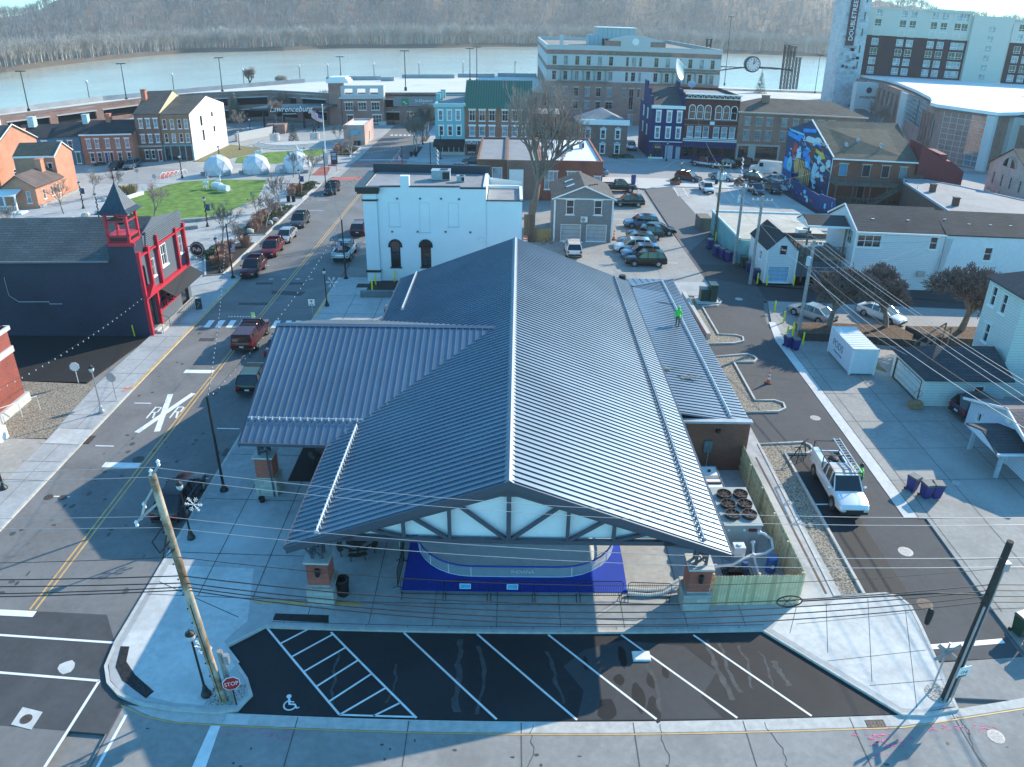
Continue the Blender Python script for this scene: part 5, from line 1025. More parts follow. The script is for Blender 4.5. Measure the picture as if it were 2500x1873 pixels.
# --- brick kiosk, St Elizabeth corner block, parking deck on the levee
KI=building('kiosk_building','small grey brick flat-roofed kiosk with bright parapet by the street corner','kiosk',(-35.3,-30.8,165.5,176.5),3.9,mat('pale grey brick',(.34,.32,.31),.88,kind='brick'),('flat',m_wroof,.35),[('E',171,.2,1.0,2.2,'plain',0)])
bit(KI,'blue_panel',lambda b:b.box(-33.9,-31.8,165.38,165.49,2.3,3.3),mat('panel blue',(.15,.42,.55),.5,var=.3,scale=2))
SE=building('corner_building','brick corner block with white stone upper level at the levee garage','building',(-42.1,-31.6,197.5,210),6.9,m_cb,('flat',m_flat,.1),[('S',x,3.7,2.0,1.9,'multi',.2) for x in (-40.3,-37.0,-33.7)]+[('S',-33.4,.6,2.2,1.9,'multi',.2),('S',-40.2,.3,1.6,2.2,'plain',.2)])
T2=side_T('S',-42.1,-31.6,197.3,199);mb=MB();facade(mb,T2,-42.2,-31.5,6.9,9.6,[(-41.2,-39.2,7.6,8.9),(-38.0,-36.0,7.6,8.9),(-34.9,-32.9,7.6,8.9)],.4);mb.quad((-31.5,197.3,6.9),(-31.5,200,6.9),(-31.5,200,9.6),(-31.5,197.3,9.6));mb.box(-42.6,-31.1,196.9,197.29,6.5,6.95);mb.box(-42.2,-31.5,197.7,198.0,9.3,9.65);obj('stone_screen',mb,m_ch,SE)
bit(SE,'tower',lambda b:b.box(-45.2,-42.2,197.2,202,0,10.3),m_cb);bit(SE,'tower_cap',lambda b:(b.box(-45.6,-40.1,196.9,202.4,10.3,10.9),b.box(-45.4,-40.4,197.1,202.2,10.9,11.3),b.box(-45.0,-40.8,197.5,201.8,11.3,11.7)),white);bit(SE,'base_course',lambda b:b.box(-33,-31.3,197.0,199,0,.9),m_ch)
DECKN=[(-140,116),(-112,167),(-93.5,197),(-84,206),(-64,211),(-46,200.2),(-17.8,200.2),(8.5,203.5)]
DECKF=[(-150,124),(-117.5,172),(-104,198),(-90,212),(-62,240),(-36,256),(-4,266),(8.5,268)]
DK=thing('parking_deck','long brick parking deck along the levee with dark openings and white top','parking deck',(-60,200,0))
mb=MB();mb.prism(DECKN+DECKF[::-1],6.9,7.15);obj('deck',mb,mat('pale deck concrete',(.60,.59,.56),.8,var=.06,scale=.2),DK)  # deck top in one pale concrete colour
mb=MB();dk2=MB();cp=MB()
for i,(a,b) in enumerate(zip(DECKN,DECKN[1:])):
    if i == 5:pass
    d=Vector((b[0]-a[0],b[1]-a[1]));L_=d.length;d.normalize();nv=Vector((d.y,-d.x))
    T3=lambda u,w,z,a=a,d=d,nv=nv:(a[0]+d.x*u+nv.x*w,a[1]+d.y*u+nv.y*w,z)
    k=max(1,int(L_/9));hs=[(L_*j/k+1.0,L_*(j+1)/k-1.0,4.1,5.9) for j in range(k)]+[(L_*j/k+1.0,L_*(j+1)/k-1.0,.8,2.8) for j in range(k)]
    if i == 6:hs=[(1.5,4.5,4.2,6.2),(6,15.5,4.3,6.3),(17,25,.3,3.2)]
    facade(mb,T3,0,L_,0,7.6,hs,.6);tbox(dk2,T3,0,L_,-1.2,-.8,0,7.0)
    for h in hs:tbox(cp,T3,h[0]-.2,h[1]+.2,.001,.1,h[3],h[3]+.28)
    tbox(cp,T3,0,L_,-.35,.05,7.6,7.72)
obj('wall',mb,m_cb,DK);obj('interior_shade',dk2,mat('deck interior shade',(.01,.01,.012),.9),DK);obj('lintel',cp,m_ch,DK)  # near-black backing paints in the shade behind the openings
mb=MB();m_far=MB()
for a,b in zip(DECKF[:5],DECKF[1:5]):mb.slab([(*a,7.1),(*b,7.1),(*b,8.3),(*a,8.3)],.3,(.3,-.9,0))
for x0,x1,y in ((-57,-40,247),(-34.5,-18,254),(-17.2,-5.5,258),(-4.6,8,262),(-39.5,-35.5,243)):mb.box(x0,x1,y,y+.4,7.1,8.3)
obj('river_parapet',mb,mat('grey parapet concrete',(.34,.345,.35),.85,kind='concrete'),DK)
t=thing('clinic_sign','grey sign band with green square emblem and white lettering on the deck wall','sign',(-24.0,200.0,5.3));mb=MB();mb.box(-29.6,-18.6,199.85,200.1,4.3,6.6);obj('board',mb,mat('grey sign band',(.22,.24,.25),.6),t)
mb=MB();mb.box(-27.5,-25.7,199.75,199.845,4.6,6.3);o_=obj('emblem',mb,mat('clinic green',(.0,.22,.09),.5),t);mb=MB();mb.tube([(-27.1+.5*i/6*1.9,199.7,5.2+.35*sin(i*1.0)) for i in range(7)],.09,5);obj('swirl',mb,white,o_)
text('lettering','St.Elizabeth',1.0,white,t,(2.2,-.2,.1));text('lettering','PHYSICIANS',.5,white,t,(3.2,-.2,-.55))
CN=thing('canopy','wide dark grey entrance canopy carrying white script lettering at the levee','canopy',(-53.5,196,0))
bit(CN,'roof',lambda b:b.prism([(-63.2,190.2),(-45.2,190.2),(-42.5,199.6),(-60.5,199.6)],4.7,5.2),mat('dark canopy metal',(.05,.065,.075),.5,.3));bit(CN,'post',lambda b:[b.cyl((x,192,0),(x,192,4.7),.25) for x in (-60.5,-55.5,-50.5,-47)],mat('dark post metal',(.02,.022,.026),.5))
text('lettering','Lawrenceburg',1.9,white,CN,(.4,-6.1,4.35),ext=.08,shear=.35,sx=.95);text('lettering','INDIANA',.5,white,CN,(.2,-6.1,3.7),ext=.05,sx=1.6)
# --- left: terraced row
m_slate=mat('dark slate shingles',(.035,.035,.037),.85,kind='shingle',p=('x',))
building('terraced_house','light blue painted terraced house at the far end of the row','house',(-98,-89.2,147.2,158),5.3,mat('sky blue paint',(.05,.20,.38),.7),('gableX',m_slate,1.9,.25),[('S',-91.0,3.2,1.0,1.5,'sash',.2)])
t=building('terraced_house','slate blue painted terraced house beside the salmon one','house',(-89.15,-83.5,147.0,157),5.5,mat('slate blue paint',(.07,.16,.22),.7),('gableX',m_slate,2.1,.15),[('S',-87.6,3.0,.95,1.7,'sash',.2,glassl),('S',-85.6,3.0,.95,1.7,'sash',.2),('S',-84.4,.3,.95,2.2,'plain',.2,mat('teal door',(.04,.14,.13),.5))]);m_pb=mat('pale blue render',(.42,.58,.60),.8);chimney(t,-83.9,151.5,7.0,9.0,1.1,m_pb);chimney(t,-95.3,151.5,6.9,8.8,1.3,m_pb)
RS=building('terraced_house','long salmon brick terraced house with five upper windows and two doors','house',(-83.45,-72.75,147.2,157),5.65,mat('salmon brick',(.30,.155,.11),.88,kind='brick'),('gableX',m_slate,2.1,.12),[('S',x,3.1,.85,1.75,'sash',.2,glassl) for x in (-81.9,-80.2,-78.0,-75.9,-74.0)]+[('S',x,.5,.85,1.75,'sash',.2) for x in (-81.6,-80.1,-75.9,-74.0)]+[('S',-78.7,.1,.75,2.2,'plain',.2,mat('blue door',(.02,.08,.2),.5)),('S',-77.6,.1,.75,2.2,'plain',.2,mat('maroon door',(.10,.015,.02),.5))]);chimney(RS,-79.2,151.6,7.2,9.0,.9,MATS['salmon brick'])
bit(RS,'gutter',lambda b:b.box(-83.5,-72.8,146.85,147.1,5.55,5.8),white)
m_bb=mat('brown terrace brick',(.16,.105,.085),.88,kind='brick')
RB3=building('terraced_house','three-storey brown brick terraced house with pale yellow side gable','house',(-72.7,-67.75,149,165),9.1,m_bb,('gableX',mat('grey brown shingles',(.10,.09,.08),.9,kind='shingle',p=('x',)),3.5,.12),[('S',x,z_,.75,h_,'sash',.2,glassl) for x in (-71.5,-70.0,-68.5) for z_,h_ in ((6.5,1.7),(3.7,1.5))]+[('S',-71.2,.6,.7,1.6,'sash',.2),('S',-69.9,.6,.7,1.6,'sash',.2),('S',-68.5,.1,.75,2.1,'plain',.2,mat('red door',(.25,.03,.03),.5))])
bit(RB3,'side_gable',lambda b:b.slab([(-67.7,149.2,9.2),(-67.7,164.8,9.2),(-67.7,157,12.55)],.05,(1,0,0)),mat('pale yellow siding',(.60,.56,.33),.7,kind='siding'),recalc=True);bit(RB3,'trim',lambda b:b.box(-72.7,-67.8,148.7,148.98,2.85,3.2),m_tt);chimney(RB3,-72.3,154,11,13.2,.9,MATS['salmon brick'])
m_wh=mat('white rendered wall',(.80,.80,.79),.7,var=.03)
TNH=building('terraced_house','three-storey tan brick shop house with bright white side wall at the row end','house',(-67.7,-61.7,149.2,168.5),8.9,mat('dark tan brick',(.20,.15,.10),.88,kind='brick'),('gableX',MATS['grey brown shingles'],2.4,.1),[('S',x,z_,.75,h_,'sash',0,(glass,glassl)[k % 2]) for k,x in enumerate((-66.8,-65.3,-63.8,-62.5)) for z_,h_ in ((6.2,1.8),(3.6,1.7))])
bit(TNH,'side_wall',lambda b:b.slab([(-61.69,149.15,0),(-61.69,168.55,0),(-61.69,168.55,8.95),(-61.69,158.85,11.4),(-61.69,149.15,8.95)],.06,(1,0,0)),m_wh,recalc=True)
for y,z_,w_,h_ in ((154.8,6.0,.9,1.9),(155.2,3.0,.9,2.1),(161,7.0,.8,.9),(161.4,3.9,.8,1.1)):bit(TNH,'window',lambda b:b.box(-61.64,-61.57,y-w_/2,y+w_/2,z_,z_+h_),glass)
bit(TNH,'shopfront',lambda b:[b.box(x,x+.25,149.0,149.19,.1,2.9) for x in (-67.6,-66.3,-64.5,-63.3,-61.95)]+[b.box(-67.7,-61.7,148.9,149.19,2.9,3.2)],mat('teal shopfront',(.16,.30,.31),.6));bit(TNH,'shop_window',lambda b:b.box(-67.5,-61.9,149.1,149.18,.3,2.9),glass)
# --- left: orange brick houses by the lane
m_ob=mat('orange brick',(.44,.23,.15),.85,kind='brick',p=(.50,.33,.25));m_pk=mat('pinkish shingles',(.155,.115,.105),.9,kind='shingle',p=('x',))
H1=building('brick_house','low orange brick cottage with pinkish gabled roof and white porch','house',(-76.8,-71.4,110.5,118.2),3.35,m_ob,('gableY',MATS['pinkish shingles'],1.7,.3),[('S',-72.7,.9,.7,1.8,'sash',0,glassl),('E',112.6,1.1,.6,1.5,'sash',0),('E',114.8,1.1,.6,1.5,'sash',0),('E',116.7,1.1,.6,1.5,'sash',0)]);chimney(H1,-73.6,116.5,4.2,6.4,1.0,m_ob)
bit(H1,'plinth',lambda b:b.box(-71.45,-71.2,110.5,124,0,.5),m_gravw);bit(H1,'porch',lambda b:(b.slab([(-77.0,108.3,2.5),(-73.6,108.3,2.5),(-73.6,110.4,3.1),(-77.0,110.4,3.1)],.12),b.box(-73.8,-73.6,108.4,108.6,0,2.5),b.box(-75.6,-75.4,108.4,108.6,0,2.5),b.box(-77,-73.6,108.3,108.4,.9,1.0),b.box(-74.0,-71.9,106.6,108.3,0,.35),[b.box(-77+.3*k,-76.92+.3*k,108.32,108.38,.3,.9) for k in range(12)]),white)
H2=building('brick_house','two-storey orange brick house with white gable trim behind the cottage','house',(-79.0,-72.0,118.3,123.6),6.55,m_ob,('gableX',m_shb,1.7,.1),[('S',-73.0,3.6,.8,1.9,'sash',.1)])
bit(H2,'trim',lambda b:(b.beam((-71.85,118.1,6.6),(-71.85,120.95,8.35),.14,.14),b.beam((-71.85,123.8,6.6),(-71.85,120.95,8.35),.14,.14),b.box(-79.1,-71.9,118.05,118.2,6.35,6.6)),white)
H3=building('brick_house','big orange brick house with tall blank gable at the left edge','house',(-96,-84.0,121.0,133.6),7.3,m_ob,('gableX',m_shing,3.0,.25),[('E',125.5,2.2,.9,1.1,'sash',0)]);chimney(H3,-84.5,131.0,7.5,9.2,.7,m_ob);bit(H3,'trim',lambda b:(b.beam((-83.85,120.7,7.3),(-83.85,127.3,10.5),.1,.2),b.beam((-83.85,133.9,7.3),(-83.85,127.3,10.5),.1,.2)),white)
building('white_building','white building edge at the far left behind the orange brick house','building',(-118,-101,138,150),9.5,m_wh,('flat',m_flat,.3))
# --- left front: dark firehouse with red trim and bell tower
m_fh=mat('charcoal painted brick',(.022,.034,.068),.7,kind='brick',p=(.026,.04,.075));m_fg=mat('grey facade board',(.10,.12,.15),.7,var=.06);m_red=mat('red trim paint',(.50,.022,.045),.5,var=.06)
FH=thing('firehouse_building','charcoal brick firehouse with red trim, belfry and stepped grey front','building',(-31.8,61.2,0))
m_dsh=mat('blue grey shingles',(.10,.105,.11),.85,kind='shingle',p=('x',))
mb=MB();mb.quad((-52,61.2,0),(-31.8,61.2,0),(-31.8,61.2,7.05),(-52,61.2,7.05));mb.box(-34.15,-31.82,61.22,63.0,6.9,8.5);mb.quad((-52,71.2,0),(-31.9,71.2,0),(-31.9,71.2,7.05),(-52,71.2,7.05));mb.quad((-52,61.2,0),(-52,71.2,0),(-52,71.2,7.05),(-52,66.2,9.6),(-52,61.2,7.05));obj('wall',mb,m_fh,FH)
mb=MB();mb.slab([(-47.5,61.0,7.05),(-34.15,61.0,7.05),(-34.15,65.8,9.7),(-43.2,65.8,9.7)],.12);mb.slab([(-52,61.0,7.05),(-47.5,61.0,7.05),(-43.2,65.8,9.7),(-52,65.8,9.65)],.12);mb.slab([(-34.15,62.5,7.9),(-32.0,62.5,7.9),(-32.0,65.8,9.7),(-34.15,65.8,9.7)],.12);mb.slab([(-52,65.8,9.7),(-32.0,65.8,9.7),(-32.0,71.4,6.95),(-52,71.4,6.95)],.12);obj('roof',mb,m_dsh,FH);bit(FH,'gable_wall',lambda b:b.slab([(-31.95,61.3,6.9),(-31.95,71.2,6.9),(-31.95,71.2,8.8),(-31.95,65.8,9.6),(-31.95,62.5,8.4)],.1,(-1,0,0)),m_fg,recalc=True)
bit(FH,'gutter',lambda b:b.box(-52,-34.2,60.85,61.0,6.95,7.1),mat('grey gutter',(.16,.18,.20),.5))
TE=side_T('E',-40,-31.8,61.2,71.25);mb=MB();facade(mb,TE,61.2,71.25,3.5,7.25,[(61.75,62.3,4.4,6.2),(63.7,64.4,4.7,6.3),(65.9,67.2,4.9,6.9),(70.1,70.8,4.9,6.6)],.2);facade(mb,TE,61.2,71.25,0,3.5,[(61.8,63.2,.4,3.2),(64.0,68.3,1.3,2.7),(68.8,70.6,.1,2.6)],.3)
mb.slab([(-31.8,63.0,7.25),(-31.8,71.25,7.25),(-31.8,71.25,8.9),(-31.8,67.0,8.75),(-31.8,63.0,8.6)],.15,(-1,0,0));obj('facade',mb,m_fg,FH)
mb=MB()
for k in range(9):z=7.4+k*.17;mb.box(-31.8,-31.66,63.1+.05*k,71.25,z,z+.09)
obj('false_front_siding',mb,mat('slate siding',(.13,.16,.19),.6),FH)
for c_,z_,w_,h_,st in ((62.03,4.4,.55,1.8,'arch'),(64.05,4.7,.7,1.6,'sash'),(66.55,4.9,1.3,2.0,'multi'),(70.45,4.9,.7,1.7,'sash')):window(FH,TE,c_,z_,w_,h_,st,white if st != 'arch' else m_bf,glass,.2)
mb=MB()
for y in (61.25,63.05,64.95,69.15,71.1):mb.box(-31.79,-31.5,y-.02,y+.24,3.6,7.55);mb.box(-31.79,-31.44,y-.07,y+.29,7.4,7.7)
mb.box(-31.79,-31.45,61.2,71.3,3.4,3.75);mb.box(-31.79,-31.55,61.2,71.3,7.15,7.3);mb.box(-31.79,-31.5,61.2,61.5,0,3.4);mb.box(-31.79,-31.5,63.35,63.65,0.1,3.4)
mb.box(-34.0,-31.6,61.02,61.18,8.3,8.6);mb.slab([(-31.2,61.3,3.7),(-31.2,63.4,3.7),(-31.2,62.35,4.5)],.55,(-1,0,0));mb.box(-31.78,-31.4,64.9,65.1,6.9,8.2)
for a,b,z in ((64.0,68.3,1.3),(64.0,68.3,1.95),(64.0,68.3,2.6)):mb.box(-31.85,-31.72,a,b,z,z+.1)
for y in (64.0,65.4,66.8,68.2):mb.box(-31.85,-31.70,y,y+.1,1.3,2.7)
obj('red_trim',mb,m_red,FH)
bit(FH,'shop_window',lambda b:(b.box(-32.1,-31.95,64,68.3,1.3,2.7),b.box(-32.1,-32.0,68.8,70.6,.1,2.6),b.box(-32.15,-32.0,61.8,63.2,.4,3.2)),glass)
bit(FH,'awning',lambda b:b.slab([(-31.6,64.2,3.45),(-30.2,64.2,2.65),(-30.2,71.2,2.65),(-31.6,71.2,3.45)],.07),m_awn);bit(FH,'steps',lambda b:(b.box(-31.7,-30.9,61.7,63.2,.1,.25),b.box(-31.7,-31.3,61.7,63.2,.25,.4)),m_kerb)
bit(FH,'handrail',lambda b:(b.tube([(-30.8,61.7,.1),(-30.8,61.7,1.0),(-31.7,61.7,1.3)],.025,5),b.tube([(-30.8,63.3,.1),(-30.8,63.3,1.0),(-31.7,63.3,1.3)],.025,5),b.tube([(-30.4,64.3,1.0),(-30.4,68.6,1.0)],.025,5),[b.cyl((-30.4,64.3+.43*k,.1),(-30.4,64.3+.43*k,1.0),.012,n=4) for k in range(11)]),black)
BT=MB()   # belfry
x0,x1,y0,y1=-34.1,-32.05,61.25,63.3
for q in ((x0,x0+.22,y0,y0+.22),(x1-.22,x1,y0,y0+.22),(x0,x0+.22,y1-.22,y1),(x1-.22,x1,y1-.22,y1)):BT.box(*q,8.6,10.9)
for q in ((x0+.22,x1-.22,y0+.05,y0+.15),(x0+.22,x1-.22,y1-.15,y1-.05),(x0+.05,x0+.15,y0+.22,y1-.22),(x1-.15,x1-.05,y0+.22,y1-.22)):
    BT.box(*q,8.6,9.15);BT.box(*q,10.3,10.42)
for y in (y0+.08,y1-.12):BT.box((x0+x1)/2-.06,(x0+x1)/2+.06,y,y+.05,8.6,10.9)
BT.box(x0-.12,x1+.12,y0-.12,y1+.12,8.48,8.62);BT.box(x0-.1,x1+.1,y0-.1,y1+.1,10.9,11.1);BT.box(x0,x1,y0,y1,9.15,9.22)
tw=obj('belfry',BT,m_red,FH)
bit(FH,'belfry_panel',lambda b:(b.box(x0+.25,x1-.25,y0+.02,y0+.045,8.7,9.0),b.slab([(x0+.15,y0+.02,10.45),(x1-.15,y0+.02,10.45),((x0+x1)/2,y0+.02,10.85)],.02,(0,1,0)),b.slab([(x1-.02,y0+.15,10.45),(x1-.02,y1-.15,10.45),(x1-.02,(y0+y1)/2,10.85)],.02,(-1,0,0)),b.box(x1-.045,x1-.02,y0+.25,y1-.25,8.7,9.0)),m_bf)
cx,cy2=(x0+x1)/2,(y0+y1)/2;m_tr=mat('slate standing seam',(.05,.065,.085),.45,.3)
def troof(b):
    rr=[(1.5,11.1),(1.1,11.4),(.72,12.0),(.38,12.7),(.04,13.45)]
    b.loft([[(cx-r,cy2-r,z),(cx+r,cy2-r,z),(cx+r,cy2+r,z),(cx-r,cy2+r,z)] for r,z in rr])
    for sx,sy in ((0,-1),(1,0),(0,1),(-1,0)):
        for k in (-.9,-.6,-.3,0,.3,.6,.9):
            pts=[]
            for r,z in rr:
                if abs(k)*1.15 <= r:pts.append((cx+(sx*r if sx else k),cy2+(sy*r if sy else k),z+.01))
            if len(pts) > 1:b.tube(pts,.02,4)
bit(FH,'belfry_roof',troof,m_tr);bit(FH,'finial',lambda b:(b.cyl((cx,cy2,13.4),(cx,cy2,14.9),.035),b.ell((cx,cy2,13.9),.12,.12,.12),b.box(cx-.25,cx+.25,cy2-.02,cy2+.02,14.5,14.55)),mat('maroon finial',(.06,.02,.03),.5));bit(FH,'bell',lambda b:b.lathe([(0,9.9),(.38,9.95),(.3,10.15),(.2,10.4),(0,10.45)],(cx,cy2,0)),black)
bit(FH,'wall_pipe',lambda b:(b.tube([(-44.4,61.15,5.6),(-44.4,61.15,3.9),(-43.6,61.15,3.3),(-40.7,61.15,3.3),(-40.7,61.15,3.1),(-39.5,61.15,3.1)],.03,5)),steel)
t=thing('shop_sign','round black shop sign projecting over the pavement at the firehouse corner','sign',(-31.6,71.6,4.9));mb=MB();mb.lathe([(0,-.12),(.75,-.12),(.8,0),(.75,.12),(0,.12)],(0,0,0),10);mb.xf(Matrix.Translation((.95,0,0)) @ Matrix.Rotation(pi/2,4,'X'));obj('disc',mb,black,t,world=False);mb=MB();mb.tube([(.95+.62*cos(a*pi/12),-.15,.62*sin(a*pi/12)) for a in range(24)],.02,4,closed=True);obj('ring',mb,white,t,world=False);mb=MB();mb.beam((-.1,0,.3),(.3,0,.3),.06);obj('bracket',mb,black,t,world=False);text('lettering','Pub',.55,white,t,(.95,-.16,-.15))
t=thing('sandwich_board','black A-frame sandwich board on the pavement by the shop door','sandwich board',(-29.8,67.9,.1),.4);mb=MB();mb.slab([(-.3,-.3,0),(.3,-.3,0),(.3,0,1.0),(-.3,0,1.0)],.03,(0,1,0));mb.slab([(-.3,.33,0),(.3,.33,0),(.3,.03,1.0),(-.3,.03,1.0)],.03,(0,-1,0));obj('board',mb,black,t,world=False);mb=MB();mb.tube([(-.15,-.27,.3),(0,-.24,.45),(.15,-.2,.6),(-.1,-.14,.75)],.012,4);obj('chalk_mark',mb,white,t,world=False)
mb=MB();mb.tube([(-33.2,61.0,0.1),(-33.2,60.9,1.2)],.06);tag(obj('bollard',mb,safety,loc=(-33.2,61,.1)),'thin yellow bollard at the foot of the charcoal wall','bollard')
FL=building('brick_building','red brick building with white stone bands at the left edge','building',(-46,-36.2,36,48.6),5.9,mat('dark red house brick',(.17,.06,.05),.85,kind='brick'),('flat',m_flat,.2),[])
bit(FL,'stone_band',lambda b:(b.box(-36.5,-36.05,36,48.75,4.15,4.6),b.box(-36.5,-35.95,36,48.8,0,.75),b.box(-36.5,-36.0,35.9,48.75,5.8,6.1),b.box(-46,-36.05,48.61,48.75,4.15,4.6)),m_ch);bit(FL,'porch',lambda b:(b.box(-36.0,-34.4,42.3,43.3,.05,1.0),b.tube([(-35.9,45,.1),(-35.9,45,1.3),(-34.3,47.2,1.2),(-34.3,47.2,.1)],.03),b.tube([(-35.0,46,.1),(-35.0,46,1.2)],.03)),white)
# --- geodesic domes, park things
m_dm=mat('white dome skin',(.62,.64,.66),.45,var=.03)
def geo_dome(x,y,r,lab,clear=False):
    t=thing('geodesic_dome',lab,'dome tent',(x,y,.14),0,'white geodesic domes in the park')
    me=bpy.data.meshes.new('skin');b=bmesh.new();bmesh.ops.create_icosphere(b,subdivisions=2,radius=r)
    bmesh.ops.bisect_plane(b,geom=b.verts[:]+b.edges[:]+b.faces[:],plane_co=(0,0,-r*.35),plane_no=(0,0,1),clear_inner=True);b.to_mesh(me);ed=[(e.verts[0].co.copy(),e.verts[1].co.copy()) for e in b.edges];b.free();me.transform(Matrix.Translation((0,0,r*.35)));me.materials.append(m_dm)
    o=bpy.data.objects.new('skin',me);COL.objects.link(o);o.parent=t
    mb=MB()
    for p,q in ed:mb.cyl(p*1.004+Vector((0,0,r*.35)),q*1.004+Vector((0,0,r*.35)),.018,n=4)
    obj('seam',mb,mat('dome seam',(.45,.50,.55),.5),t,world=False)
    if clear:mb=MB();mb.lathe([(1.1,0),(1.05,.8),(.6,1.35),(0,1.5)],(-2.6,-1.5,0),10);obj('entrance_vestibule',mb,mat('clear film',(.5,.53,.56),.2,alpha=.5),t,world=False)
    for a in (200,320):mb=MB();mb.box(r*cos(radians(a))*1.1-.3,r*cos(radians(a))*1.1+.3,r*sin(radians(a))*1.0-.25,r*sin(radians(a))*1.0+.25,0,.5);obj('weight_block',mb,m_gravw,t,world=False)
    return t
geo_dome(-51.7,134.9,2.55,'white geodesic dome, left one of three, half in blue shade');geo_dome(-45.0,135.6,2.5,'white geodesic dome in the middle of the three');geo_dome(-37.9,136.8,2.6,'white geodesic dome on the right behind a bare tree',True)
m_fur=mat('white light sculpture',(.74,.75,.74),.6)
def deer(x,y,rz,lab,s=1.0):
    t=thing('reindeer_figure',lab,'reindeer figure',(x,y,.16),rz,'white reindeer figures on the lawn')
    mb=MB();mb.ell((0,0,.95),.6,.28,.3);mb.ell((.5,0,1.1),.22,.2,.3)
    mb.cyl((.5,0,1.2),(.75,0,1.75),.14,.1);mb.ell((.9,0,1.85),.24,.1,.12)
    for a,b in ((-.4,.14),(-.4,-.14),(.4,.14),(.4,-.14)):mb.tube([(a,b,.85),(a-.05,b,.45),(a,b,0)],[.11,.06,.045])
    mb.ell((-.62,0,1.0),.08,.06,.1);mb.xf(Matrix.Scale(s,4));obj('body',mb,m_fur,t,world=False)
    mb=MB()
    for s_ in (-1,1):mb.tube([(.8,s_*.06,1.95),(.7,s_*.22,2.2),(.8,s_*.3,2.45)],.022,4);mb.tube([(.7,s_*.22,2.2),(.9,s_*.28,2.3)],.02,4);mb.tube([(.76,s_*.27,2.33),(.6,s_*.32,2.5)],.018,4)
    mb.xf(Matrix.Scale(s,4));obj('antler',mb,m_fur,t,world=False)
deer(-49.3,122.2,-.6,'white reindeer figure furthest left on the big lawn');deer(-47.9,124.2,-.7,'white reindeer figure behind the round bale shapes');deer(-49.3,150.6,.2,'tall white reindeer figure on the upper lawn',1.15);deer(-41.0,150.9,2.6,'tall white reindeer figure behind the right dome',1.15)
for x,y,lb in ((-47.0,121.6,'white drum shaped sleigh body, left of two on the lawn'),(-45.2,119.6,'white drum shaped sleigh body, right of two on the lawn')):
    t=thing('sleigh_figure',lb,'sleigh figure',(x,y,.16),-.5);mb=MB();mb.cyl((-.8,0,.62),(.8,0,.62),.55,.5,14);mb.tube([(-1.1,-.4,.05),(.9,-.4,.05),(1.2,-.4,.4)],.05);mb.tube([(-1.1,.4,.05),(.9,.4,.05),(1.2,.4,.4)],.05);obj('body',mb,m_fur,t,world=False);mb=MB();mb.ell((-1.1,-.1,.6),.3,.35,.5);obj('bundle',mb,m_fur,t,world=False)
def blob_tree(x,y,z,h,r,lab,m,lights=False,star=False,n=900):
    t=thing('christmas_tree',lab,'christmas tree',(x,y,z));mb=MB();mb.cyl((0,0,0),(0,0,h*.9),.12*h/6,.02);obj('trunk',mb,wood_d,t,world=False)
    mb=MB();rr=random.Random(int(x*7+y))
    for i in range(n):
        k=rr.random()**.6;zz=h*(1-k)*.96+.05*h;rad=r*(k)*(.55+.5*rr.random());a=rr.uniform(0,2*pi);p=Vector((rad*cos(a),rad*sin(a),zz));d=Vector((cos(a),sin(a),rr.uniform(-.5,.1)))*.09*h**.5*1.3;s_=Vector((-sin(a),cos(a),0))*.05*h**.5
        mb.quad(p-s_,p+s_,p+d+s_*.4,p+d-s_*.4)
    obj('foliage',mb,m,t,world=False)
    if lights:
        mb=MB()
        for i in range(90):k=rr.random()**.6;zz=h*(1-k)*.95+.05*h;a=rr.uniform(0,2*pi);mb.ell((r*k*1.0*cos(a),r*k*1.0*sin(a),zz),.045,.045,.045,4,3)
        obj('baubles',mb,white,t,world=False)
    if star:mb=MB();mb.prism([((.55 if i % 2 == 0 else .22)*sin(2*pi*i/10),(.55 if i % 2 == 0 else .22)*cos(2*pi*i/10)) for i in range(10)],-.05,.05);mb.xf(Matrix.Translation((0,0,h+.4)) @ Matrix.Rotation(pi/2,4,'X'));obj('star',mb,white,t,world=False)
    return t
m_con=mat('conifer green',(.022,.05,.03),.9,var=.5,scale=2.5);m_con2=mat('christmas green',(.012,.028,.020),.9,var=.5,scale=3)
blob_tree(-47.5,170.2,.1,4.3,1.2,'dark Christmas tree with white baubles on the steps before the canopy',m_con2,True);blob_tree(90.4,289.5,-.1,9.8,3.0,'tall green Christmas tree with star behind the tan building',mat('bright tree green',(.02,.10,.03),.9,var=.4,scale=2),False,True,1600)
t=blob_tree(-73.0,207.5,0,8.0,2.3,'dusty blue green conifer standing before the parking deck',mat('spruce blue green',(.22,.27,.20),.9,var=.35,scale=2),n=1800);t.name='conifer_tree';t['category']='tree'
ST=thing('curved_steps','curved stone steps in front of the canopy','steps',(-47,163,.06));mb=MB()
for k in range(4):pts=[(-47.0+(9.2-.35*k)*cos(a),171.0+(10.5-.8*k)*sin(a)) for a in [radians(200+i*14) for i in range(11)]];mb.prism(pts,.06,.2+.14*k)
obj('step',mb,m_kerb,ST)
for x,y,lb in ((-51.7,170.5,'round stone plinth with dark statue left of the Christmas tree'),(-43.0,171.5,'round stone plinth with dark statue right of the Christmas tree')):
    t=thing('statue',lb,'statue',(x,y,.5));mb=MB();mb.lathe([(0,0),(1.1,0),(1.05,1.3),(1.15,1.45),(0,1.45)],(0,0,0),14);obj('plinth',mb,m_ch,t,world=False);mb=MB();mb.tube([(-.3,0,1.45),(-.1,0,2.3),(.0,0,3.1)],[.16,.25,.2]);mb.tube([(.3,0,1.45),(.15,0,2.3)],[.14,.2]);mb.ell((0,0,3.35),.16,.16,.2);mb.tube([(0,0,3.0),(.5,.1,2.7),(.8,.1,3.1)],.08);obj('figure',mb,mat('bronze',(.04,.06,.07),.5,.6),t,world=False)
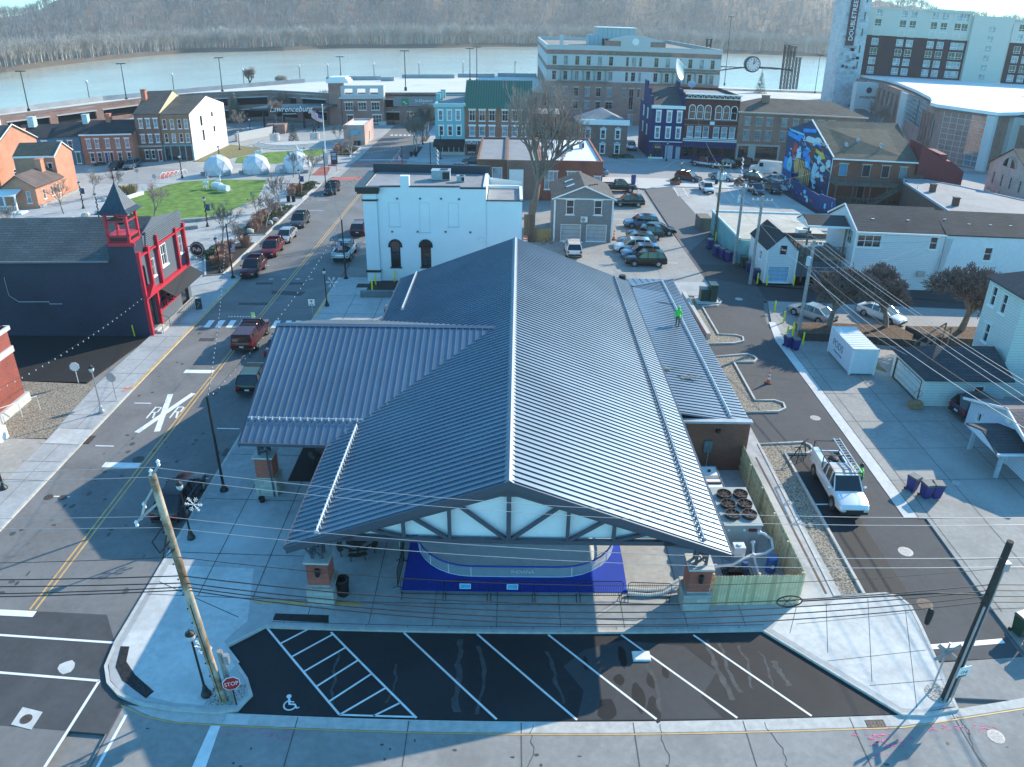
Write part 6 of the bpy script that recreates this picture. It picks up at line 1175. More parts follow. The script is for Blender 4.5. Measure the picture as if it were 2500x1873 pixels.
mb=MB();mb.prism([(-61.2,172),(-60.6,171.8),(-55.2,182.5),(-55.8,182.9)],0,1.9);tag(obj('screen_wall',mb,m_ch,loc=(-58,177,0)),'pale screen wall beside the conifer behind the tan building','wall');mb=MB();mb.box(-57.5,-53.0,183.5,186.5,0,2.2);tag(obj('brick_enclosure',mb,m_cb,loc=(-55,185,0)),'low brown brick enclosure left of the plinth','enclosure')
# benches/hoops/low walls in the park
def curve_wall(name,pts,h,w,lab,cat,m):o=ribbon(name,pts,w,.05,.05+h,m);tag(o,lab,cat);return o
curve_wall('stone_wall',[(-53.9,103.9),(-51.5,101.9),(-48.7,101.0),(-45,100.8),(-42,101.6),(-39.4,103.6)],.5,.6,'curved pale stone wall along the near edge of the lawn','wall',m_gravw)
curve_wall('stone_wall',[(-52.5,98.5),(-49.0,96.8),(-44.5,96.6),(-41.2,97.6)],.5,.6,'lower curved pale stone wall nearer the street lamp','wall',m_gravw)
curve_wall('white_bench_wall',[(-61.2,113.2),(-59.6,115.6),(-58.6,118.8)],.55,.7,'curved white seat wall at the left of the lawn','wall',m_wh)
curve_wall('stone_wall',[(-39.2,104.5),(-38.4,109),(-37.9,112)],.5,.6,'rubble stone wall at the right edge of the lawn','wall',m_gravw)
mb=MB()
for k in range(6):mb.tube([(-60.5+k*.55,131.5+k*.5+1.6*cos(a),.05+1.1*sin(a)) for a in (0,.5,1.0,1.57,2.1,2.6,pi)],.04,4)
tag(obj('bike_hoops',mb,white,loc=(-60,131,.06)),'row of white arched hoops on the brick paving','cycle rack')
# ---- flagpole, kerb-side info board
t=thing('flagpole','tall white flagpole with an American flag by the park corner','flagpole',(-34.3,143.9,.06));mb=MB();mb.cyl((0,0,0),(0,0,10.6),.12,.06);mb.ell((0,0,10.7),.14,.14,.14);obj('pole',mb,white,t,world=False);mb=MB();mb.box(-.45,.45,-.3,.3,0,2.0);obj('plinth',mb,m_ch,t,world=False)
def usflag(root,w,h,M,droop=.0,name='flag'):
    m1,m2,m3=mat('flag red',(.45,.02,.04),.7),mat('flag white',(.72,.72,.72),.7),mat('flag blue',(.02,.03,.16),.7);mb=MB();N_=10
    f=lambda u,v:M @ Vector((u*w,.06*sin(u*7+v*2)*w,-v*h-droop*u*u*w))
    for j in range(13):
        for i in range(N_):
            mb.mt(2 if (i < N_*.4 and j < 7) else (0 if j % 2 == 0 else 1));a,b,c,d=i/N_,(i+1)/N_,j/13,(j+1)/13;mb.quad(f(a,c),f(b,c),f(b,d),f(a,d))
    return obj(name,mb,[m1,m2,m3],root,world=False)
usflag(t,-2.0,1.5,Matrix.Translation((-.1,0,9.0)),.5)
# --- right: mural building
m_mb=mat('brown red mural house brick',(.15,.075,.055),.88,kind='brick');m_ms=mat('tan brown shingles',(.145,.12,.09),.92,kind='shingle',p=('x',))
MH=thing('mural_building','brick house with a big blue street mural on its gable and a timber deck behind','building',(51.5,122,0))
mb=MB();TS=side_T('S',51.5,65.6,122,138);holes=[(52.7,54.1,3.75,5.7),(56.6,58.0,3.75,5.7),(59.9,61.3,3.75,5.7),(63.0,64.2,3.75,5.6),(56.3,57.6,.2,2.6)]
facade(mb,TS,51.5,65.6,0,6.5,holes,.2);mb.quad((65.6,122,0),(65.6,140,0),(65.6,140,9),(65.6,131,11.4),(65.6,122,6.5));obj('wall',mb,m_mb,MH)
for i,h in enumerate(holes):window(MH,TS,(h[0]+h[1])/2,h[2],h[1]-h[0],h[3]-h[2],'plain',m_tt,[mat('light blue door',(.07,.25,.42),.5),mat('dark door',(.02,.02,.03),.5),mat('plum door',(.06,.02,.03),.5),mat('grey blue door',(.18,.24,.28),.5),MATS['dark door']][i],.2,.15,0,name='door')
GA,GB_,GP=(51.5,122.0),(47.7,134.2),(49.9,128.9)
mb=MB();mb.slab([(GA[0],GA[1],0),(GB_[0],GB_[1],0),(GB_[0],GB_[1],9.2),(GP[0],GP[1],11.3),(GA[0],GA[1],6.6)],.25,(1,.2,0));obj('gable_wall',mb,mat('mural ground',(.02,.05,.12),.6),MH,recalc=True)
bit(MH,'roof',lambda b:(b.slab([(51.3,121.7,6.6),(65.8,121.7,6.6),(65.8,131.4,11.4),(49.7,129.0,11.4)],.2),b.slab([(49.7,129.0,11.4),(65.8,131.4,11.4),(65.8,140,8.7),(47.5,134.6,9.2)],.2)),m_ms)
bit(MH,'gutter',lambda b:(b.box(51.2,65.8,121.5,121.7,6.35,6.55),b.cyl((51.35,121.9,0),(51.35,121.9,6.4),.06)),white)
bit(MH,'verge',lambda b:(b.beam((51.3,121.6,6.75),(49.7,129.0,11.55),.2,.15),),white)
# mural shapes: flat paint on the gable; u runs from the near corner to the far one
ML=hypot(GB_[0]-GA[0],GB_[1]-GA[1]);du=Vector((GB_[0]-GA[0],GB_[1]-GA[1],0))/ML;dn=Vector((-du.y,du.x,0));dn=-dn if dn.x > 0 else dn
layer=[0]
def mural(pts,m,name='painted_shape'):
    layer[0] += 1;mb=MB();o=dn*(.012+.003*layer[0]);mb.add([Vector((*GA,0))+du*u+o+Vector((0,0,z)) for u,z in pts],[tuple(range(len(pts)))]);return obj(name,mb,m,MH)
mm={k:mat('mural '+k,v,.6,var=.15,scale=1.5) for k,v in dict(blue=(.02,.26,.68),cyan=(.14,.55,.75),pale=(.45,.66,.72),red=(.50,.06,.05),yellow=(.60,.48,.06),tan=(.62,.36,.15),navy=(.02,.05,.16),brown=(.14,.06,.03)).items()}
def strip(u0,z0,u1,z1,w,m):
    d=Vector((u1-u0,z1-z0)).normalized()*w/2;mural([(u0-d.y,z0+d.x),(u1-d.y,z1+d.x),(u1+d.y,z1-d.x),(u0+d.y,z0-d.x)],m)
def blob(u,z,ru,rz,m,n=12,j=.25):
    mural([(u+ru*random.uniform(1-j,1+j)*cos(2*pi*i/n),z+rz*random.uniform(1-j,1+j)*sin(2*pi*i/n)) for i in range(n)],m)
mural([(9.8,.1),(12.7,.1),(12.7,4.6),(10.6,4.2)],mm['blue']);mural([(8.2,1.2),(12.7,.2),(12.7,.9),(8.2,2.0)],mm['brown']);mural([(9,7.6),(12.6,8.2),(12.6,9.0),(9,8.3)],mm['blue']);strip(8.2,8.9,11.9,9.2,.35,mm['cyan']);strip(.4,5.2,6.8,8.0,.3,mm['red']);strip(1.2,4.6,7.2,7.0,.35,mm['cyan']);strip(1.0,2.2,5.6,5.4,.22,mm['red']);strip(3.5,7.8,9.8,8.6,.4,mm['blue']);strip(7,9.6,9.4,10.0,.5,mm['navy']);strip(5.2,10.0,8.6,9.6,.6,mm['blue']);strip(.3,4.2,3.0,5.4,.2,mm['yellow'])
mural([(3.0,6.2),(5.6,7.0),(5.6,7.5),(3.0,6.8),(3.0,7.2),(1.9,6.1),(3.0,5.7)],mm['yellow'],'painted_arrow')
for u,z,a,b in ((2.2,4.4,.7,.5),(1.0,5.4,.6,.7),(4.4,2.9,.7,1.3),(4.2,4.2,.6,.8),(3.2,3.2,.6,.5),(3.5,5.6,.5,.8),(1.9,2.6,.4,.3),(6.2,8.4,1.4,.5),(4.4,8.6,.8,.5),(3.8,1.5,.5,.9)):blob(u,z,a,b,mm['pale'])
blob(9.9,5.9,.8,1.7,mm['red']);blob(8.8,5.4,.7,1.6,mm['pale']);blob(6.3,5.0,.7,2.0,mm['blue']);blob(7.2,6.1,.6,.8,mm['blue']);blob(5.3,6.6,.7,1.2,mm['brown']);blob(10.9,3.4,.7,1.4,mm['cyan']);blob(6.5,4.0,.9,.9,mm['cyan'])
rq=random.Random(12)
for k in range(46):
    u,z=rq.uniform(.5,12.2),rq.uniform(.4,9.4)
    if z > 6.4+min(u,12.6-u*.2)*.55:continue
    c_=mm[rq.choice(('cyan','blue','pale','cyan','red','navy','blue','tan'))]
    if k % 2:strip(u,z,min(12.4,u+rq.uniform(.5,1.6)),z+rq.uniform(-.2,.7),rq.uniform(.08,.22),c_)
    else:blob(min(u,11.9),z,rq.uniform(.15,.45),rq.uniform(.12,.4),c_,9,.35)
for u,z,ru,rz in ((8.2,3.7,1.5,1.35),(6.4,2.2,1.65,1.65)):   # painted barrels
    mural([(u-ru*.9,z-rz*.75),(u-ru,z),(u-ru*.9,z+rz*.75),(u-ru*.3,z+rz),(u+ru*.5,z+rz*.95),(u+ru*.5,z-rz*.95),(u-ru*.3,z-rz)],mm['brown'],'painted_barrel')
    for k in range(5):strip(u-ru*.8+k*ru*.3,z-rz*(.75+.05*k),u-ru*.8+k*ru*.3,z+rz*(.75+.05*k),.28,mm['tan'])
    mural([(u+ru*.45+ru*.45*cos(2*pi*i/14),z+rz*.92*sin(2*pi*i/14)) for i in range(14)],mm['tan'],'painted_barrel')
t_=text('lettering','Lawrenceburg',1.15,white,MH,(0,0,0),shear=.3,ext=.005);R_=Matrix((tuple(-du),(0,0,1),tuple(dn))).transposed().to_4x4();p_=Vector((*GA,0))+du*4.9+dn*.16+Vector((0,0,8.0))-Vector(MH.location);t_.matrix_basis=Matrix.Translation(p_) @ R_
LWp=[(47.6,134.0),(46.0,122.5),(46.6,113.5),(48.2,111.2)]
t=thing('painted_wall','low wall painted as part of the mural in front of the gable','wall',(46.3,122,0));mb=MB()
for a,b in zip(LWp,LWp[1:]):mb.slab([(*a,0),(*b,0),(*b,2.2),(*a,2.5)],.2,(1,0,0))
obj('wall',mb,mm['navy'],t,recalc=True);rr=random.Random(9)
for k in range(22):
    i=rr.choice((0,0,1,1,2));a,b=Vector(LWp[i]),Vector(LWp[i+1]);f0=rr.uniform(0,.85);f1=f0+rr.uniform(.06,.15);z0_=rr.uniform(.05,1.4);z1_=z0_+rr.uniform(.3,.8);p,q=a.lerp(b,f0),a.lerp(b,f1);mb=MB();o=-.015-.002*k
    mb.quad((p.x+o,p.y,z0_),(q.x+o,q.y,z0_*.9),(q.x+o,q.y,z1_),(p.x+o,p.y,z1_*.95));obj('painted_shape',mb,mm[rr.choice(('cyan','blue','pale','red','brown','cyan','tan'))],t)
for x,y,lb in ((54.2,124.4,'left of three blue grey dishes on the brown shingle roof'),(56.6,125.6,'middle one of three dishes on the brown shingle roof'),(60.2,124.6,'right one of three dishes on the brown shingle roof')):dish(x,y,6.6+(y-121.7)*.49,.42,lb,mat('dish blue grey',(.25,.32,.38),.5),radians(55),radians(20))
m_wd=mat('grey brown deck timber',(.17,.145,.12),.85,kind='planks',p=(.14,(.12,.10,.08)))
def railing(b,p0,p1,h=.95,n=None):
    p0,p1=Vector(p0),Vector(p1);n=n or int((p1-p0).length/.16);b.beam(p0+Vector((0,0,h)),p1+Vector((0,0,h)),.09,.05);b.beam(p0+Vector((0,0,.1)),p1+Vector((0,0,.1)),.05,.05)
    for i in range(n+1):q=p0.lerp(p1,i/n);w=.1 if i % 9 == 0 else .035;b.box(q.x-w/2,q.x+w/2,q.y-w/2,q.y+w/2,q.z,q.z+h)
t=thing('timber_deck','long raised timber deck with railings and stair behind the mural building','deck',(57,119.5,0))
bit(t,'floor',lambda b:(b.box(51.3,62.8,119.0,121.95,2.75,2.95),b.box(62.8,66,119.6,121.95,3.6,3.8)),m_wd);bit(t,'railing',lambda b:(railing(b,(51.4,119.05,2.95),(62.7,119.05,2.95)),railing(b,(51.35,121.9,2.95),(51.35,119.05,2.95)),railing(b,(62.9,119.7,3.8),(65.9,119.7,3.8)),railing(b,(52.0,118.8,.1),(56,118.2,.1)),railing(b,(56,118.2,.1),(61.5,119.0,.1))),m_wd)
for x in (51.5,54.3,57.2,60,62.6):bit(t,'post',lambda b:b.box(x-.09,x+.09,119.05,119.2,0,2.75),m_wd)
bit(t,'stair',lambda b:(b.beam((57.5,118.6,.3),(61.6,118.8,2.9),.08,.3),b.beam((57.5,117.7,.3),(61.6,117.9,2.9),.08,.3),b.beam((57.5,117.7,1.2),(61.6,117.9,3.8),.06,.08),[b.box(57.7+.4*k,58.1+.4*k,117.7,118.6,.35+.26*k,.4+.26*k) for k in range(10)]),m_wd)
sheet('court_asphalt',[(45.5,111),(63.6,114.5),(65.5,122),(51.5,122),(48.5,133),(44.5,133)],.012,mat('court tar',(.018,.019,.022),.85,kind='asphalt',p=(1.5,)),.02)
# maroon rendered building, long flat-roofed one, peach house
m_mar=mat('maroon render',(.17,.028,.032),.75,var=.06)
t=thing('maroon_building','plain maroon rendered wall building with stepped gable right of the mural roof','building',(66,118,0));mb=MB()
mb.slab([(65.7,121.5,0),(73.2,120.5,0),(73.2,120.5,5.6),(70.8,120.8,7.1),(70.0,120.9,7.1),(70.0,120.9,8.1),(68.8,121.0,8.1),(68.8,121.1,7.6),(65.7,121.5,9.4)],6,(.15,1,0));obj('wall',mb,m_mar,t,recalc=True)
m_dsb=mat('dark stone brick',(.085,.062,.052),.92,kind='brick')
t=thing('flat_roofed_building','long low brick building with pale flat roof and brick chimneys behind the white houses','building',(63,100,0))
FP=[(62.6,119.3),(61.5,117.0),(58.5,97.0),(70.5,93.0),(82,90),(82,96),(70.3,115.6),(66.5,119.5)]
bit(t,'wall',lambda b:b.prism(FP,0,4.0),m_dsb);bit(t,'roof',lambda b:b.prism([(62.9,118.8),(61.8,116.8),(58.8,97.4),(70.5,93.5),(81.5,90.6),(81.5,95.9),(70.0,115.2),(66.5,119)],4.01,4.12),m_flat);bit(t,'parapet',lambda b:[b.beam((*p,4.1),(*q,4.1),.25,.3) for p,q in zip(FP,FP[1:]+FP[:1])],mat('blue grey coping',(.25,.33,.40),.6))
for x,y in ((62.8,110.5),(61.5,101.5)):chimney(t,x,y,4.1,5.2,.8,m_dsb,.6)
bit(t,'white_pipe',lambda b:(b.tube([(61.2,112,3.2),(61.2,112,4.9)],.07)),white)
PC=building('peach_house','peach painted brick house with fanlight window and shell ornaments at the right edge','house',(80.0,92,113.4,124.6),6.8,mat('peach painted brick',(.42,.36,.34),.8,kind='brick',p=(.5,.45,.42)),('gableX',m_shb,3.0,.3),[('W',y,3.6,.55,1.9,'sash',.15,None,m_tt) for y in (122.8,120.4,118.0,115.4)]+[('W',y,.5,1.1,1.7,'multi',.12) for y in (123.2,119.8,116.0)])
mb=MB()
for y,z,r in ((123.2,2.3,.75),(119.8,2.3,.9),(116.0,2.3,.75)):
    for k in range(7):a=pi*(k+.5)/7;mb.ell((79.9,y+r*.75*cos(a),z+r*.75*sin(a)),.12,.16*r+.04,.2*r,6,4)
obj('shell_ornament',mb,m_tt,PC);bit(PC,'fanlight',lambda b:(b.slab([(79.95,119.2+1.7*cos(a),6.9+1.5*sin(a)) for a in [pi*i/10 for i in range(11)]],.06,(-1,0,0))),glass,recalc=True);bit(PC,'fanlight_frame',lambda b:(b.tube([(79.86,119.2+1.75*cos(a),6.9+1.55*sin(a)) for a in [pi*i/10 for i in range(11)]],.09,4),b.box(79.8,79.88,118.8,119.6,6.9,8.3)),m_tt)
# teal flat building, small white garage, white siding houses
TL=thing('teal_building','low teal painted building with pale flat roof along the alley','building',(26.3,85,0))
bit(TL,'wall',lambda b:b.prism([(26.3,98.2),(26.3,84.8),(38,84.4),(38,98.2)],0,2.75),mat('teal painted block',(.13,.34,.36),.75,kind='stain',p=(.20,.42,.43),var=.1));bit(TL,'roof',lambda b:b.prism([(26.5,98.0),(26.5,85.1),(37.8,84.7),(37.8,98.0)],2.76,2.82),mat('beige flat roof',(.44,.41,.35),.85,kind='concrete'));bit(TL,'coping',lambda b:(b.box(26.2,26.45,84.8,98.3,2.76,3.0),b.box(26.45,38,97.9,98.3,2.76,3.0)),mat('pale teal coping',(.45,.58,.58),.7));rooftop(34.5,87.0,2.82,1.6,1.1,.9,'white air handler at the near end of the beige roof',m=white)
m_sid=mat('white horizontal siding',(.66,.68,.69),.6,kind='siding',p=(.2,),var=.04)
SGt=building('small_garage','narrow white sided garage with steep dark roof and pale blue door','garage',(27.35,30.65,77.9,84.2),3.75,m_sid,('gableY',mat('black shingles',(.020,.022,.026),.85,kind='shingle'),1.55,.12),[('S',28.85,.05,2.4,1.85,'plain',0,mat('pale blue garage door',(.30,.50,.66),.5,kind='siding',p=(.45,))),('W',80,2.0,.8,1.0,'sash',.06)])
window(SGt,side_T('S',27.35,30.65,77.9,84.2),29.05,3.25,.7,.95,'sash',white,glass,-.03,0,0);bit(SGt,'trim',lambda b:(b.box(27.28,27.45,77.8,77.9,0,3.7),b.box(30.55,30.72,77.8,77.9,0,3.7)),white)
m_dfn=mat('dark board fence',(.07,.075,.075),.85,kind='planks',p=(.15,(.05,.05,.05)))
tag(obj('board_fence',MB().box(31,36.4,80.4,80.5,0,1.9),mat('blue grey board fence',(.16,.24,.30),.8,kind='planks',p=(.16,(.12,.18,.24))),loc=(33.7,80.4,0)),'blue grey board gate between the small garage and the big white house','fence');tag(obj('board_fence',MB().box(30.8,38,86.2,86.35,0,3.4),m_dfn,loc=(34,86.2,0)),'tall dark board fence behind the small garage','fence')
BWH=building('siding_house','big white sided house with grey shingled roof and triple window','house',(36.4,46.4,76.9,84.6),6.3,m_sid,('gableX',mat('charcoal shingles',(.062,.060,.064),.9,kind='shingle',p=('x',)),1.9,.12),[('S',37.9,4.6,2.7,1.35,'multi',.08),('S',45.2,4.6,.95,1.4,'sash',.08),('W',78.5,4.5,1.5,1.6,'multi',.08)])
bit(BWH,'roof_vent',lambda b:[b.box(x,x+.35,78.6,78.9,7.0,7.3) for x in (38.5,42.5)],white);bit(BWH,'trim',lambda b:(b.box(36.25,36.45,76.75,76.9,0,6.3),b.beam((36.2,76.6,6.35),(36.2,80.75,8.3),.12,.16),b.beam((36.2,84.9,6.35),(36.2,80.75,8.3),.12,.16),b.box(36.3,46.4,76.6,76.75,6.15,6.3)),white)
BWB=building('siding_house','long white painted rear building with dormer continuing right of the big white house','house',(46.45,64,76.8,84),6.3,mat('white painted rear wall',(.64,.68,.70),.7,var=.05,bump=.2),('gableX',MATS['charcoal shingles'],1.7,.12),[('S',51.7,3.6,1.0,1.5,'sash',.08)])
bit(BWB,'roof_vent',lambda b:[b.box(x,x+.35,78.4,78.7,6.9,7.2) for x in (49.5,52.0,54.4)],white);bit(BWB,'dormer',lambda b:(b.box(47.2,47.7,79.0,79.8,6.8,7.4),b.beam((46.3,79.0,7.2),(47.2,79.0,7.5),.08)),white);bit(BWB,'conduit',lambda b:[b.cyl((45.6+.16*k,76.72,.9),(46.5+.12*k,76.72,5.9),.018,n=4) for k in range(7)]+[b.box(44.0,44.9,76.6,76.78,1.6,2.2)],steel);bit(BWB,'notice',lambda b:b.box(47.2,47.9,76.7,76.78,1.4,2.3),mat('blue notice',(.25,.40,.65),.6))
t=thing('covered_porch','raised timber porch with small shingled roof beside the big white house','porch',(33,80,0))
bit(t,'roof',lambda b:(b.slab([(31.6,78.4,6.3),(36.2,78.4,6.3),(36.2,80.3,7.1),(31.6,80.3,7.1)],.12),b.slab([(31.6,80.3,7.1),(36.2,80.3,7.1),(36.2,82.2,6.3),(31.6,82.2,6.3)],.12)),MATS['charcoal shingles']);bit(t,'fascia',lambda b:(b.box(31.5,36.2,78.25,78.4,6.15,6.35),b.slab([(31.58,78.5,6.1),(31.58,82.1,6.1),(31.58,80.3,6.95)],.06,(-1,0,0))),white,recalc=True)
bit(t,'floor',lambda b:(b.box(28.9+2.2,36.3,78.4,83.5,2.9,3.1),),m_wd);bit(t,'railing',lambda b:(railing(b,(31.2,78.45,3.1),(36.2,78.45,3.1)),railing(b,(31.2,82.5,3.1),(31.2,78.45,3.1))),m_wd);bit(t,'post',lambda b:[b.box(x-.08,x+.08,78.4,78.56,0,6.2) for x in (31.7,35.9)],m_wd)
# right foreground: storage container, garage, tall house, low house
m_con_=mat('white ribbed container',(.64,.68,.71),.5,var=.04)
t=thing('storage_container','white portable storage container with grey lettering on its side','container',(28.7,54.9,.03));mb=MB();mb.box(27.65,29.8,54.9,59.6,.15,2.3);obj('body',mb,m_con_,t)
mb=MB()
for k in range(12):mb.box(27.63,29.82,55.1+k*.39,55.16+k*.39,2.3,2.33)
mb.box(27.6,29.85,54.85,54.95,2.25,2.36);mb.box(27.6,29.85,59.55,59.65,2.25,2.36);obj('roof_rib',mb,white,t);mb=MB()
for q in ((27.6,27.75),(29.7,29.85)):
    for y in (54.85,59.5):mb.box(*q,y,y+.15,.05,2.3)
obj('corner_post',mb,white,t)
o=text('lettering','PODS',.85,mat('lettering grey',(.22,.24,.26),.6),t,(0,0,0),ext=.008);o.matrix_basis=Matrix.Translation((-1.07,2.9,1.05)) @ Matrix.Rotation(-pi/2,4,'Z') @ Matrix.Rotation(pi/2,4,'X')
o=text('lettering','Moving & Storage',.24,MATS['lettering grey'],t,(0,0,0),ext=.008);o.matrix_basis=Matrix.Translation((-1.07,2.7,.62)) @ Matrix.Rotation(-pi/2,4,'Z') @ Matrix.Rotation(pi/2,4,'X')
m_ysd=mat('cream white siding',(.58,.62,.58),.65,kind='siding',p=(.22,),var=.04)
GR2=thing('garage','white sided garage with dark hipped roof and brown side door','garage',(34.5,49.6,0));mb=MB();TSg=side_T('S',31.3,38.0,49.6,55.0);facade(mb,TSg,31.3,38.0,0,2.35,[(35.3,36.2,.1,1.75)],.12);mb.quad((38,49.6,0),(38,55,0),(38,55,2.35),(38,49.6,2.35));TWg=side_T('W',31.3,38.0,49.6,55.0);facade(mb,TWg,49.6,55,0,2.35,[(50.2,54.6,.05,1.85)],.12);mb.quad((31.3,55,0),(38,55,0),(38,55,2.35),(31.3,55,2.35));obj('wall',mb,m_ysd,GR2)
window(GR2,TSg,35.75,.1,.9,1.65,'plain',white,mat('brown door',(.10,.035,.02),.6),.12,0,0,name='door');window(GR2,TWg,52.4,.05,4.4,1.8,'plain',mat('dark green trim',(.02,.06,.05),.5),mat('pale garage panel',(.56,.60,.57),.6,kind='siding',p=(.5,)),.12,0,0,name='garage_door')
def groof2(b):
    a,c,d,e=31.0,38.3,49.3,55.3;r0,r1=(33.0,52.3,3.9),(37.9,52.3,3.9)
    for f in ([(a,d,2.35),(c,d,2.35),r1,r0],[(c,e,2.35),(a,e,2.35),r0,r1],[(a,e,2.35),(a,d,2.35),r0],[(c,d,2.35),(c,e,2.35),r1]):b.slab(f,.12)
bit(GR2,'roof',groof2,mat('dark blue grey shingles',(.052,.055,.065),.88,kind='shingle',p=('x',)))
TH=building('siding_house','tall cream white sided house at the right edge with dark hipped roof','house',(38.5,50,51.3,56.0),8.35,m_ysd,('hip',MATS['dark blue grey shingles'],1.5,.35),[('W',55.0,6.3,.75,1.6,'sash',.06),('W',53.5,6.2,.75,1.6,'sash',.06),('W',54.6,3.3,.75,1.6,'sash',.06),('S',42.0,2.5,.9,1.6,'sash',.06)])
t=thing('timber_stair','weathered timber steps with rails behind the tall cream house','stair',(38,60,0));bit(t,'rail',lambda b:(b.beam((35.5,58.7,.9),(38.9,60.2,2.2),.06,.12),b.beam((35.6,59.8,.9),(39.0,61.3,2.2),.06,.12),[b.box(x,x+.1,y,y+.1,0,z) for x,y,z in ((35.5,58.7,1.0),(37.2,59.4,1.6),(38.9,60.1,2.3),(35.6,59.7,1.0),(37.3,60.5,1.6),(39,61.2,2.3))]),m_wd)
m_ws=mat('bluish white siding',(.60,.66,.74),.6,kind='siding',p=(.2,),var=.03)
LH=building('siding_house','low white sided house with porch roof at the right edge of the yard','house',(33.4,45,38.0,46.8),1.95,m_ws,('gableX',mat('pinkish grey shingles',(.15,.13,.14),.9,kind='shingle',p=('x',)),1.55,.35),[('W',41.7,.1,.7,1.5,'plain',.05,mat('white door',(.6,.64,.7),.5)),('W',45.4,1.0,.5,.7,'plain',.05)])
bit(LH,'vent',lambda b:(b.lathe([(0,0),(.32,0),(.32,.06),(0,.06)],(0,0,0),14),b.xf(Matrix.Translation((33.4,42.4,2.85)) @ Matrix.Rotation(-pi/2,4,'Y'))),white)
bit(LH,'porch_roof',lambda b:(b.slab([(31.0,43.3,2.05),(31.0,41.5,2.55),(33.4,41.5,2.55),(33.4,43.3,2.05)],.1),b.slab([(31.0,41.5,2.55),(31.0,39.4,2.0),(33.4,39.4,2.0),(33.4,41.5,2.55)],.1)),MATS['dark blue grey shingles']);bit(LH,'porch_gable',lambda b:(b.slab([(31.0,43.2,1.95),(31.0,39.5,1.9),(31.0,41.5,2.5)],.1,(1,0,0)),b.box(31,33.4,39.3,39.4,1.85,2.0)),m_ws,recalc=True);bit(LH,'post',lambda b:(b.box(31.65,31.9,43.1,43.3,0,1.95),b.box(31.55,31.8,39.6,39.8,0,1.95)),mat('pale post',(.35,.40,.46),.7));bit(LH,'trim',lambda b:(b.beam((33.0,47.2,1.95),(33.0,42.4,3.6),.1,.18),b.beam((33.0,37.6,1.95),(33.0,42.4,3.6),.1,.18)),white)
tag(ribbon('retaining_wall',[(25.9,62.0),(30,61.9),(35.6,61.0),(36.6,60.5)],.25,0,.75,mat('dark sleeper wall',(.055,.05,.045),.85,kind='planks',p=(.3,(.04,.035,.03)))),'dark retaining wall behind the white container','wall')
tag(ribbon('retaining_wall',[(37.0,64.2),(38.2,61.6),(45,61.2)],.25,0,.8,MATS['dark sleeper wall']),'angled dark retaining wall under the right bare tree','wall')
sheet('leaf_bed',[(25.9,62.1),(30,62.1),(36,61.2),(36.9,62.5),(36.2,64.6),(26.5,65.0)],.62,mat('leaf litter',(.13,.075,.045),.95,kind='gravel',p=(6,),bump=.7),.6);sheet('leaf_bed',[(38.3,61.8),(50,61.4),(50,65),(37.4,64.6)],.6,MATS['leaf litter'],.6);sheet('grass_patch',[(29.8,56.8),(31.3,55.5),(31.2,58.5),(30,59.5)],.05,m_dry,.02)
for k,(x,y) in enumerate(((28.6,65.0),(32.6,65.0),(35.2,64.9),(39.8,64.9),(43.6,64.9))):tag(obj('wheel_stop',MB().box(-.9,.9,-.08,.08,0,.14),mat('dark wheel stop',(.05,.045,.04),.8),loc=(x,y,.03),world=False),'dark wheel stop at the head of bay %s in the right yard' % ('one','two','three','four','five')[k],'wheel stop')
sheet('yard_parking',[(25.5,65),(50,64.9),(50,70.9),(26,72)],.04,mat('bleached asphalt',(.27,.265,.255),.9,kind='asphalt',p=(1.15,)),.03)
t=thing('planter_box','brown timber planter box with wilted plant at the garage corner','planter',(30.6,49.2,.03));bit(t,'box',lambda b:b.box(30.2,31.1,48.9,49.5,.03,.6),mat('plywood',(.28,.17,.09),.8,var=.25,scale=5));bit(t,'plant',lambda b:(b.tube([(30.7,49.2,.6),(30.75,49.3,1.5)],.03),b.tube([(30.75,49.3,1.5),(30.3,49.2,1.4),(30.2,49.2,1.0)],.02,4),b.tube([(30.75,49.3,1.5),(31.0,49.2,1.3),(30.6,49.1,.9)],.02,4)),wood_d)
# --- event centre and hotel in the far right
m_ec=mat('pale limestone panel',(.52,.53,.52),.7,var=.06);m_curt=mat('reflective curtain glass',(.30,.38,.42),.03,.85,var=.5,scale=.12)
EC=thing('event_centre','event centre with sweeping white curved roof, glass walls and brick piers','event centre',(105,165,0))
BODY=[(111,262),(112.5,240),(105.5,208),(100,190),(95.5,178),(93.2,171),(92.2,166),(98.6,156.2),(104,159.5),(107,161),(114,150),(130,128),(190,128),(190,262)]
bit(EC,'wall',lambda b:b.prism(BODY,0,11.0),m_cb)
bit(EC,'roof',lambda b:(b.prism([(110.5,270),(116,246),(113.0,230),(106.3,206),(99,184),(94.2,174),(91.5,169.5),(91.0,165.8),(98.3,154.6),(105,158),(107,159.6),(113,148),(128,124),(195,124),(195,264)],11.35,12.0)),m_wroof);bit(EC,'roof_edge',lambda b:b.prism([(111,268.5),(116.3,245),(113.3,229.5),(106.7,206),(99.5,184.5),(94.6,174.5),(92.0,169.5),(91.6,166.2),(98.5,155.4),(105,158.8),(107.1,160.4),(113.4,149),(128.4,125),(194,125),(194,263)],10.8,11.349),mat('taupe fascia',(.16,.15,.15),.6))
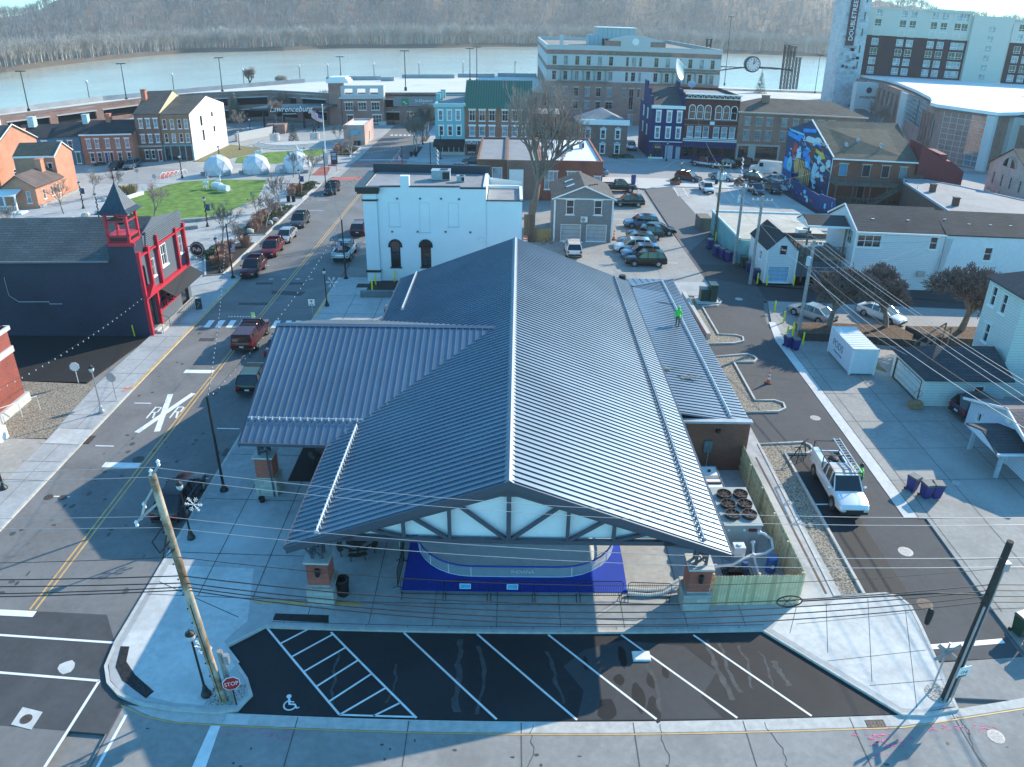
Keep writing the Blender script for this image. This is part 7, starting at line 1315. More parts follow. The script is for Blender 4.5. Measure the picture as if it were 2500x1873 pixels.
def wallseg(a,b,z0_,z1_,m,name,w=.12,grid=None):
    d=Vector((b[0]-a[0],b[1]-a[1]));L_=d.length;d.normalize();nv=Vector((d.y,-d.x));T3=lambda u,ww,z:(a[0]+d.x*u+nv.x*ww,a[1]+d.y*u+nv.y*ww,z)
    mb=MB();tbox(mb,T3,0,L_,.02,w,z0_,z1_);o=obj(name,mb,m,EC,recalc=True)
    if grid:
        mb=MB();nx,nz=grid
        for i in range(nx+1):tbox(mb,T3,L_*i/nx-.06,L_*i/nx+.06,w,w+.05,z0_,z1_)
        for i in range(nz+1):z=z0_+(z1_-z0_)*i/nz;tbox(mb,T3,0,L_,w+.002,w+.06,z-.05,z+.05)
        obj('mullion',mb,mat('pale mullion',(.40,.44,.45),.4,.4),o,recalc=True)
    return T3,L_
wallseg((92.9,165.2),(98.2,157),.4,10.8,m_curt,'curtain_glass',grid=(6,9));wallseg((98.2,157),(99.2,155.5),0,11.2,m_ec,'stone_pillar',1.2);wallseg((104.5,159.8),(107,161.0),0,10.8,m_ec,'stone_pillar',1.0)
wallseg((104.8,206),(100.2,191),4.5,10.6,m_curt,'curtain_glass',grid=(9,6));wallseg((100,190),(96,179),4.5,10.6,m_curt,'curtain_glass',grid=(6,6));wallseg((106.6,213),(104.9,206),.5,10.8,m_ec,'stone_pillar',.6)
for a,b in (((112.2,240),(106.8,214)),((95.4,178.4),(92.3,167.5))):
    n=5 if a[1] > 200 else 4
    for i in range(n):
        p=Vector(a).lerp(Vector(b),i/n+.02);q=Vector(a).lerp(Vector(b),i/n+.07);wallseg(p,q,2.5,9.6,m_cb,'brick_pier',.7)
        if i < n-1 or n == 4:p=Vector(a).lerp(Vector(b),i/n+.11);q=Vector(a).lerp(Vector(b),i/n+.17);wallseg(p,q,4.2,8.6,glassl,'window',.1,(1,3))
wallseg((108.5,159),(114,150),5.2,8.8,glassl,'window',.1,(4,3));wallseg((107.2,160.6),(114,150),9.2,10.7,m_ec,'stone_band',.3)
tq=text('lettering','Lawrenceburg\nEvent Center',.85,white,EC,(0,0,0),ext=.03);a_=atan2(150-161,114-107);tq.matrix_basis=Matrix.Translation(Vector((109.2,156.6,4.1))-Vector((105,165,0))+Vector((-.17,-.12,0))*2) @ Matrix.Rotation(a_,4,'Z') @ Matrix.Rotation(pi/2,4,'X')
bit(EC,'entrance_canopy',lambda b:b.prism([(112,258),(108,252),(103,224),(97,204),(99,203),(105,222),(110,246),(113,250)],2.6,2.9),MATS['dark canopy metal']);wallseg((112.5,262),(112.4,243),0,10.7,m_ec,'stone_wall',.5);o=text('lettering','DOUBLETREE',.95,mat('sign maroon',(.05,.01,.02),.5),EC,(0,0,0),ext=.03);o.matrix_basis=Matrix.Translation((4.6,76.0,6.2)) @ Matrix.Rotation(0,4,'Z') @ Matrix.Rotation(pi/2,4,'X');bit(EC,'sign_wall',lambda b:b.box(105.5,113.5,241.2,244,0,10.8),m_ec);bit(EC,'emblem',lambda b:(b.lathe([(0,0),(.9,0),(.9,.05),(0,.05)],(0,0,0),16),b.xf(Matrix.Translation((109.6,241.18,8.6)) @ Matrix.Rotation(pi/2,4,'X'))),MATS['sign maroon'])
for x,y,w_,lb in ((139,205,3.5,'small white unit in the middle of the sweeping white roof'),(150,178,9,'large white plant housing on the right part of the white roof')):rooftop(x,y,12.0,w_,w_*.5,2.2,lb,m=white,fan=False)
m_hc=mat('cream hotel panel',(.50,.50,.44),.75,var=.05);m_hd=mat('dark plum brick',(.038,.018,.022),.8,kind='brick',p=(.05,.03,.03))
HO=thing('hotel_building','tall cream and dark plum hotel with stone tower and vertical sign','hotel',(130,260,0))
TH_=side_T('S',112.5,148.7,260,280);cols=[117.3,125.7,129.0,136.2,139.6,145.2-.9,147.6-.9];zs=[12.6+2.95*k for k in range(7)]
hs=[(x-1.15,x+1.15,z,z+2.2) for x in cols for z in zs];TH2=side_T('S',162.5,186,258.6,280);c2=[165.6,169.2,177,180.5]
mb=MB();facade(mb,TH_,112.5,148.7,0,24.7,[h for h in hs if h[3] < 24.7],.25);facade(mb,TH2,162.5,186,0,24.7,[(x-1.15,x+1.15,z,z+2.2) for x in c2 for z in zs[:4]],.25);obj('wall',mb,m_hd,HO)
mb=MB();facade(mb,TH_,112.5,148.7,24.7,32.6,[h for h in hs if h[2] > 24.7],.25);facade(mb,TH2,162.5,186,24.7,31.0,[(x-1.15,x+1.15,z,z+2.2) for x in c2 for z in (25.3,28.2)],.25);mb.box(148.7,162.5,258.8,280,0,32.2);mb.box(112.5,186,279,280,0,32.0);mb.box(112.3,148.8,259.7,259.98,24.5,24.9);obj('wall',mb,m_hc,HO)
bit(HO,'roof',lambda b:(b.box(112.6,148.7,260.3,279,31.6,31.8),b.box(162.5,186,259,279,30.2,30.4)),m_flat);bit(HO,'cornice',lambda b:(b.box(112.3,133,259.8,260.3,32.6,33.0),b.box(133,149,259.4,260.3,32.6,33.4)),m_hc)
W0=None
for i,x in enumerate(cols):
    for j,z in enumerate(zs):window(HO,TH_,x,z,2.3,2.2,'dt',white,(glassl,glass,glassl)[(i*3+j*5) % 3],.25,0,0)
for x in c2:
    for j,z in enumerate(zs[:4]+[25.3,28.2]):window(HO,TH2,x,z,2.3,2.2,'dt',white,(glassl,glass)[j % 2],.25,0,0)
for k in range(6):z=12.8+2.95*k;window(HO,side_T('S',0,0,258.8,0),155.6,z,2.0,1.6,'dt',white,glassl,-.05,0,0)
m_st=mat('pale tower stone',(.50,.52,.54),.75,kind='blocks',var=.12);bit(HO,'tower',lambda b:b.box(104.3,112.45,256,266,0,44),m_st);rr=random.Random(4)
bit(HO,'tower_block',lambda b:[b.box(x,x+rr.uniform(1,2.4),255.92,255.99,z,z+.9) for x,z in [(104.4+rr.random()*5.6,11+rr.random()*30) for _ in range(34)]],mat('grey tower stone',(.30,.32,.34),.75))
t=thing('hotel_sign','dark plum vertical sign with white letters on the stone tower','sign',(107.0,255.8,25));mb=MB();mb.box(105.7,108.3,255.4,255.9,21,38.6);obj('board',mb,mat('plum sign',(.06,.015,.025),.5),t);o=text('lettering','DOUBLETREE',2.0,white,t,(0,0,0),ext=.04);o.matrix_basis=Matrix.Translation((.65,-.46,3.4)) @ Matrix.Rotation(pi/2,4,'X') @ Matrix.Rotation(pi/2,4,'Z');o=text('lettering','BY HILTON',.9,white,t,(0,0,0),ext=.04);o.matrix_basis=Matrix.Translation((.35,-.46,10.8)) @ Matrix.Rotation(pi/2,4,'X') @ Matrix.Rotation(pi/2,4,'Z')
bit(HO,'slit_window',lambda b:[b.box(110.6,111.0,255.9,255.99,z,z+2.2) for z in (14,19,24,29,34)],glass)
# --- levee behind the square: clock arch, towers, amphitheatre bowl
sheet('levee_top',[(53,250),(111,262),(118,300),(60,290)],2.2,mat('levee stone',(.55,.54,.51),.8,kind='concrete'),2.5);curve_wall('levee_wall',[(56,291),(100,301),(125,306)],2.6,1.0,'long pale stepped levee wall behind the clock arch','wall',MATS['levee stone'])
t=thing('river_deck','blue grey covered strip along the river behind the clock arch','river terrace',(95,330,-4));mb=MB();mb.box(55,135,322,345,-5.8,-1.5);obj('deck',mb,mat('blue grey terrace',(.10,.17,.26),.8),t);mb=MB();mb.box(55,135,345,352,-5.8,-1.0);obj('edge',mb,MATS['levee stone'],t)
CT=thing('clock_arch','dark lattice arch with round town clock between skeletal towers','clock arch',(97.9,330,0));m_lat=mat('dark lattice steel',(.022,.022,.025),.5,.5)
bit(CT,'truss',lambda b:(b.tube([(80+2*i,330,6.2+3.0*sin(pi*(i/18)*.75)) for i in range(19)],.25,5),b.tube([(80+2*i,330,8.6+.2*(i % 2)) for i in range(19)],.18,5),[b.beam((81+2*i,330,6.4+3*sin(pi*i/18*.75)),(82+2*i,330,8.8),.12) for i in range(17)]),m_lat)
for x in (97.0,):bit(CT,'clock_face',lambda b:(b.lathe([(0,0),(2.7,0),(2.7,.3),(0,.3)],(0,0,0),24),b.xf(Matrix.Translation((98.2,328.2,10.2)) @ Matrix.Rotation(pi/2,4,'X'))),white);bit(CT,'clock_case',lambda b:(b.lathe([(0,0),(3.2,0),(3.2,2.6),(0,2.6)],(0,0,0),24),b.xf(Matrix.Translation((98.2,330.9,10.2)) @ Matrix.Rotation(pi/2,4,'X'))),m_lat);bit(CT,'clock_hand',lambda b:(b.beam((98.2,327.8,10.2),(99.3,327.8,11.6),.2),b.beam((98.2,327.8,10.2),(98.5,327.8,12.4),.16),[b.box(98.2+2.2*sin(k*pi/6)-.14,98.2+2.2*sin(k*pi/6)+.14,327.8,327.88,10.2+2.2*cos(k*pi/6)-.2,10.2+2.2*cos(k*pi/6)+.2) for k in range(12)]),m_lat)
def lattice(x,y,h,lab,w=1.6):
    t=thing('lattice_tower',lab,'lattice tower',(x,y,0));mb=MB()
    for i in (-1,1):
        for j in (-1,1):mb.beam((i*w/2,j*w/2,0),(i*w/2,j*w/2,h),.32)
    k=0
    while k < h-w:mb.beam((-w/2,-w/2,k),(w/2,-w/2,k+w),.2);mb.beam((w/2,-w/2,k),(-w/2,-w/2,k+w),.2);mb.beam((-w/2,-w/2,k),(-w/2,w/2,k+w),.2);k += w
    mb.box(-w*.8,w*.8,-w*.8,w*.8,h,h+.25);mb.box(-w*.8,w*.8,-w*.8,w*.8,h+.9,h+1.0);obj('frame',mb,m_lat,t,world=False);return t
lattice(115.5,340,18,'left skeletal lattice tower right of the clock');lattice(118.6,341,17.5,'middle skeletal lattice tower right of the clock');lattice(122.5,344,13,'shorter lattice tower furthest right of the clock');lattice(80.5,334,19,'lattice tower behind the right end of the college block')
# ======================= FAR BANK, HILLS, WOODS =======================
def lerp_t(t,tab):
    for (a,b),(c,d) in zip(tab,tab[1:]):
        if t <= c:return b+(d-b)*max(0,min(1,(t-a)/(c-a)))
    return tab[-1][1]
RB=[(-70,560),(-45,600),(-33,670),(-27.8,774),(-21.9,872),(-15.6,830),(-12.8,860),(-5,838),(2,898),(14.6,902),(21.9,1000),(35,1080),(60,1200)]
CR=[(-60,.6),(-36,.6),(-31.5,1.15),(-28.5,1.75),(-24,2.7),(-15,3.3),(0,3.3),(14,3.0),(20,2.4),(24,2.0),(28,1.7),(31,1.25),(35,.8),(60,.5)]
def hill_z(az,r):
    rb=lerp_t(az,RB);d=r-rb
    if d < 0:return -8
    z=-6.2+min(d,9)*.42
    hb=26+(rb+720)*math.tan(radians(lerp_t(az,CR)))-14;d2=(d-95)/625
    if d2 > 0:k=min(1,d2);z += (hb+2)*(k*k*(3-2*k))*(1+.10*sin(az*.9+r*.006)+.06*sin(az*2.3-r*.013))
    if d > 720:z -= (d-720)*.012
    return z
mb=MB();AZ=[a*.75 for a in range(-92,93)];DD=[-6,0,4,9,40,95,150,220,300,380,460,540,620,700,800,1000,1500,2600]
vs=[]
for az in AZ:
    rb=lerp_t(az,RB)
    for d in DD:r=rb+d+3*sin(az*7.1)*(d < 20);vs.append((r*sin(radians(az)),r*cos(radians(az)),hill_z(az,r)))
n=len(DD);mb.add(vs,[(i*n+j,i*n+j+1,(i+1)*n+j+1,(i+1)*n+j) for i in range(len(AZ)-1) for j in range(n-1)])
struct('hills',mb,mat('hillside leaf litter',(.10,.075,.055),.95,var=.3,scale=.03))
def bare(seed,h,spread,levels,nb=3,r0=None,tmin=2,ratio=.68,up=.35,first=.28,twig=.012,fork=1,wide=1.0):
    """returns (trunk MB, twig MB) of a leafless tree at the origin"""
    rr=random.Random(seed);A,B=MB(),MB();r0=r0 or h*.022
    def grow(p,d,L_,r,lv):
        mb=A if lv <= tmin else B;k=3 if lv <= tmin else 2;pts=[p];rad=[r];q=p;dd=d
        for i in range(k):
            dd=(dd+Vector((rr.gauss(0,.13),rr.gauss(0,.13),rr.gauss(0,.07)+up*.12))).normalized();q=q+dd*L_/k;pts.append(q);rad.append(max(twig,r*(1-.32*(i+1)/k)))
        mb.tube(pts,rad,6 if lv == 0 else (5 if lv <= tmin else 3))
        if lv >= levels:return
        m=nb+(1 if rr.random() < .4 else 0)+(fork if lv == 0 else 0)
        for i in range(m):
            a=2*pi*(i+rr.random()*.6)/m;o=dd.orthogonal().normalized();o2=dd.cross(o);sp=spread*(.75+.5*rr.random())
            nd=(dd*(1-.12*sp)+(o*cos(a)+o2*sin(a))*sp+Vector((0,0,up*.5))).normalized();t=rr.choice((1,1,.75,.55) if lv else (1,.85,.7,1));s=pts[0].lerp(pts[-1],t) if t < 1 else q
            grow(s,nd,L_*ratio*(.8+.4*rr.random()),max(twig,r*.62*(1 if t == 1 else .8)),lv+1)
    grow(Vector((0,0,0)),Vector((0,0,1)),h*first,r0,0)
    k=h/max(v[2] for v in B.v)
    for M_ in (A,B):M_.xf(Matrix.Diagonal((k*wide,k*wide,k,1)))
    return A,B
# the far wood: thousands of small bare crowns in one object
import numpy as np
def proto(seed,pale):
    rr=random.Random(seed);V,F,M=[],[],[]
    def tri(a,b,w,m):
        d=(b-a);s=Vector((rr.gauss(0,1),rr.gauss(0,1),0));s=s.normalized()*w;i=len(V);V.extend([a-s,a+s,b]);F.append((i,i+1,i+2));M.append(m)
    tri(Vector((0,0,-.05)),Vector((rr.gauss(0,.02),rr.gauss(0,.02),.7)),.022,0);tri(Vector((0,0,-.05)),Vector((0,0,.62)),.018,0)
    for i in range(9):
        z0_=rr.uniform(.22,.5);a=rr.uniform(0,2*pi);tip=Vector((.24*cos(a)*rr.uniform(.4,1),.24*sin(a)*rr.uniform(.4,1),rr.uniform(.6,.95)));tri(Vector((0,0,z0_)),tip,.010,0)
        for k in range(6):b=Vector((0,0,z0_)).lerp(tip,rr.uniform(.35,1));tri(b,b+Vector((rr.gauss(0,.07),rr.gauss(0,.07),rr.uniform(.02,.16))),.0075,1)
    return np.array([tuple(v) for v in V]),np.array(F),np.array(M)
PR=[proto(100+i,0) for i in range(7)]
def wood(name,count,sampler,mats,lab):
    vs,fs,ms,o=[],[],[],0;rr=random.Random(len(name)*31+count)
    for i in range(count):
        x,y,z,h,mi=sampler(rr);V,F,M=PR[rr.randrange(7)];a=rr.uniform(0,2*pi);ca,sa=cos(a),sin(a);w=h*rr.uniform(.85,1.3)
        P_=np.stack([(V[:,0]*ca-V[:,1]*sa)*w+x,(V[:,0]*sa+V[:,1]*ca)*w+y,V[:,2]*h+z],1);vs.append(P_);fs.append(F+o);ms.append(M*0+np.where(M == 0,mi,mi+1));o += len(V)
    V=np.concatenate(vs);F=np.concatenate(fs);Mi=np.concatenate(ms);me=bpy.data.meshes.new(name)
    me.vertices.add(len(V));me.vertices.foreach_set('co',V.astype(np.float32).ravel());me.loops.add(F.size);me.loops.foreach_set('vertex_index',F.astype(np.int32).ravel());me.polygons.add(len(F));me.polygons.foreach_set('loop_start',np.arange(0,F.size,3,dtype=np.int32));me.polygons.foreach_set('loop_total',np.full(len(F),3,dtype=np.int32))
    for m in mats:me.materials.append(m)
    me.polygons.foreach_set('material_index',Mi.astype(np.int32));me.update();me.validate();ob=bpy.data.objects.new(name,me);COL.objects.link(ob);tag(ob,lab,'woodland',None,'stuff');return ob
def bw(c,i):return mat('bark tone %d' % i,c,.9,var=.3,scale=.05)
fm_=[bw(c,i) for i,c in enumerate([(.52,.47,.40),(.42,.37,.32),(.40,.35,.30),(.33,.29,.26),(.46,.41,.37),(.30,.27,.25)])]
def front(rr):
    az=rr.uniform(-40,40);rb=lerp_t(az,RB);d=9+rr.random()**1.4*110;r=rb+d;return r*sin(radians(az)),r*cos(radians(az)),hill_z(az,r),rr.uniform(15,22)*(.8 if d < 14 else 1),rr.choice((0,0,2,4))
wood('riverside_wood',5200,front,fm_,'dense leafless trees lining the far river bank')
hm_=[bw(c,i+10) for i,c in enumerate([(.30,.27,.26),(.26,.235,.23),(.24,.23,.23),(.20,.19,.19),(.36,.33,.30),(.30,.27,.26),(.32,.23,.16),(.26,.20,.15),(.20,.20,.14),(.17,.17,.13)])]
def hill(rr):
    az=rr.uniform(-42,42);rb=lerp_t(az,RB);d=110+rr.random()*680;r=rb+d;return r*sin(radians(az)),r*cos(radians(az)),hill_z(az,r),rr.uniform(14,21),rr.choice((0,0,0,2,2,4,4,6 if az > 8 else 0,8 if rr.random() < .3 else 2))
wood('hillside_wood',9500,hill,hm_,'grey brown leafless wood covering the hill beyond the river')
m_pale=mat('pale sycamore bark',(.50,.47,.42),.85,var=.15);m_bark=mat('grey brown bark',(.20,.165,.135),.9,var=.2,bump=.3);m_twig=mat('thin grey twigs',(.24,.20,.175),.9,var=.2);m_birch=mat('pale birch bark',(.42,.39,.35),.85,var=.25)
def tree_thing(lab,x,y,z,A,B,mA,mB_,group=None,cat='tree',name='bare_tree'):
    t=thing(name,lab,cat,(x,y,z),0,group);obj('trunk',A,mA,t,world=False,smooth=60);obj('crown',B,mB_,t,world=False);return t
A,B=bare(5,20,.55,5,3,.35,3,.7,.25,.3,.05);y0_=None
for i,(az,lb) in enumerate(((-14.3,'pale sycamore on the far bank above the left end of the deck'),(-10.9,'pale sycamore left of the middle of the far bank'),(-4.2,'pale sycamore behind the green roof on the far bank'),(-2.9,'pale forked sycamore left of the college block on the far bank'),(12.6,'pale sycamore above the right half of the college block'),(-19.5,'pale sycamore furthest left on the far bank'))):
    rb=lerp_t(az,RB)+16;p=(rb*sin(radians(az)),rb*cos(radians(az)),hill_z(az,rb)-.3)
    if i == 0:sy=tree_thing(lb,*p,A,B,m_pale,m_pale,'pale sycamores on the far river bank')
    else:dup(sy,p,i*1.3,lb,scale=.9+.1*(i % 3))
# big tree behind the white building
A,B=bare(23,19.8,.46,6,3,.5,3,.72,.45,.22,.016,fork=1,wide=.8);tree_thing('tall spreading leafless tree behind the white building and brick row',2.9,104.5,0,A,B,m_bark,m_twig)
A,B=bare(31,8,.5,6,3,.45,3,.74,.3,.3,.03,fork=2,wide=.8);tree_thing('wide bare tree on the river side of the parking deck',-86.5,262,3.2,A,B,m_bark,m_twig)
A,B=bare(33,5,.5,6,4,.25,2,.66,.3,.2,.03);tree_thing('rounded pale leafless tree just right of the wide bare tree',-75.5,264,3.2,A,B,m_pale,mat('pale crown twigs',(.50,.45,.40),.9))
protos=[]
for sd,sp,nb in ((3,.42,3),(8,.50,3),(14,.36,4)):A,B=bare(sd,5.6,sp,5,nb,.08,2,.70,.35,.26,.013);protos.append((A,B))
base=[]
for k,(A,B) in enumerate(protos):base.append(None)
def small(x,y,h,lab,k=0,group=None,z=.1,m=None):
    if base[k] is None:A,B=protos[k];base[k]=tree_thing(lab,x,y,z,A,B,m_birch if k else m_bark,m_twig,group);base[k].scale=(h/5.6,)*3;return base[k]
    return dup(base[k],(x,y,z),x*1.7+y,lab,group,scale=h/5.6)
for x,y,h,k,lb in ((-48.5,100.3,5.8,0,'bare young tree at the near edge of the big lawn'),(-65.4,106.8,5.0,0,'bare young tree by the lane before the brick cottage'),(-65.6,116.0,4.9,1,'bare young tree in the mulch strip behind the belfry, left one'),(-63.6,119.6,4.6,1,'bare young tree just behind the belfry finial'),(-64.1,90.1,4.4,1,'small bare tree behind the far end of the firehouse roof'),(-66.3,95.6,4.2,0,'small bare tree left of the firehouse roof corner'),(-72.5,92,6.5,2,'dense bare tree at the left edge before the cottage porch'),
    (-32.1,98.0,5.2,1,'pale birch in the long planting bed beside the dark grey car'),(-32.7,86.5,4.4,1,'pale birch in the nearest planting bed by the flag pole'),(-34.6,101.6,4.2,1,'slim birch at the back of the long planting bed'),(-32.4,106.9,5.2,1,'tall pale birch at the far end of the long planting bed'),(-33.0,125.4,6.0,1,'tall birch in the far planting bed by the black car'),(-37.3,131.5,4.6,0,'bare tree in front of the right dome'),(-35.4,90.6,5.4,0,'bare tree on the lane between the lower planting beds'),(-34.3,112.2,4.4,0,'bare tree beside the two park litter bins'),
    (-35.7,162.4,5.8,1,'birch at the left corner of the kiosk'),(-29.6,146.6,5.3,1,'slim tree on the kerb before the kiosk bed'),(-42.6,201,6.6,0,'bare tree before the tall brick tower of the corner block'),(-37.8,199.5,6.6,0,'bare tree before the corner block entrance'),(-61.1,177,6.5,0,'bare tree in front of the blue green conifer'),(-57.5,192,7,2,'dense bare tree at the left end of the canopy'),(-48.8,207,8,2,'dense bare tree behind the canopy lettering'),(-59.5,205,8,2,'dense bare tree behind the left part of the canopy'),
    (-19.8,161.2,7.4,2,'nearest dense bare street tree by the turquoise shop'),(-18.9,156.5,7.2,2,'dense bare street tree at the near end of the bed'),(-18.9,167.5,8.0,2,'third dense bare street tree beside the turquoise shop'),(-18.9,173.5,7.8,2,'fourth dense bare street tree beside the turquoise shop'),(-18.9,180.2,7.4,2,'farthest dense bare street tree beside the turquoise shop'),
    (12.3,153,7.0,2,'bare tree before the small grey brick house'),(99.5,208,8,2,'bare tree under the curved glass of the event centre'),(103.5,225,7,0,'bare tree by the event centre canopy')):small(x,y,h,lb,k)
A,B=bare(51,5.8,.6,6,4,.10,2,.72,.30,.12,.012,fork=2,wide=1.15);sh_=tree_thing('many-stemmed bare shrub tree beside the utility pole and silver car',29.5,64.2,.6,A,B,m_bark,mat('reddish twigs',(.17,.12,.105),.9,var=.3));dup(sh_,(35.0,64.3,.6),2.1,'many-stemmed bare shrub tree in front of the white parked car');dup(sh_,(42.4,63.9,.6),4.0,'largest many-stemmed bare shrub tree beside the tall cream house',scale=1.2)
# planting: tufts, low juniper, rocks
def tuft(m,seed,h,r,n=260):
    rr=random.Random(seed);mb=MB()
    for i in range(n):
        a=rr.uniform(0,2*pi);q=r*rr.random()**.5*.6;p=Vector((q*cos(a),q*sin(a),0));tip=p+Vector((cos(a)*r*.6*rr.random(),sin(a)*r*.6*rr.random(),h*rr.uniform(.55,1)));s=Vector((-sin(a),cos(a),0))*.02;mb.quad(p-s,p+s,tip+s*1.6,tip-s*1.6)
    return mb
m_gp=mat('pinkish dry grass',(.36,.215,.16),.9,var=.25,scale=6);m_gt=mat('tawny dry grass',(.34,.24,.11),.9,var=.25,scale=6);m_jun=mat('juniper green',(.045,.075,.02),.9,var=.5,scale=5)
tf=None
for bx,lb in ((((-34.0,86.6),(-33.4,85),(-32.8,83.4),(-33.6,88.2),(-31.9,88.9),(-33.0,81.6),(-31.6,81.0)),'pinkish ornamental grass clump in the nearest planting bed'),(((-33.6,97.2),(-33.4,98.8),(-33.9,100.4),(-32.9,96),(-33.9,104.5),(-33.4,106),(-33.8,102.4)),'pinkish ornamental grass clump in the long planting bed'),(((-33.6,116.6),(-34.2,118.2),(-33.2,119.5),(-34.4,120.6)),'pinkish ornamental grass clump in the far planting bed'),(((-35.0,156),(-34.6,158),(-35.3,160)),'pale grass clump in the bed before the kiosk')):
    for x,y in bx:
        if tf is None:tf=thing('grass_clump',lb,'ornamental grass',(x,y,.15),0,lb+'s');obj('blades',tuft(m_gp,1,1.25,.8),m_gp,tf,world=False)
        else:dup(tf,(x,y,.15),x*3,lb,lb+'s',scale=random.uniform(.8,1.15))
tg=thing('grass_clump','tawny tall grass clump behind the belfry, left one','ornamental grass',(-62.2,118.5,.1));obj('blades',tuft(m_gt,2,1.5,1.3,420),m_gt,tg,world=False);dup(tg,(-60.8,119.5,.1),1,'tawny tall grass clump behind the belfry, right one')
def juniper(seed,r,h):
    rr=random.Random(seed);mb=MB()
    for i in range(420):
        a=rr.uniform(0,2*pi);q=r*rr.random()**.5;p=Vector((q*cos(a),q*sin(a),h*(1-(q/r)**2)*rr.uniform(.5,1)));d=Vector((rr.gauss(0,.12),rr.gauss(0,.12),rr.uniform(0,.12)));s=Vector((rr.gauss(0,.04),rr.gauss(0,.04),.01));mb.quad(p-s,p+s,p+d+s,p+d-s)
    return mb
jn=None
for x,y,sc,lb in ((-35.0,88.0,1.1,'low green juniper at the left of the nearest planting bed'),(-34.8,85.0,1.2,'low green juniper at the near left of the nearest planting bed'),(-34.2,95.3,1.0,'low green juniper at the near tip of the long planting bed'),(-32.9,100.9,1.0,'low green juniper behind the pale boulder in the long bed'),(-33.0,104.3,1.1,'low green juniper in the middle of the long planting bed'),(-32.9,108.4,1.0,'low green juniper at the far tip of the long planting bed'),(-32.4,116.6,.9,'low green juniper near side of the far planting bed'),(-32.3,121.5,1.1,'low green juniper in the middle of the far planting bed'),(-32.6,125.2,.9,'low green juniper at the far end of the far planting bed'),(-33.0,153.6,.9,'low green planting at the near tip of the kiosk bed'),(-32.4,157.6,1.0,'low green planting at the kerb side of the kiosk bed'),(20.8,153.0,1.2,'dark green hedge bush before the small grey brick house'),(22.8,153.4,1.1,'dark green hedge bush at the right corner of the small grey brick house'),(-79.6,145.8,1.0,'round dark bush under the salmon house windows, left one'),(-73.6,146.0,1.0,'round dark bush under the salmon house windows, right one')):
    if jn is None:jn=thing('low_shrub',lb,'shrub',(x,y,.14));obj('foliage',juniper(4,1.2,.55),m_jun,jn,world=False)
    else:dup(jn,(x,y,.14),x,lb,scale=(sc,sc*1.15,sc))
rk=None
for x,y,s,lb in ((-32.7,82.6,.9,'big pale boulder in the nearest planting bed'),(-33.3,95.0,.9,'pale boulder at the near tip of the long planting bed'),(-31.9,99.6,.7,'pale boulder beside the dark mulch of the long bed, left one'),(-31.6,100.9,.8,'pale boulder beside the dark mulch of the long bed, right one'),(-33.6,101.5,.6,'small grey boulder among the pink grass'),(-60.9,104.9,.9,'pale boulder in the mulch above the firehouse roof, left one'),(-59.8,106.4,.8,'pale boulder in the mulch above the firehouse roof, right one'),(-61.8,103,.7,'pale boulder nearest the firehouse roof ridge'),(-62.9,114.6,.8,'pale boulder by the belfry finial'),(-36.5,84,.7,'pale boulder behind the street lamp bed'),(-35.9,149.4,.8,'grey boulder by the flagpole plinth')):
    if rk is None:mb=MB();rr=random.Random(2);mb.ell((0,0,.25),.75,.5,.42,9,6,.18,rr);rk=thing('boulder',lb,'boulder',(x,y,.1));obj('rock',mb,mat('pale limestone rock',(.50,.47,.41),.9,var=.3,bump=.6),rk,world=False)
    else:dup(rk,(x,y,.1),x*2,lb,scale=s)
# ======================= VEHICLES =======================
m_tyre=mat('tyre rubber',(.012,.012,.012),.85,var=.1);m_rim=mat('alloy rim',(.42,.43,.44),.3,.8,var=.1);m_cg=mat('car glass',(.008,.010,.012),.05,var=.1,spec=.9)
m_lamp=mat('head lamp glass',(.65,.67,.68),.1,var=.05);m_tail=mat('tail lamp red',(.35,.01,.01),.25,var=.05);m_plas=mat('black plastic',(.018,.018,.02),.6,var=.1);m_plate=mat('number plate',(.60,.62,.64),.5)
def paintm(n,c,metal=.3):return mat('car paint '+n,c,.22,metal,var=.03,spec=.7)
PC_={k:paintm(k,v) for k,v in dict(black=(.008,.008,.010),grey=(.06,.065,.07),silver=(.34,.35,.36),white=(.72,.73,.74),red=(.17,.006,.012),maroon=(.085,.008,.020),blue=(.14,.24,.36),navy=(.020,.035,.07),slate=(.10,.14,.19),pickup_red=(.075,.010,.013)).items()}
# profiles along x: (x, z_low, z_deck, half_width); cabin: (x, z_top, half_width_top) from rear glass to windscreen
KIND=dict(
 suv=dict(L=4.65,W=.93,body=[(-2.32,.45,.85,.80),(-2.25,.30,1.02,.90),(-1.2,.26,1.04,.93),(0,.25,1.0,.93),(.95,.25,.99,.93),(1.9,.28,.90,.89),(2.22,.32,.78,.82),(2.32,.40,.62,.74)],cab=[(-2.22,1.02,.84),(-1.85,1.60,.68),(-.6,1.69,.70),(.35,1.64,.69),(1.12,1.0,.82)],wb=1.36,r=.36),
 sedan=dict(L=4.8,W=.91,body=[(-2.4,.42,.80,.76),(-2.3,.28,.98,.86),(-1.4,.24,1.0,.91),(0,.23,.92,.91),(1.0,.23,.90,.91),(1.95,.26,.80,.87),(2.28,.30,.70,.80),(2.4,.38,.56,.70)],cab=[(-1.95,.97,.76),(-1.15,1.36,.62),(-.2,1.43,.64),(.45,1.38,.63),(1.3,.89,.78)],wb=1.40,r=.33),
 pickup=dict(L=5.8,W=.98,body=[(-2.9,.55,.98,.88),(-2.85,.48,1.10,.95),(-1.0,.40,1.12,.98),(.1,.38,1.12,.98),(1.2,.38,1.12,.98),(2.3,.42,1.08,.95),(2.75,.48,.98,.90),(2.9,.52,.78,.84)],cab=[(-.75,1.10,.86),(-.55,1.78,.74),(.3,1.84,.75),(.85,1.78,.74),(1.5,1.10,.86)],wb=1.75,r=.40))
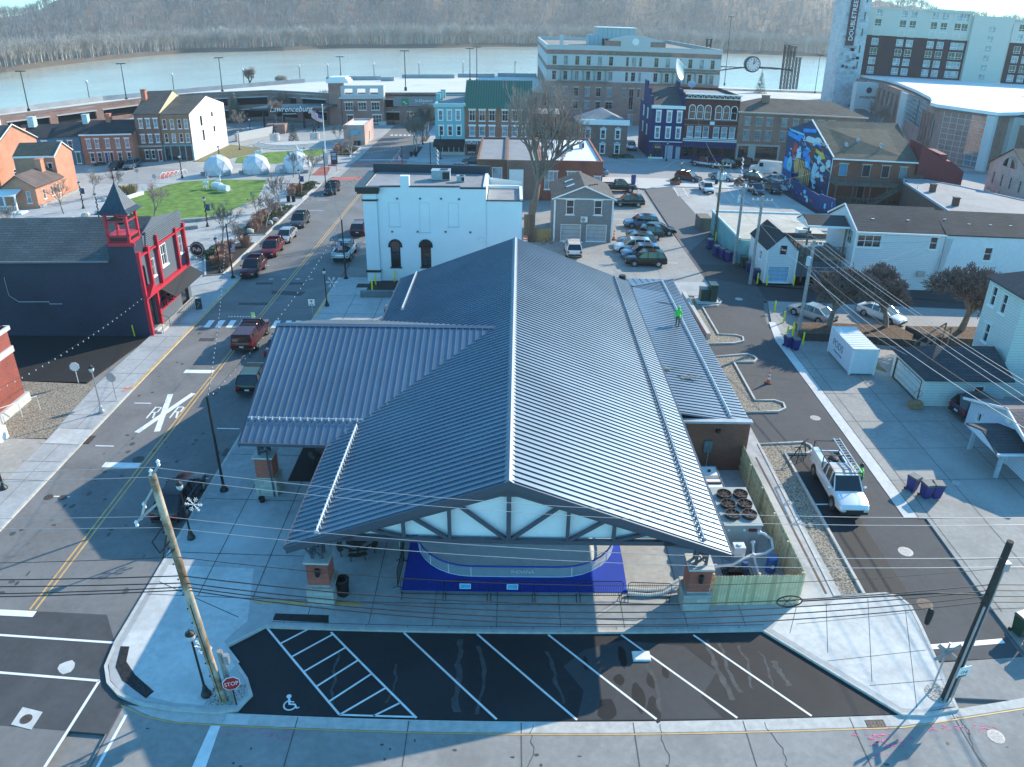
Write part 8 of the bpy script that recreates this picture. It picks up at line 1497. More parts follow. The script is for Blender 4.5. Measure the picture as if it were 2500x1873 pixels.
def vehicle(kind,lab,x,y,hd,paint,cat=None,z=.01,bed=False,rails=False,group=None):
    K=KIND[kind];t=thing({'suv':'parked_car','sedan':'parked_car','pickup':'pickup_truck'}[kind],lab,cat or ('pickup truck' if kind == 'pickup' else 'car'),(x,y,z),hd,group);W=K['W']
    mb=MB();secs=[]
    for q in K['body']:
        X,a,b,w=q;secs.append([(X,-w*.86,a),(X,-w,a+.16),(X,-w*1.0,(a+b)/2+.06),(X,-w*.95,b-.05),(X,-w*.82,b),(X,w*.82,b),(X,w*.95,b-.05),(X,w*1.0,(a+b)/2+.06),(X,w,a+.16),(X,w*.86,a)])
    if kind == 'pickup' and bed:  # open bed cut as a dark well later
        pass
    mb.loft(secs);c=K['cab'];rl=.035
    for i in range(1,len(c)-2):
        (a,za,wa),(b,zb,wb)=c[i],c[i+1];mb.add([(a,-wa,za),(b,-wb,zb),(b,wb,zb),(a,wa,za),(a,-wa*.96,za+rl),(b,-wb*.96,zb+rl),(b,wb*.96,zb+rl),(a,wa*.96,za+rl)],[(0,1,5,4),(2,3,7,6),(4,5,6,7),(1,2,6,5),(3,0,4,7)])
    bz=lambda X:next((p[2]+(q[2]-p[2])*(X-p[0])/(q[0]-p[0]) for p,q in zip(K['body'],K['body'][1:]) if p[0] <= X <= q[0]),1.0)
    for s in (-1,1):
        for i,w_ in ((0,.09),(1,.09),(2,.07),(3,.07)):
            if i in (0,3):p,q=(c[i][0],s*(c[i][2]+.01),c[i][1]),(c[i+1][0],s*(c[i+1][2]+.01),c[i+1][1]+.01)
            else:p,q=(c[i][0]*.5+c[i+1][0]*.5,s*(W*.86),bz(c[i][0])-.02),(c[i][0]*.5+c[i+1][0]*.5,s*(c[i][2]+.012),c[i][1]+.02)
            mb.beam(p,q,w_,w_)
        mb.beam((c[0][0]+.1,s*W*.865,bz(c[0][0])-.005),(c[-1][0]-.1,s*W*.865,bz(c[-1][0])-.005),.05,.05)
    obj('body',mb,PC_[paint],t,world=False,smooth=32)
    mb=MB();mb.loft([[(a,-w0,zb_-.03),(a,-w1,z1_),(a,w1,z1_),(a,w0,zb_-.03)] for a,w0,zb_,w1,z1_ in [(c[0][0],c[0][2],bz(c[0][0]),c[0][2]-.01,c[0][1]+.01)]+[(q[0],W*.87,bz(q[0]),q[2],q[1]) for q in c[1:-1]]+[(c[-1][0],c[-1][2],bz(c[-1][0]),c[-1][2]-.01,c[-1][1]+.01)]]);obj('windows',mb,m_cg,t,world=False,smooth=20)
    for X in (-K['wb'],K['wb']):
        for s in (-1,1):
            r=K['r'];mb=MB();mb.cyl((X,s*(W-.22),r),(X,s*(W+.012),r),r,n=18);w=obj('wheel',mb,m_tyre,t,world=False,smooth=40);mb=MB();mb.cyl((X,s*(W-.1),r),(X,s*(W+.024),r),r*.64,n=10);obj('rim',mb,m_rim,w,world=False)
            mb=MB();mb.cyl((X,s*(W-.3),r+.03),(X,s*(W+.004),r+.03),r*1.16,n=18);obj('wheel_arch',mb,m_plas,t,world=False)
    e,f=K['body'][-1],K['body'][0]
    for s in (-1,1):
        mb=MB();mb.loft([[(e[0]-.30,s*(e[3]+.10),e[2]-.02),(e[0]-.30,s*(e[3]+.10),e[2]+.12),(e[0]-.30,s*(e[3]-.14),e[2]+.13)],[(e[0]+.015,s*(e[3]-.02),e[2]-.13),(e[0]+.01,s*(e[3]-.04),e[2]+.01),(e[0]+.015,s*(e[3]-.30),e[2]-.0)]]);obj('headlight',mb,m_lamp,t,world=False,recalc=True)
        mb=MB();zz=f[2];mb.box(f[0]-.02,f[0]+.18,s*(f[3]-.2),s*(f[3]+.06),zz-.16,zz+.08);obj('tail_light',mb,m_tail,t,world=False)
        mb=MB();mb.ell((c[-1][0]-.25,s*(W+.12),bz(c[-1][0]-.2)+.1),.08,.12,.08,6,4);obj('wing_mirror',mb,PC_[paint],t,world=False)
    mb=MB();mb.box(e[0]-.03,e[0]+.03,-e[3]*.62,e[3]*.62,e[1]+.05,e[2]-.06);mb.box(e[0]-.1,e[0]+.02,-e[3]*.98,e[3]*.98,e[1]-.1,e[1]+.06);obj('grille',mb,m_plas,t,world=False)
    mb=MB();mb.box(f[0]-.05,f[0]+.1,-f[3]*.98,f[3]*.98,f[1]-.08,f[1]+.12);obj('rear_bumper',mb,m_plas,t,world=False);mb=MB();mb.box(f[0]-.065,f[0]-.03,-.17,.17,f[1]+.14,f[1]+.26);obj('number_plate',mb,m_plate,t,world=False)
    if kind == 'pickup' and bed:
        mb=MB();mb.box(-2.82,-.85,-.84,.84,1.02,1.135);obj('load_bed',mb,m_plas,t,world=False);mb=MB()
        for q in ((-2.9,-.8,-.97,-.87),(-2.9,-.8,.87,.97),(-2.93,-2.84,-.87,.87)):mb.box(*q,1.05,1.26)
        obj('bed_side',mb,PC_[paint],t,world=False)
    if rails:mb=MB();mb.tube([(-1.6,.62,1.72),(.2,.66,1.76)],.02,4);mb.tube([(-1.6,-.62,1.72),(.2,-.66,1.76)],.02,4);obj('roof_rail',mb,m_rim,t,world=False)
    return t
D=radians;DN,UP,WT,ET=-pi/2,pi/2,pi,0
for a in (('suv','dark maroon hatchback parked nearest the crossing on the left kerb',-27.85,79.1,DN,'maroon'),('suv','bright red car second in the left kerb row',-27.85,86.4,DN,'red'),('sedan','silver grey sedan parked behind the bright red car',-27.75,92.2,DN,'silver'),('suv','dark grey car fourth in the left kerb row beside the long bed',-27.85,99.3,DN,'grey'),('suv','black car parked farthest up the street by the far planting bed',-27.8,119.1,DN,'black'),
    ('suv','black car half hidden under the wing roof edge, nearer one',-19.2,52.0,UP,'black'),('sedan','black car peeking out beyond the wing roof edge',-19.0,58.5,UP,'navy'),('sedan','black sedan parked beside the leaning wooden pole',-19.1,36.2,UP,'black'),('suv','car parked beyond the white building on the street',-19.0,95.5,UP,'maroon'),
    ('suv','white car with its rear to the camera before the garage house',7.4,87.2,UP,'white'),('suv','black car nearest the pavilion in the side-on row',15.3,83.3,WT,'black'),('suv','boxy blue car second in the side-on row',15.2,85.9,WT,'blue'),('suv','white car third in the side-on row',14.6,88.4,WT,'white'),('suv','slate blue car fourth in the side-on row',15.4,91.0,WT,'slate'),('suv','dark blue car with chrome window line in the side-on row',17.0,94.6,WT,'navy'),('sedan','black sedan poking out behind the dark blue car',19.0,96.8,ET,'black'),('suv','light blue car with roof rails at the far end of the side-on row',17.4,100.0,WT,'blue'),
    ('suv','black crossover alone beside the garage house roof',17.4,112.3,WT,'black'),('suv','dark grey car parked askew beside the lamp post on the square',30.6,132.2,D(-38),'grey'),('sedan','silver sedan parked askew right of the black litter bin',37.0,133.8,D(-38),'silver'),('suv','black car behind the decorated pickup before the navy shopfront',40.9,146.8,D(145),'black'),('suv','black car in the bay left of the mural',40.0,123.8,DN,'navy'),('suv','black car nearest the mural in the shaded bays',43.4,125.2,DN,'black'),('suv','black car on the square right of the silver sedan',43.0,133.4,D(-38),'black'),('sedan','silver car on the square nearest the mural',46.6,133.0,D(-38),'silver'),
    ('suv','white car driving between the grey brick house and navy shop',25.2,164.5,DN,'white'),('sedan','grey sedan parked before the turquoise and brick shops',-6.6,144.3,D(170),'grey'),('sedan','light blue car whose roof shows above the white building',-9.2,137.0,D(175),'blue'),('sedan','pale car beside the white flat-roofed building',14.6,134.8,D(170),'blue'),('sedan','silver sedan under the bare shrub tree in the right yard',29.0,67.6,D(125),'silver'),('sedan','white hatchback between two bare shrub trees in the right yard',36.2,67.8,D(-55),'white'),('suv','dark car half hidden by the low white house beside the garage',35.4,48.2,D(10),'navy'),('sedan','dark car left of two parked before the salmon terraced house',-74.2,142.0,DN,'black'),('suv','grey blue car right of two parked before the salmon terraced house',-71.4,142.4,DN,'slate')):vehicle(*a,rails='roof rails' in a[1])
v=vehicle('pickup','dark red pickup truck with matching bed cap driving up the street',-22.1,60.2,D(91),'pickup_red');mb=MB();mb.loft([[(X,-.92,1.1),(X-(.0),-.80,z),(X,.80,z),(X,.92,1.1)] for X,z in ((-2.86,1.62),(-2.7,1.76),(-.85,1.80))]);obj('bed_cap',mb,PC_['pickup_red'],v,world=False);mb=MB();mb.box(-2.2,-1.2,-.90,.90,1.25,1.6);mb.box(-2.885,-2.8,-.72,.72,1.22,1.58);obj('cap_window',mb,m_cg,v,world=False)
vehicle('pickup','black pickup truck facing right by the footpath',17.2,122.2,ET,'black',bed=True);vehicle('pickup','small white pickup facing the camera on the bright lot',31.8,124.0,DN,'white',bed=True).scale=(.85,)*3
v=vehicle('pickup','pickup truck with white and red pattern before the dark red shop',36.9,146.6,D(150),'navy',bed=True);mb=MB()
for k in range(9):X=-2.4+k*.5;mb.prism([(X+random.uniform(-.2,.2),.985),(X+.3,.99),(X+.45,.985),(X+.1,.985)],.6,.95);mb.box(X,X+.28,.975,.995,.62+.1*(k % 3),.8+.08*(k % 3))
obj('decal',mb,PC_['white'],v,world=False)
vehicle('pickup','dark pickup truck before the tan brick shopfront',45.2,147.0,D(150),'black',bed=True)
v=thing('delivery_truck','white truck front showing left of the mural','truck',(46.5,140.5,0),D(160));mb=MB();mb.loft([[(X,-1.05,a),(X,-1.0,b),(X,1.0,b),(X,1.05,a)] for X,a,b in ((-3,.6,2.6),(.2,.6,2.6),(1.0,.6,2.5),(1.5,.6,1.6),(2.6,.6,1.35),(2.75,.6,1.0))]);obj('body',mb,PC_['white'],v,world=False);mb=MB();mb.quad((1.04,-.9,2.35),(1.04,.9,2.35),(1.53,.95,1.62),(1.53,-.95,1.62));mb.box(.3,1.0,-1.06,1.06,1.6,2.3);obj('windows',mb,m_cg,v,world=False)
for X in (-2,1.9):
    for s in (-1,1):mb=MB();mb.cyl((X,s*.8,.48),(X,s*1.08,.48),.48,n=16);obj('wheel',mb,m_tyre,v,world=False)
def rack(v,lad=True):
    mb=MB()
    for X in (-2.75,-.95,1.0):
        for s in (-1,1):mb.beam((X,s*.86,1.2),(X,s*.86,2.05),.05)
        mb.beam((X,-.86,2.05),(X,.86,2.05),.05)
    for s in (-1,1):mb.beam((-2.8,s*.86,2.05),(1.0,s*.86,2.05),.05)
    obj('ladder_rack',mb,m_plas,v,world=False);mb=MB();mb.box(-2.7,-1.0,-.5,.4,1.12,1.3);mb.ell((-1.8,.2,1.35),.4,.3,.15);mb.ell((-1.3,-.25,1.3),.3,.25,.14);obj('cargo',mb,mat('tools and hoses',(.03,.035,.045),.7,var=.6,scale=8),v,world=False)
v=vehicle('pickup','white utility pickup with ladder rack facing the camera in the alley',20.15,38.1,D(-92),'white',bed=True);rack(v);mb=MB();mb.box(-2.7,-.95,-.97,-.6,1.25,1.62);obj('tool_box',mb,PC_['white'],v,world=False)
mb=MB()
for s in (-.2,.2):mb.beam((-2.9,.55+s,2.14),(1.1,.55+s,2.14),.05,.09)
for k in range(13):mb.beam((-2.8+k*.31,.35,2.14),(-2.8+k*.31,.75,2.14),.035)
o=obj('ladder',mb,mat('aluminium',(.55,.56,.57),.35,.7),loc=(20.15,38.1,.01),world=False);o.rotation_euler=(0,0,D(-92));tag(o,'aluminium ladder lying on the rack of the utility pickup','ladder')
v=vehicle('pickup','white utility truck with rack seen from behind at the right kerb',-18.9,85.2,UP,'white',bed=True);rack(v);mb=MB();mb.box(-2.96,-2.86,-.95,-.55,.9,1.3);mb.box(-2.96,-2.86,.55,.95,.9,1.3);obj('rear_box',mb,PC_['white'],v,world=False)
def cone(x,y,z,lab,s=1.0):
    t=thing('traffic_cone',lab,'traffic cone',(x,y,z));mb=MB();mb.box(-.22,.22,-.22,.22,0,.04);obj('base',mb,m_plas,t,world=False);mb=MB();mb.lathe([(.16,.04),(.10,.35),(0.05,.75),(0,.76)],(0,0,0),12);obj('body',mb,mat('cone orange',(.75,.12,.03),.5),t,world=False);mb=MB();mb.lathe([(.122,.26),(.095,.42)],(0,0,0),12);mb.lathe([(.088,.50),(.070,.62)],(0,0,0),12);obj('reflective_band',mb,white,t,world=False);t.scale=(s,s,s*1.35);return t
cone(20.35,53.2,.02,'tall orange and white cone standing in the alley');cone(-18.9,83.4,1.1,'orange cone standing in the bed of the utility truck',.8)
t=cone(12.95,93.4,.02,'orange and white cone beside the garage house corner',1.2);t=thing('traffic_drum','orange and white drum between the white building and the big tree','traffic drum',(1.9,91,0));mb=MB();mb.lathe([(.35,0),(.3,.3),(.28,1.0),(0,1.0)],(0,0,0),14);obj('drum',mb,MATS['cone orange'],t,world=False);mb=MB();mb.lathe([(.30,.35),(.298,.5)],(0,0,0),14);mb.lathe([(.296,.65),(.294,.8)],(0,0,0),14);obj('reflective_band',mb,white,t,world=False)
# wheelie bins
def wbin(x,y,rz,lab,c='bin blue',col=(.012,.022,.16),s=1.0,z=.03,group=None):
    t=thing('wheelie_bin',lab,'wheelie bin',(x,y,z),rz,group);m=mat(c,col,.45,var=.08);mb=MB();mb.loft([[(-.22,-.24,.05),(.22,-.24,.05),(.22,.24,.05),(-.22,.24,.05)],[(-.30,-.34,.95),(.30,-.34,.95),(.30,.32,.95),(-.30,.32,.95)]]);obj('body',mb,m,t,world=False);mb=MB();mb.loft([[(-.32,-.38,.95),(.32,-.38,.95),(.32,.36,.95),(-.32,.36,.95)],[(-.29,-.33,1.05),(.29,-.33,1.05),(.29,.30,1.07),(-.29,.30,1.07)]]);obj('lid',mb,mat('bin lid',(.06,.065,.07),.35),t,world=False)
    for a in (-.27,.27):mb=MB();mb.cyl((a-.04,.26,.1),(a+.04,.26,.1),.1,n=12);obj('wheel',mb,m_plas,t,world=False)
    t.scale=(s,)*3;return t
wbin(25.15,38.3,.5,'blue wheelie bin at the back of the three in the concrete yard');wbin(25.65,37.5,.2,'blue wheelie bin in the middle of the three in the yard');wbin(26.35,37.5,-.1,'blue wheelie bin at the right of the three in the yard')
wbin(24.3,60.5,.3,'blue wheelie bin left of two behind the yellow bollards');wbin(24.8,59.9,.1,'blue wheelie bin right of two behind the yellow bollards')
for k,(x,y) in enumerate(((24.4,90.3),(24.5,87.4),(25.0,86.4),(25.4,85.3))):wbin(x,y,.2*k,('farthest','second','third','nearest')[k]+' blue wheelie bin along the teal wall',s=1.2)
wbin(26.6,83.2,0,'green wheelie bin between the teal building and small garage','bin green',(.012,.05,.03),1.3);wbin(26.8,81.8,0,'blue wheelie bin beside the green one by the small garage');wbin(27.0,79.4,0,'blue wheelie bin behind the middle utility pole')
wbin(24.9,25.9,.3,'big green wheelie bin with pale lid at the right edge','bin green',(.012,.05,.03),1.1);wbin(25.1,24.9,.2,'big green wheelie bin nearer the camera at the right edge','bin green',(.012,.05,.03),1.1)
t=thing('waste_enclosure','dark timber bin enclosure at the far corner of the teal building','bin enclosure',(25.8,100.2,0));mb=MB();mb.box(25.0,26.6,98.9,101.6,0,1.7);obj('box',mb,m_wd,t)
def bollard(x,y,lab,z=.02,h=1.15):mb=MB();mb.lathe([(0,0),(.08,0),(.08,h-.06),(.05,h),(0,h)],(0,0,0),10);tag(obj('bollard',mb,safety,loc=(x,y,z),world=False,smooth=60),lab,'bollard')
for x,y,lb in ((25.8,69.0,'yellow bollard farthest left of the pole group by the silver car'),(25.8,66.2,'yellow bollard second in the line beside the silver car'),(25.8,63.5,'yellow bollard just left of the utility pole'),(24.9,62.5,'yellow bollard at the kerb left of the blue bins'),(25.5,62.6,'short yellow bollard between the bins and pole'),(25.9,61.1,'yellow bollard right of the blue bins'),(26.6,77.6,'yellow bollard left of the small garage by the pole'),(27.5,77.1,'yellow bollard at the left jamb of the pale blue door'),(30.5,77.2,'yellow bollard at the right jamb of the pale blue door'),(26.0,94.0,'yellow bollard at the foot of the mossy pole'),(27.2,151.6,'yellow bollard at the corner of the navy shop')):bollard(x,y,lb)
bollard(-13.8,73.3,'yellow bollard nearest in the dark bed by the white building',.13);bollard(-13.7,74.9,'yellow bollard behind the nearest in the dark bed',.13);bollard(-11.9,75.9,'green bollard post left against the white building',.13)
# ---------------- lamps and poles ----------------
def lamp_post(h=3.7):
    t=thing('street_lamp','','street lamp');mb=MB();mb.lathe([(0,0),(.22,0),(.22,.12),(.14,.3),(.10,.5),(.055,.6),(.045,h-.55),(.07,h-.5),(0,h-.49)],(0,0,0),12);obj('pole',mb,black,t,world=False);mb=MB();mb.lathe([(.08,h-.5),(.17,h-.36),(.19,h-.2),(.17,h-.14),(0,h-.14)],(0,0,0),14);obj('globe',mb,mat('lamp globe',(.60,.62,.62),.25),t,world=False);mb=MB();mb.lathe([(.21,h-.16),(.20,h-.10),(.08,h-.02),(.03,h+.05),(.01,h+.14),(0,h+.15)],(0,0,0),14);obj('cap',mb,black,t,world=False);return t
lp=lamp_post();lp.location=(-12.65,22.15,.12);lp['label']='black street lamp beside the foot of the leaning wooden pole'
LPs=[(-17.2,32.8,'black street lamp with snowflake in front of the black sedan'),(-17.4,68.7,'black street lamp with snowflake on the plaza by the crossing'),(-29.3,46.9,'grey street lamp on the left pavement by the round signs'),(-31.5,78.7,'garlanded street lamp in the nearest planting bed'),(-40.2,98.4,'garlanded street lamp with banner at the lawn edge'),(-57.15,131.6,'garlanded street lamp left of the left dome'),(-53.4,140.6,'garlanded street lamp with yellow bow behind the left dome'),(-56.5,160.9,'garlanded street lamp on the dry bank'),(-60.4,180.4,'garlanded street lamp by the screen wall'),(-63.9,109.9,'garlanded street lamp with banner by the lane'),(-57.1,101.7,'garlanded street lamp behind the firehouse ridge'),(-32.1,116.5,'garlanded street lamp with banner in the far planting bed'),(-37.0,139.0,'street lamp in front of the right dome'),(-18.6,166,'street lamp between the bare street trees'),(-29.6,199,'street lamp before the corner block'),(28.65,129.6,'square-headed lamp post beside the dark grey car'),(30.2,150.9,'black street lamp before the navy shop')]
m_gar=mat('garland green',(.02,.03,.018),.9);m_ban=mat('banner navy',(.03,.06,.16),.7)
for i,(x,y,lb) in enumerate(LPs):
    t=dup(lp,(x,y,.12),0,lb)
    if 'garland' in lb:mb=MB();mb.tube([(.10*cos(k*.8),.10*sin(k*.8),.4+k*.075) for k in range(36)],.05,4);obj('garland',mb,m_gar,t,world=False);t.scale=(1.08,)*3
    if 'banner' in lb:mb=MB();mb.box(.1,.6,-.02,.02,2.0,2.8);obj('banner',mb,m_ban,t,world=False)
    if 'grey' in lb[:5]:
        for c in t.children:
            if c.name.startswith('pole'):c.material_slots[0].link='OBJECT';c.material_slots[0].material=steel
def snowflake(x,y,z,r,lab):
    t=thing('snowflake_decoration',lab,'snowflake',(x,y,z));mb=MB()
    for k in range(6):
        a=k*pi/3;d=Vector((cos(a),0,sin(a)));mb.beam((0,0,0),d*r,.03)
        for q in (.45,.7):
            for s in (-1,1):b=a+s*.8;mb.beam(d*r*q,d*r*q+Vector((cos(b),0,sin(b)))*r*.28,.025)
    obj('frame',mb,white,t,world=False)
snowflake(-16.65,32.8,2.4,.5,'white snowflake on the lamp by the black sedan');snowflake(-16.75,68.7,2.5,.6,'white snowflake on the plaza lamp by the crossing');snowflake(-12.3,22.2,2.9,.42,'white snowflake on the lamp behind the leaning pole')
def black_pole(x,y,h,lab,flag=None,z=.12):
    t=thing('light_pole',lab,'pole',(x,y,z));mb=MB();mb.lathe([(0,0),(.26,0),(.26,.08),(.13,.25),(.085,.35),(.07,h),(0,h)],(0,0,0),12);obj('pole',mb,black,t,world=False)
    if flag:usflag(t,.5,.95,Matrix.Translation((flag*.12,0,h*.64)) @ Matrix.Rotation(0 if flag > 0 else pi,4,'Z'),.2)
    return t
black_pole(-16.9,37.5,6.3,'tall plain black pole on the plaza left of the wing pier');black_pole(-30.9,37.0,6.2,'tall plain black pole on the left pavement at the image edge');black_pole(-17.2,76.9,6.3,'black pole with small flag beside the white utility truck',-1);black_pole(-29.5,77.1,5.9,'black pole with small flag beside the maroon hatchback',1);black_pole(-29.8,123.5,6.1,'black pole behind the farthest black car');black_pole(-19.1,136.7,4.3,'black pole with flag at the brick crossing',-1);black_pole(-14.1,136.8,5.0,'black pole behind the white building roof');black_pole(-13.3,148.3,6.2,'black pole before the turquoise shop')
for x,y,z,h,lb in ((-27.8,210.9,7.15,10,'tall deck light nearest the clinic sign'),(-10.3,238.5,7.15,10,'right of the close pair of tall deck lights'),(-12.4,240,7.15,9.5,'left of the close pair of tall deck lights'),(-76.6,209.7,7.15,9,'tall deck light above the conifer'),(-110.3,175,7.15,9,'tall deck light farthest left'),(-95.9,194.2,7.15,9,'tall deck light above the salmon house'),(-52,245,7.15,7,'tall deck light behind the corner tower'),(115,300,2,14,'tall pale light mast right of the clock towers'),(85,320,2,26,'tall mast behind the clock with pennant')):
    t=thing('deck_light',lb,'light pole',(x,y,z));mb=MB();mb.lathe([(0,0),(.35,0),(.35,.9),(.13,.9),(.09,h),(0,h)],(0,0,0),8);obj('pole',mb,m_lat,t,world=False);mb=MB();mb.box(-1.2,1.2,-.15,.15,h-.05,h+.15);obj('head',mb,m_lat,t,world=False)
gl=None
for x,y,z,lb in ((-124,180,7,'globe lamp on the levee farthest left'),(-112,206,7,'globe lamp on the levee above the slate blue house'),(-96,224,7,'globe lamp on the levee above the brown terraced house'),(-80,238,7,'globe lamp on the levee above the white side wall'),(-66,250,7,'globe lamp on the levee by the wide bare tree'),(-44,258,7,'globe lamp on the levee behind the corner tower'),(-30,262,7,'globe lamp on the levee behind the tall deck light'),(-16,266,7,'globe lamp on the levee beside the deck light pair'),(1,270,7,'globe lamp on the levee left of the college block'),(-58,254,7,'globe lamp on the levee behind the pale round tree')):
    if gl is None:gl=thing('globe_lamp',lb,'lamp',(x,y,z),0,'globe lamps along the levee');mb=MB();mb.lathe([(0,-7),(.15,-7),(.08,4.0),(0,4.0)],(0,0,0),8);obj('pole',mb,m_lat,gl,world=False);mb=MB();mb.ell((0,0,4.35),.38,.38,.42,8,6);obj('globe',mb,white,gl,world=False,smooth=60)
    else:dup(gl,(x,y,z),0,lb)
m_pole=mat('weathered pine pole',(.44,.36,.27),.9,kind='stain',p=(.18,.10,.05),var=.3,scale=2,bump=.4);m_wire=mat('black cable',(.012,.012,.013),.6);m_wirel=mat('bare grey wire',(.34,.36,.38),.5,.3)
def upole(x,y,h,lean,lab,m,arm=1,tr=0,az=0,r=.16):
    t=thing('utility_pole',lab,'utility pole',(x,y,.02),az);top=Vector((lean[0],lean[1],h));mb=MB();mb.tube([(0,0,0),top*.5,top],[r*1.15,r,r*.85],10);obj('pole',mb,m,t,world=False,smooth=60)
    if arm:
        for k in range(arm):mb=MB();z=h-.5-k*1.0;c=top*(z/h);mb.box(c.x-1.1,c.x+1.1,c.y-.06,c.y+.06,z-.06,z+.06);a=obj('cross_arm',mb,m_wirel if tr else m,t,world=False);mb=MB();[mb.lathe([(0,0),(.05,0),(.06,.12),(.03,.2),(0,.2)],(c.x+q,c.y,z+.06),6) for q in (-1,-.5,.5,1)];obj('insulator',mb,white,a,world=False)
    for k in range(tr):mb=MB();c=top*((h-1.9)/h);mb.lathe([(0,0),(.2,0),(.2,.75),(.12,.82),(0,.82)],(c.x+(-.36 if k == 0 else .36 if k == 1 else 0),c.y-(.1 if k < 2 else .4),h-2.2),12);obj('transformer',mb,mat('transformer grey',(.48,.55,.60),.4,.1),t,world=False)
    return t
LPt=upole(-11.85,21.93,11.3,(-.65,.15),'tall leaning pine utility pole at the left street corner',m_pole,0,0,0,.17);mb=MB();mb.tube([(-.62,.1,10.9),(-1.1,0,10.2),(-1.3,-.2,9.6)],.05,5);mb.beam((-.65,.1,11.3),(-.3,.1,11.75),.09);mb.beam((-.6,.1,10.2),(-1.5,-.3,9.5),.07);obj('bracket',mb,m_wirel,LPt,world=False)
for c in ((-.3,.1,11.75),(-.65,.1,11.35),(-1.45,-.3,9.4),(-1.15,0,10.0)):mb=MB();mb.lathe([(0,0),(.07,0),(.05,.1),(.08,.16),(0,.26)],c,8);obj('insulator',mb,white,LPt,world=False)
mb=MB();mb.tube([(-.55,-.1,9.3),(-1.1,-.2,8.6),(-.9,-.2,8.1),(-.45,-.1,8.6)],.03,5);mb.tube([(-.5,-.15,8.9),(-.8,-.3,7.9),(-.3,-.15,8.3)],.03,5);mb.tube([(.02,-.18,.2),(-.3,-.1,5.5)],.02,4);obj('drop_cable',mb,m_wire,LPt,world=False);mb=MB()
for k in range(14):c=Vector((-.65,.15,11.3))*(k/14*.9);mb.box(c.x-.17,c.x-.12,c.y-.19,c.y-.15,c.z+.2,c.z+.25)
obj('step_mark',mb,black,LPt,world=False)
t=thing('wooden_post','short grey wooden post with meter boxes behind the stop sign','post',(-11.45,21.98,.12));mb=MB();mb.cyl((0,0,0),(-.05,0,2.85),.14,.12,10);obj('post',mb,mat('grey timber',(.26,.25,.23),.9),t,world=False);mb=MB();mb.box(.12,.32,-.2,0,2.3,2.75);mb.cyl((.1,-.1,.3),(.12,-.1,2.3),.025);obj('meter_box',mb,steel,t,world=False)
RPt=upole(19.13,22.1,8.6,(.1,.0),'dark brown utility pole with one way sign at the right corner',mat('dark creosote pole',(.045,.035,.03),.9,var=.3),0,0,0,.16);mb=MB();mb.box(.12,.42,-.12,.1,7.2,7.6);obj('junction_box',mb,steel,RPt,world=False);mb=MB();mb.tube([(.18,-.1,.2),(.22,-.1,7.2)],.03,5);mb.tube([(-.1,-.18,.1),(-.06,-.18,5.5)],.05,5);obj('riser_pipe',mb,steel,RPt,world=False)
for k,(x,y,h,ln,lb,ar,tr) in enumerate(((26.1,63.0,8.9,(0,0),'pale utility pole with transformer beside the blue bins',1,1),(25.7,77.3,9.5,(.1,0),'grey utility pole with cross arm beside the small white garage',1,0),(25.9,84.6,9.3,(0,0),'utility pole with transformer before the teal wall',1,1),(26.0,94.7,9.9,(0,0),'mossy brown utility pole with three transformers at the alley bend',1,3))):upole(x,y,h,ln,lb,mat('silvered pole',(.30,.29,.28),.9,var=.2) if k < 3 else mat('mossy pole',(.13,.12,.08),.9,var=.3),ar,tr,.35*(k == 0))
def wire(p,q,sag,m,lab,r=.018,name='power_line',group=None,n=16):
    p,q=Vector(p),Vector(q);pts=[p.lerp(q,i/n)-Vector((0,0,4*sag*(i/n)*(1-i/n))) for i in range(n+1)];mb=MB();mb.tube(pts,r,4);tag(obj(name,mb,m,loc=tuple(p)),lab,'cable',group)
GF='grey wires over the front pavement';GK='black cables over the front pavement'
for k,(za,zb,zc) in enumerate(((11.7,10.9,10.5),(11.3,10.6,10.1),(9.6,8.6,9.0),(9.1,8.2,8.7))):
    w_=('highest','second highest','third highest','lowest')[k];lb=w_+' thin grey wire crossing over the pavilion front'
    wire((-12.4,22,za),(45,22.1,zb),1.5 if k < 2 else 1.2,m_wirel,lb,.010,group=GF);wire((-12.4,22,za),(-60,22,zc),.6,m_wirel,w_+' thin grey wire running left from the leaning pole',.010,group=GF)
for k,(za,zb) in enumerate(((7.8,7.3),(6.9,6.5),(6.55,6.2),(6.35,5.9),(6.2,5.6))):
    wire((-12.2,21.93,za),(19.13,22.1,zb),.75+.08*k,m_wire,('thin topmost','second highest','middle','second lowest','lowest')[k]+' black cable strung between the two front utility poles',.022 if k else .012,group=GK,n=22);wire((19.13,22.1,zb),(50,22.4,zb+.6),.5,m_wire,('thin topmost','second highest','middle','second lowest','lowest')[k]+' black cable running right from the dark pole',.022 if k else .012,group=GK);wire((-12.2,21.93,za),(-60,21.9,za+(.3 if k else -.1)),1.2+.3*(k > 2),m_wire,('thin topmost','second highest','middle','second lowest','lowest')[k]+' black cable running left from the leaning pole',.022 if k else .012,group=GK)
t=thing('cable_loop','black oval cable storage loop hanging on the front cables','cable loop',(10.9,22,5.95));mb=MB();mb.tube([(-.5*cos(a),0,.27*sin(a)) for a in [2*pi*i/20 for i in range(20)]],.03,5,closed=True);[mb.beam((-.1,0,0),(-.1-.35*cos(a),0,.22*sin(a)),.02) for a in (0,1,2,3,4,5)];obj('loop',mb,m_wire,t,world=False);mb=MB();mb.tube([(.5,0,0),(3,0,.12),(6,0,.25),(8.2,0,.1)],.03,5);obj('tail',mb,m_wire,t,world=False)
mb=MB();mb.lathe([(0,0),(.10,.02),(.13,.3),(.13,.7),(.06,.8),(0,.8)],(0,0,0),10);tag(obj('splice_case',mb,m_wire,loc=(16.9,22,4.6),world=False),'black splice case hanging from the cables left of the dark pole','splice case')
GR_='grey wires over the right yard';P63=(26.1,63.0);P77=(25.8,77.3);P84=(25.9,84.6);P94=(26,94.7)
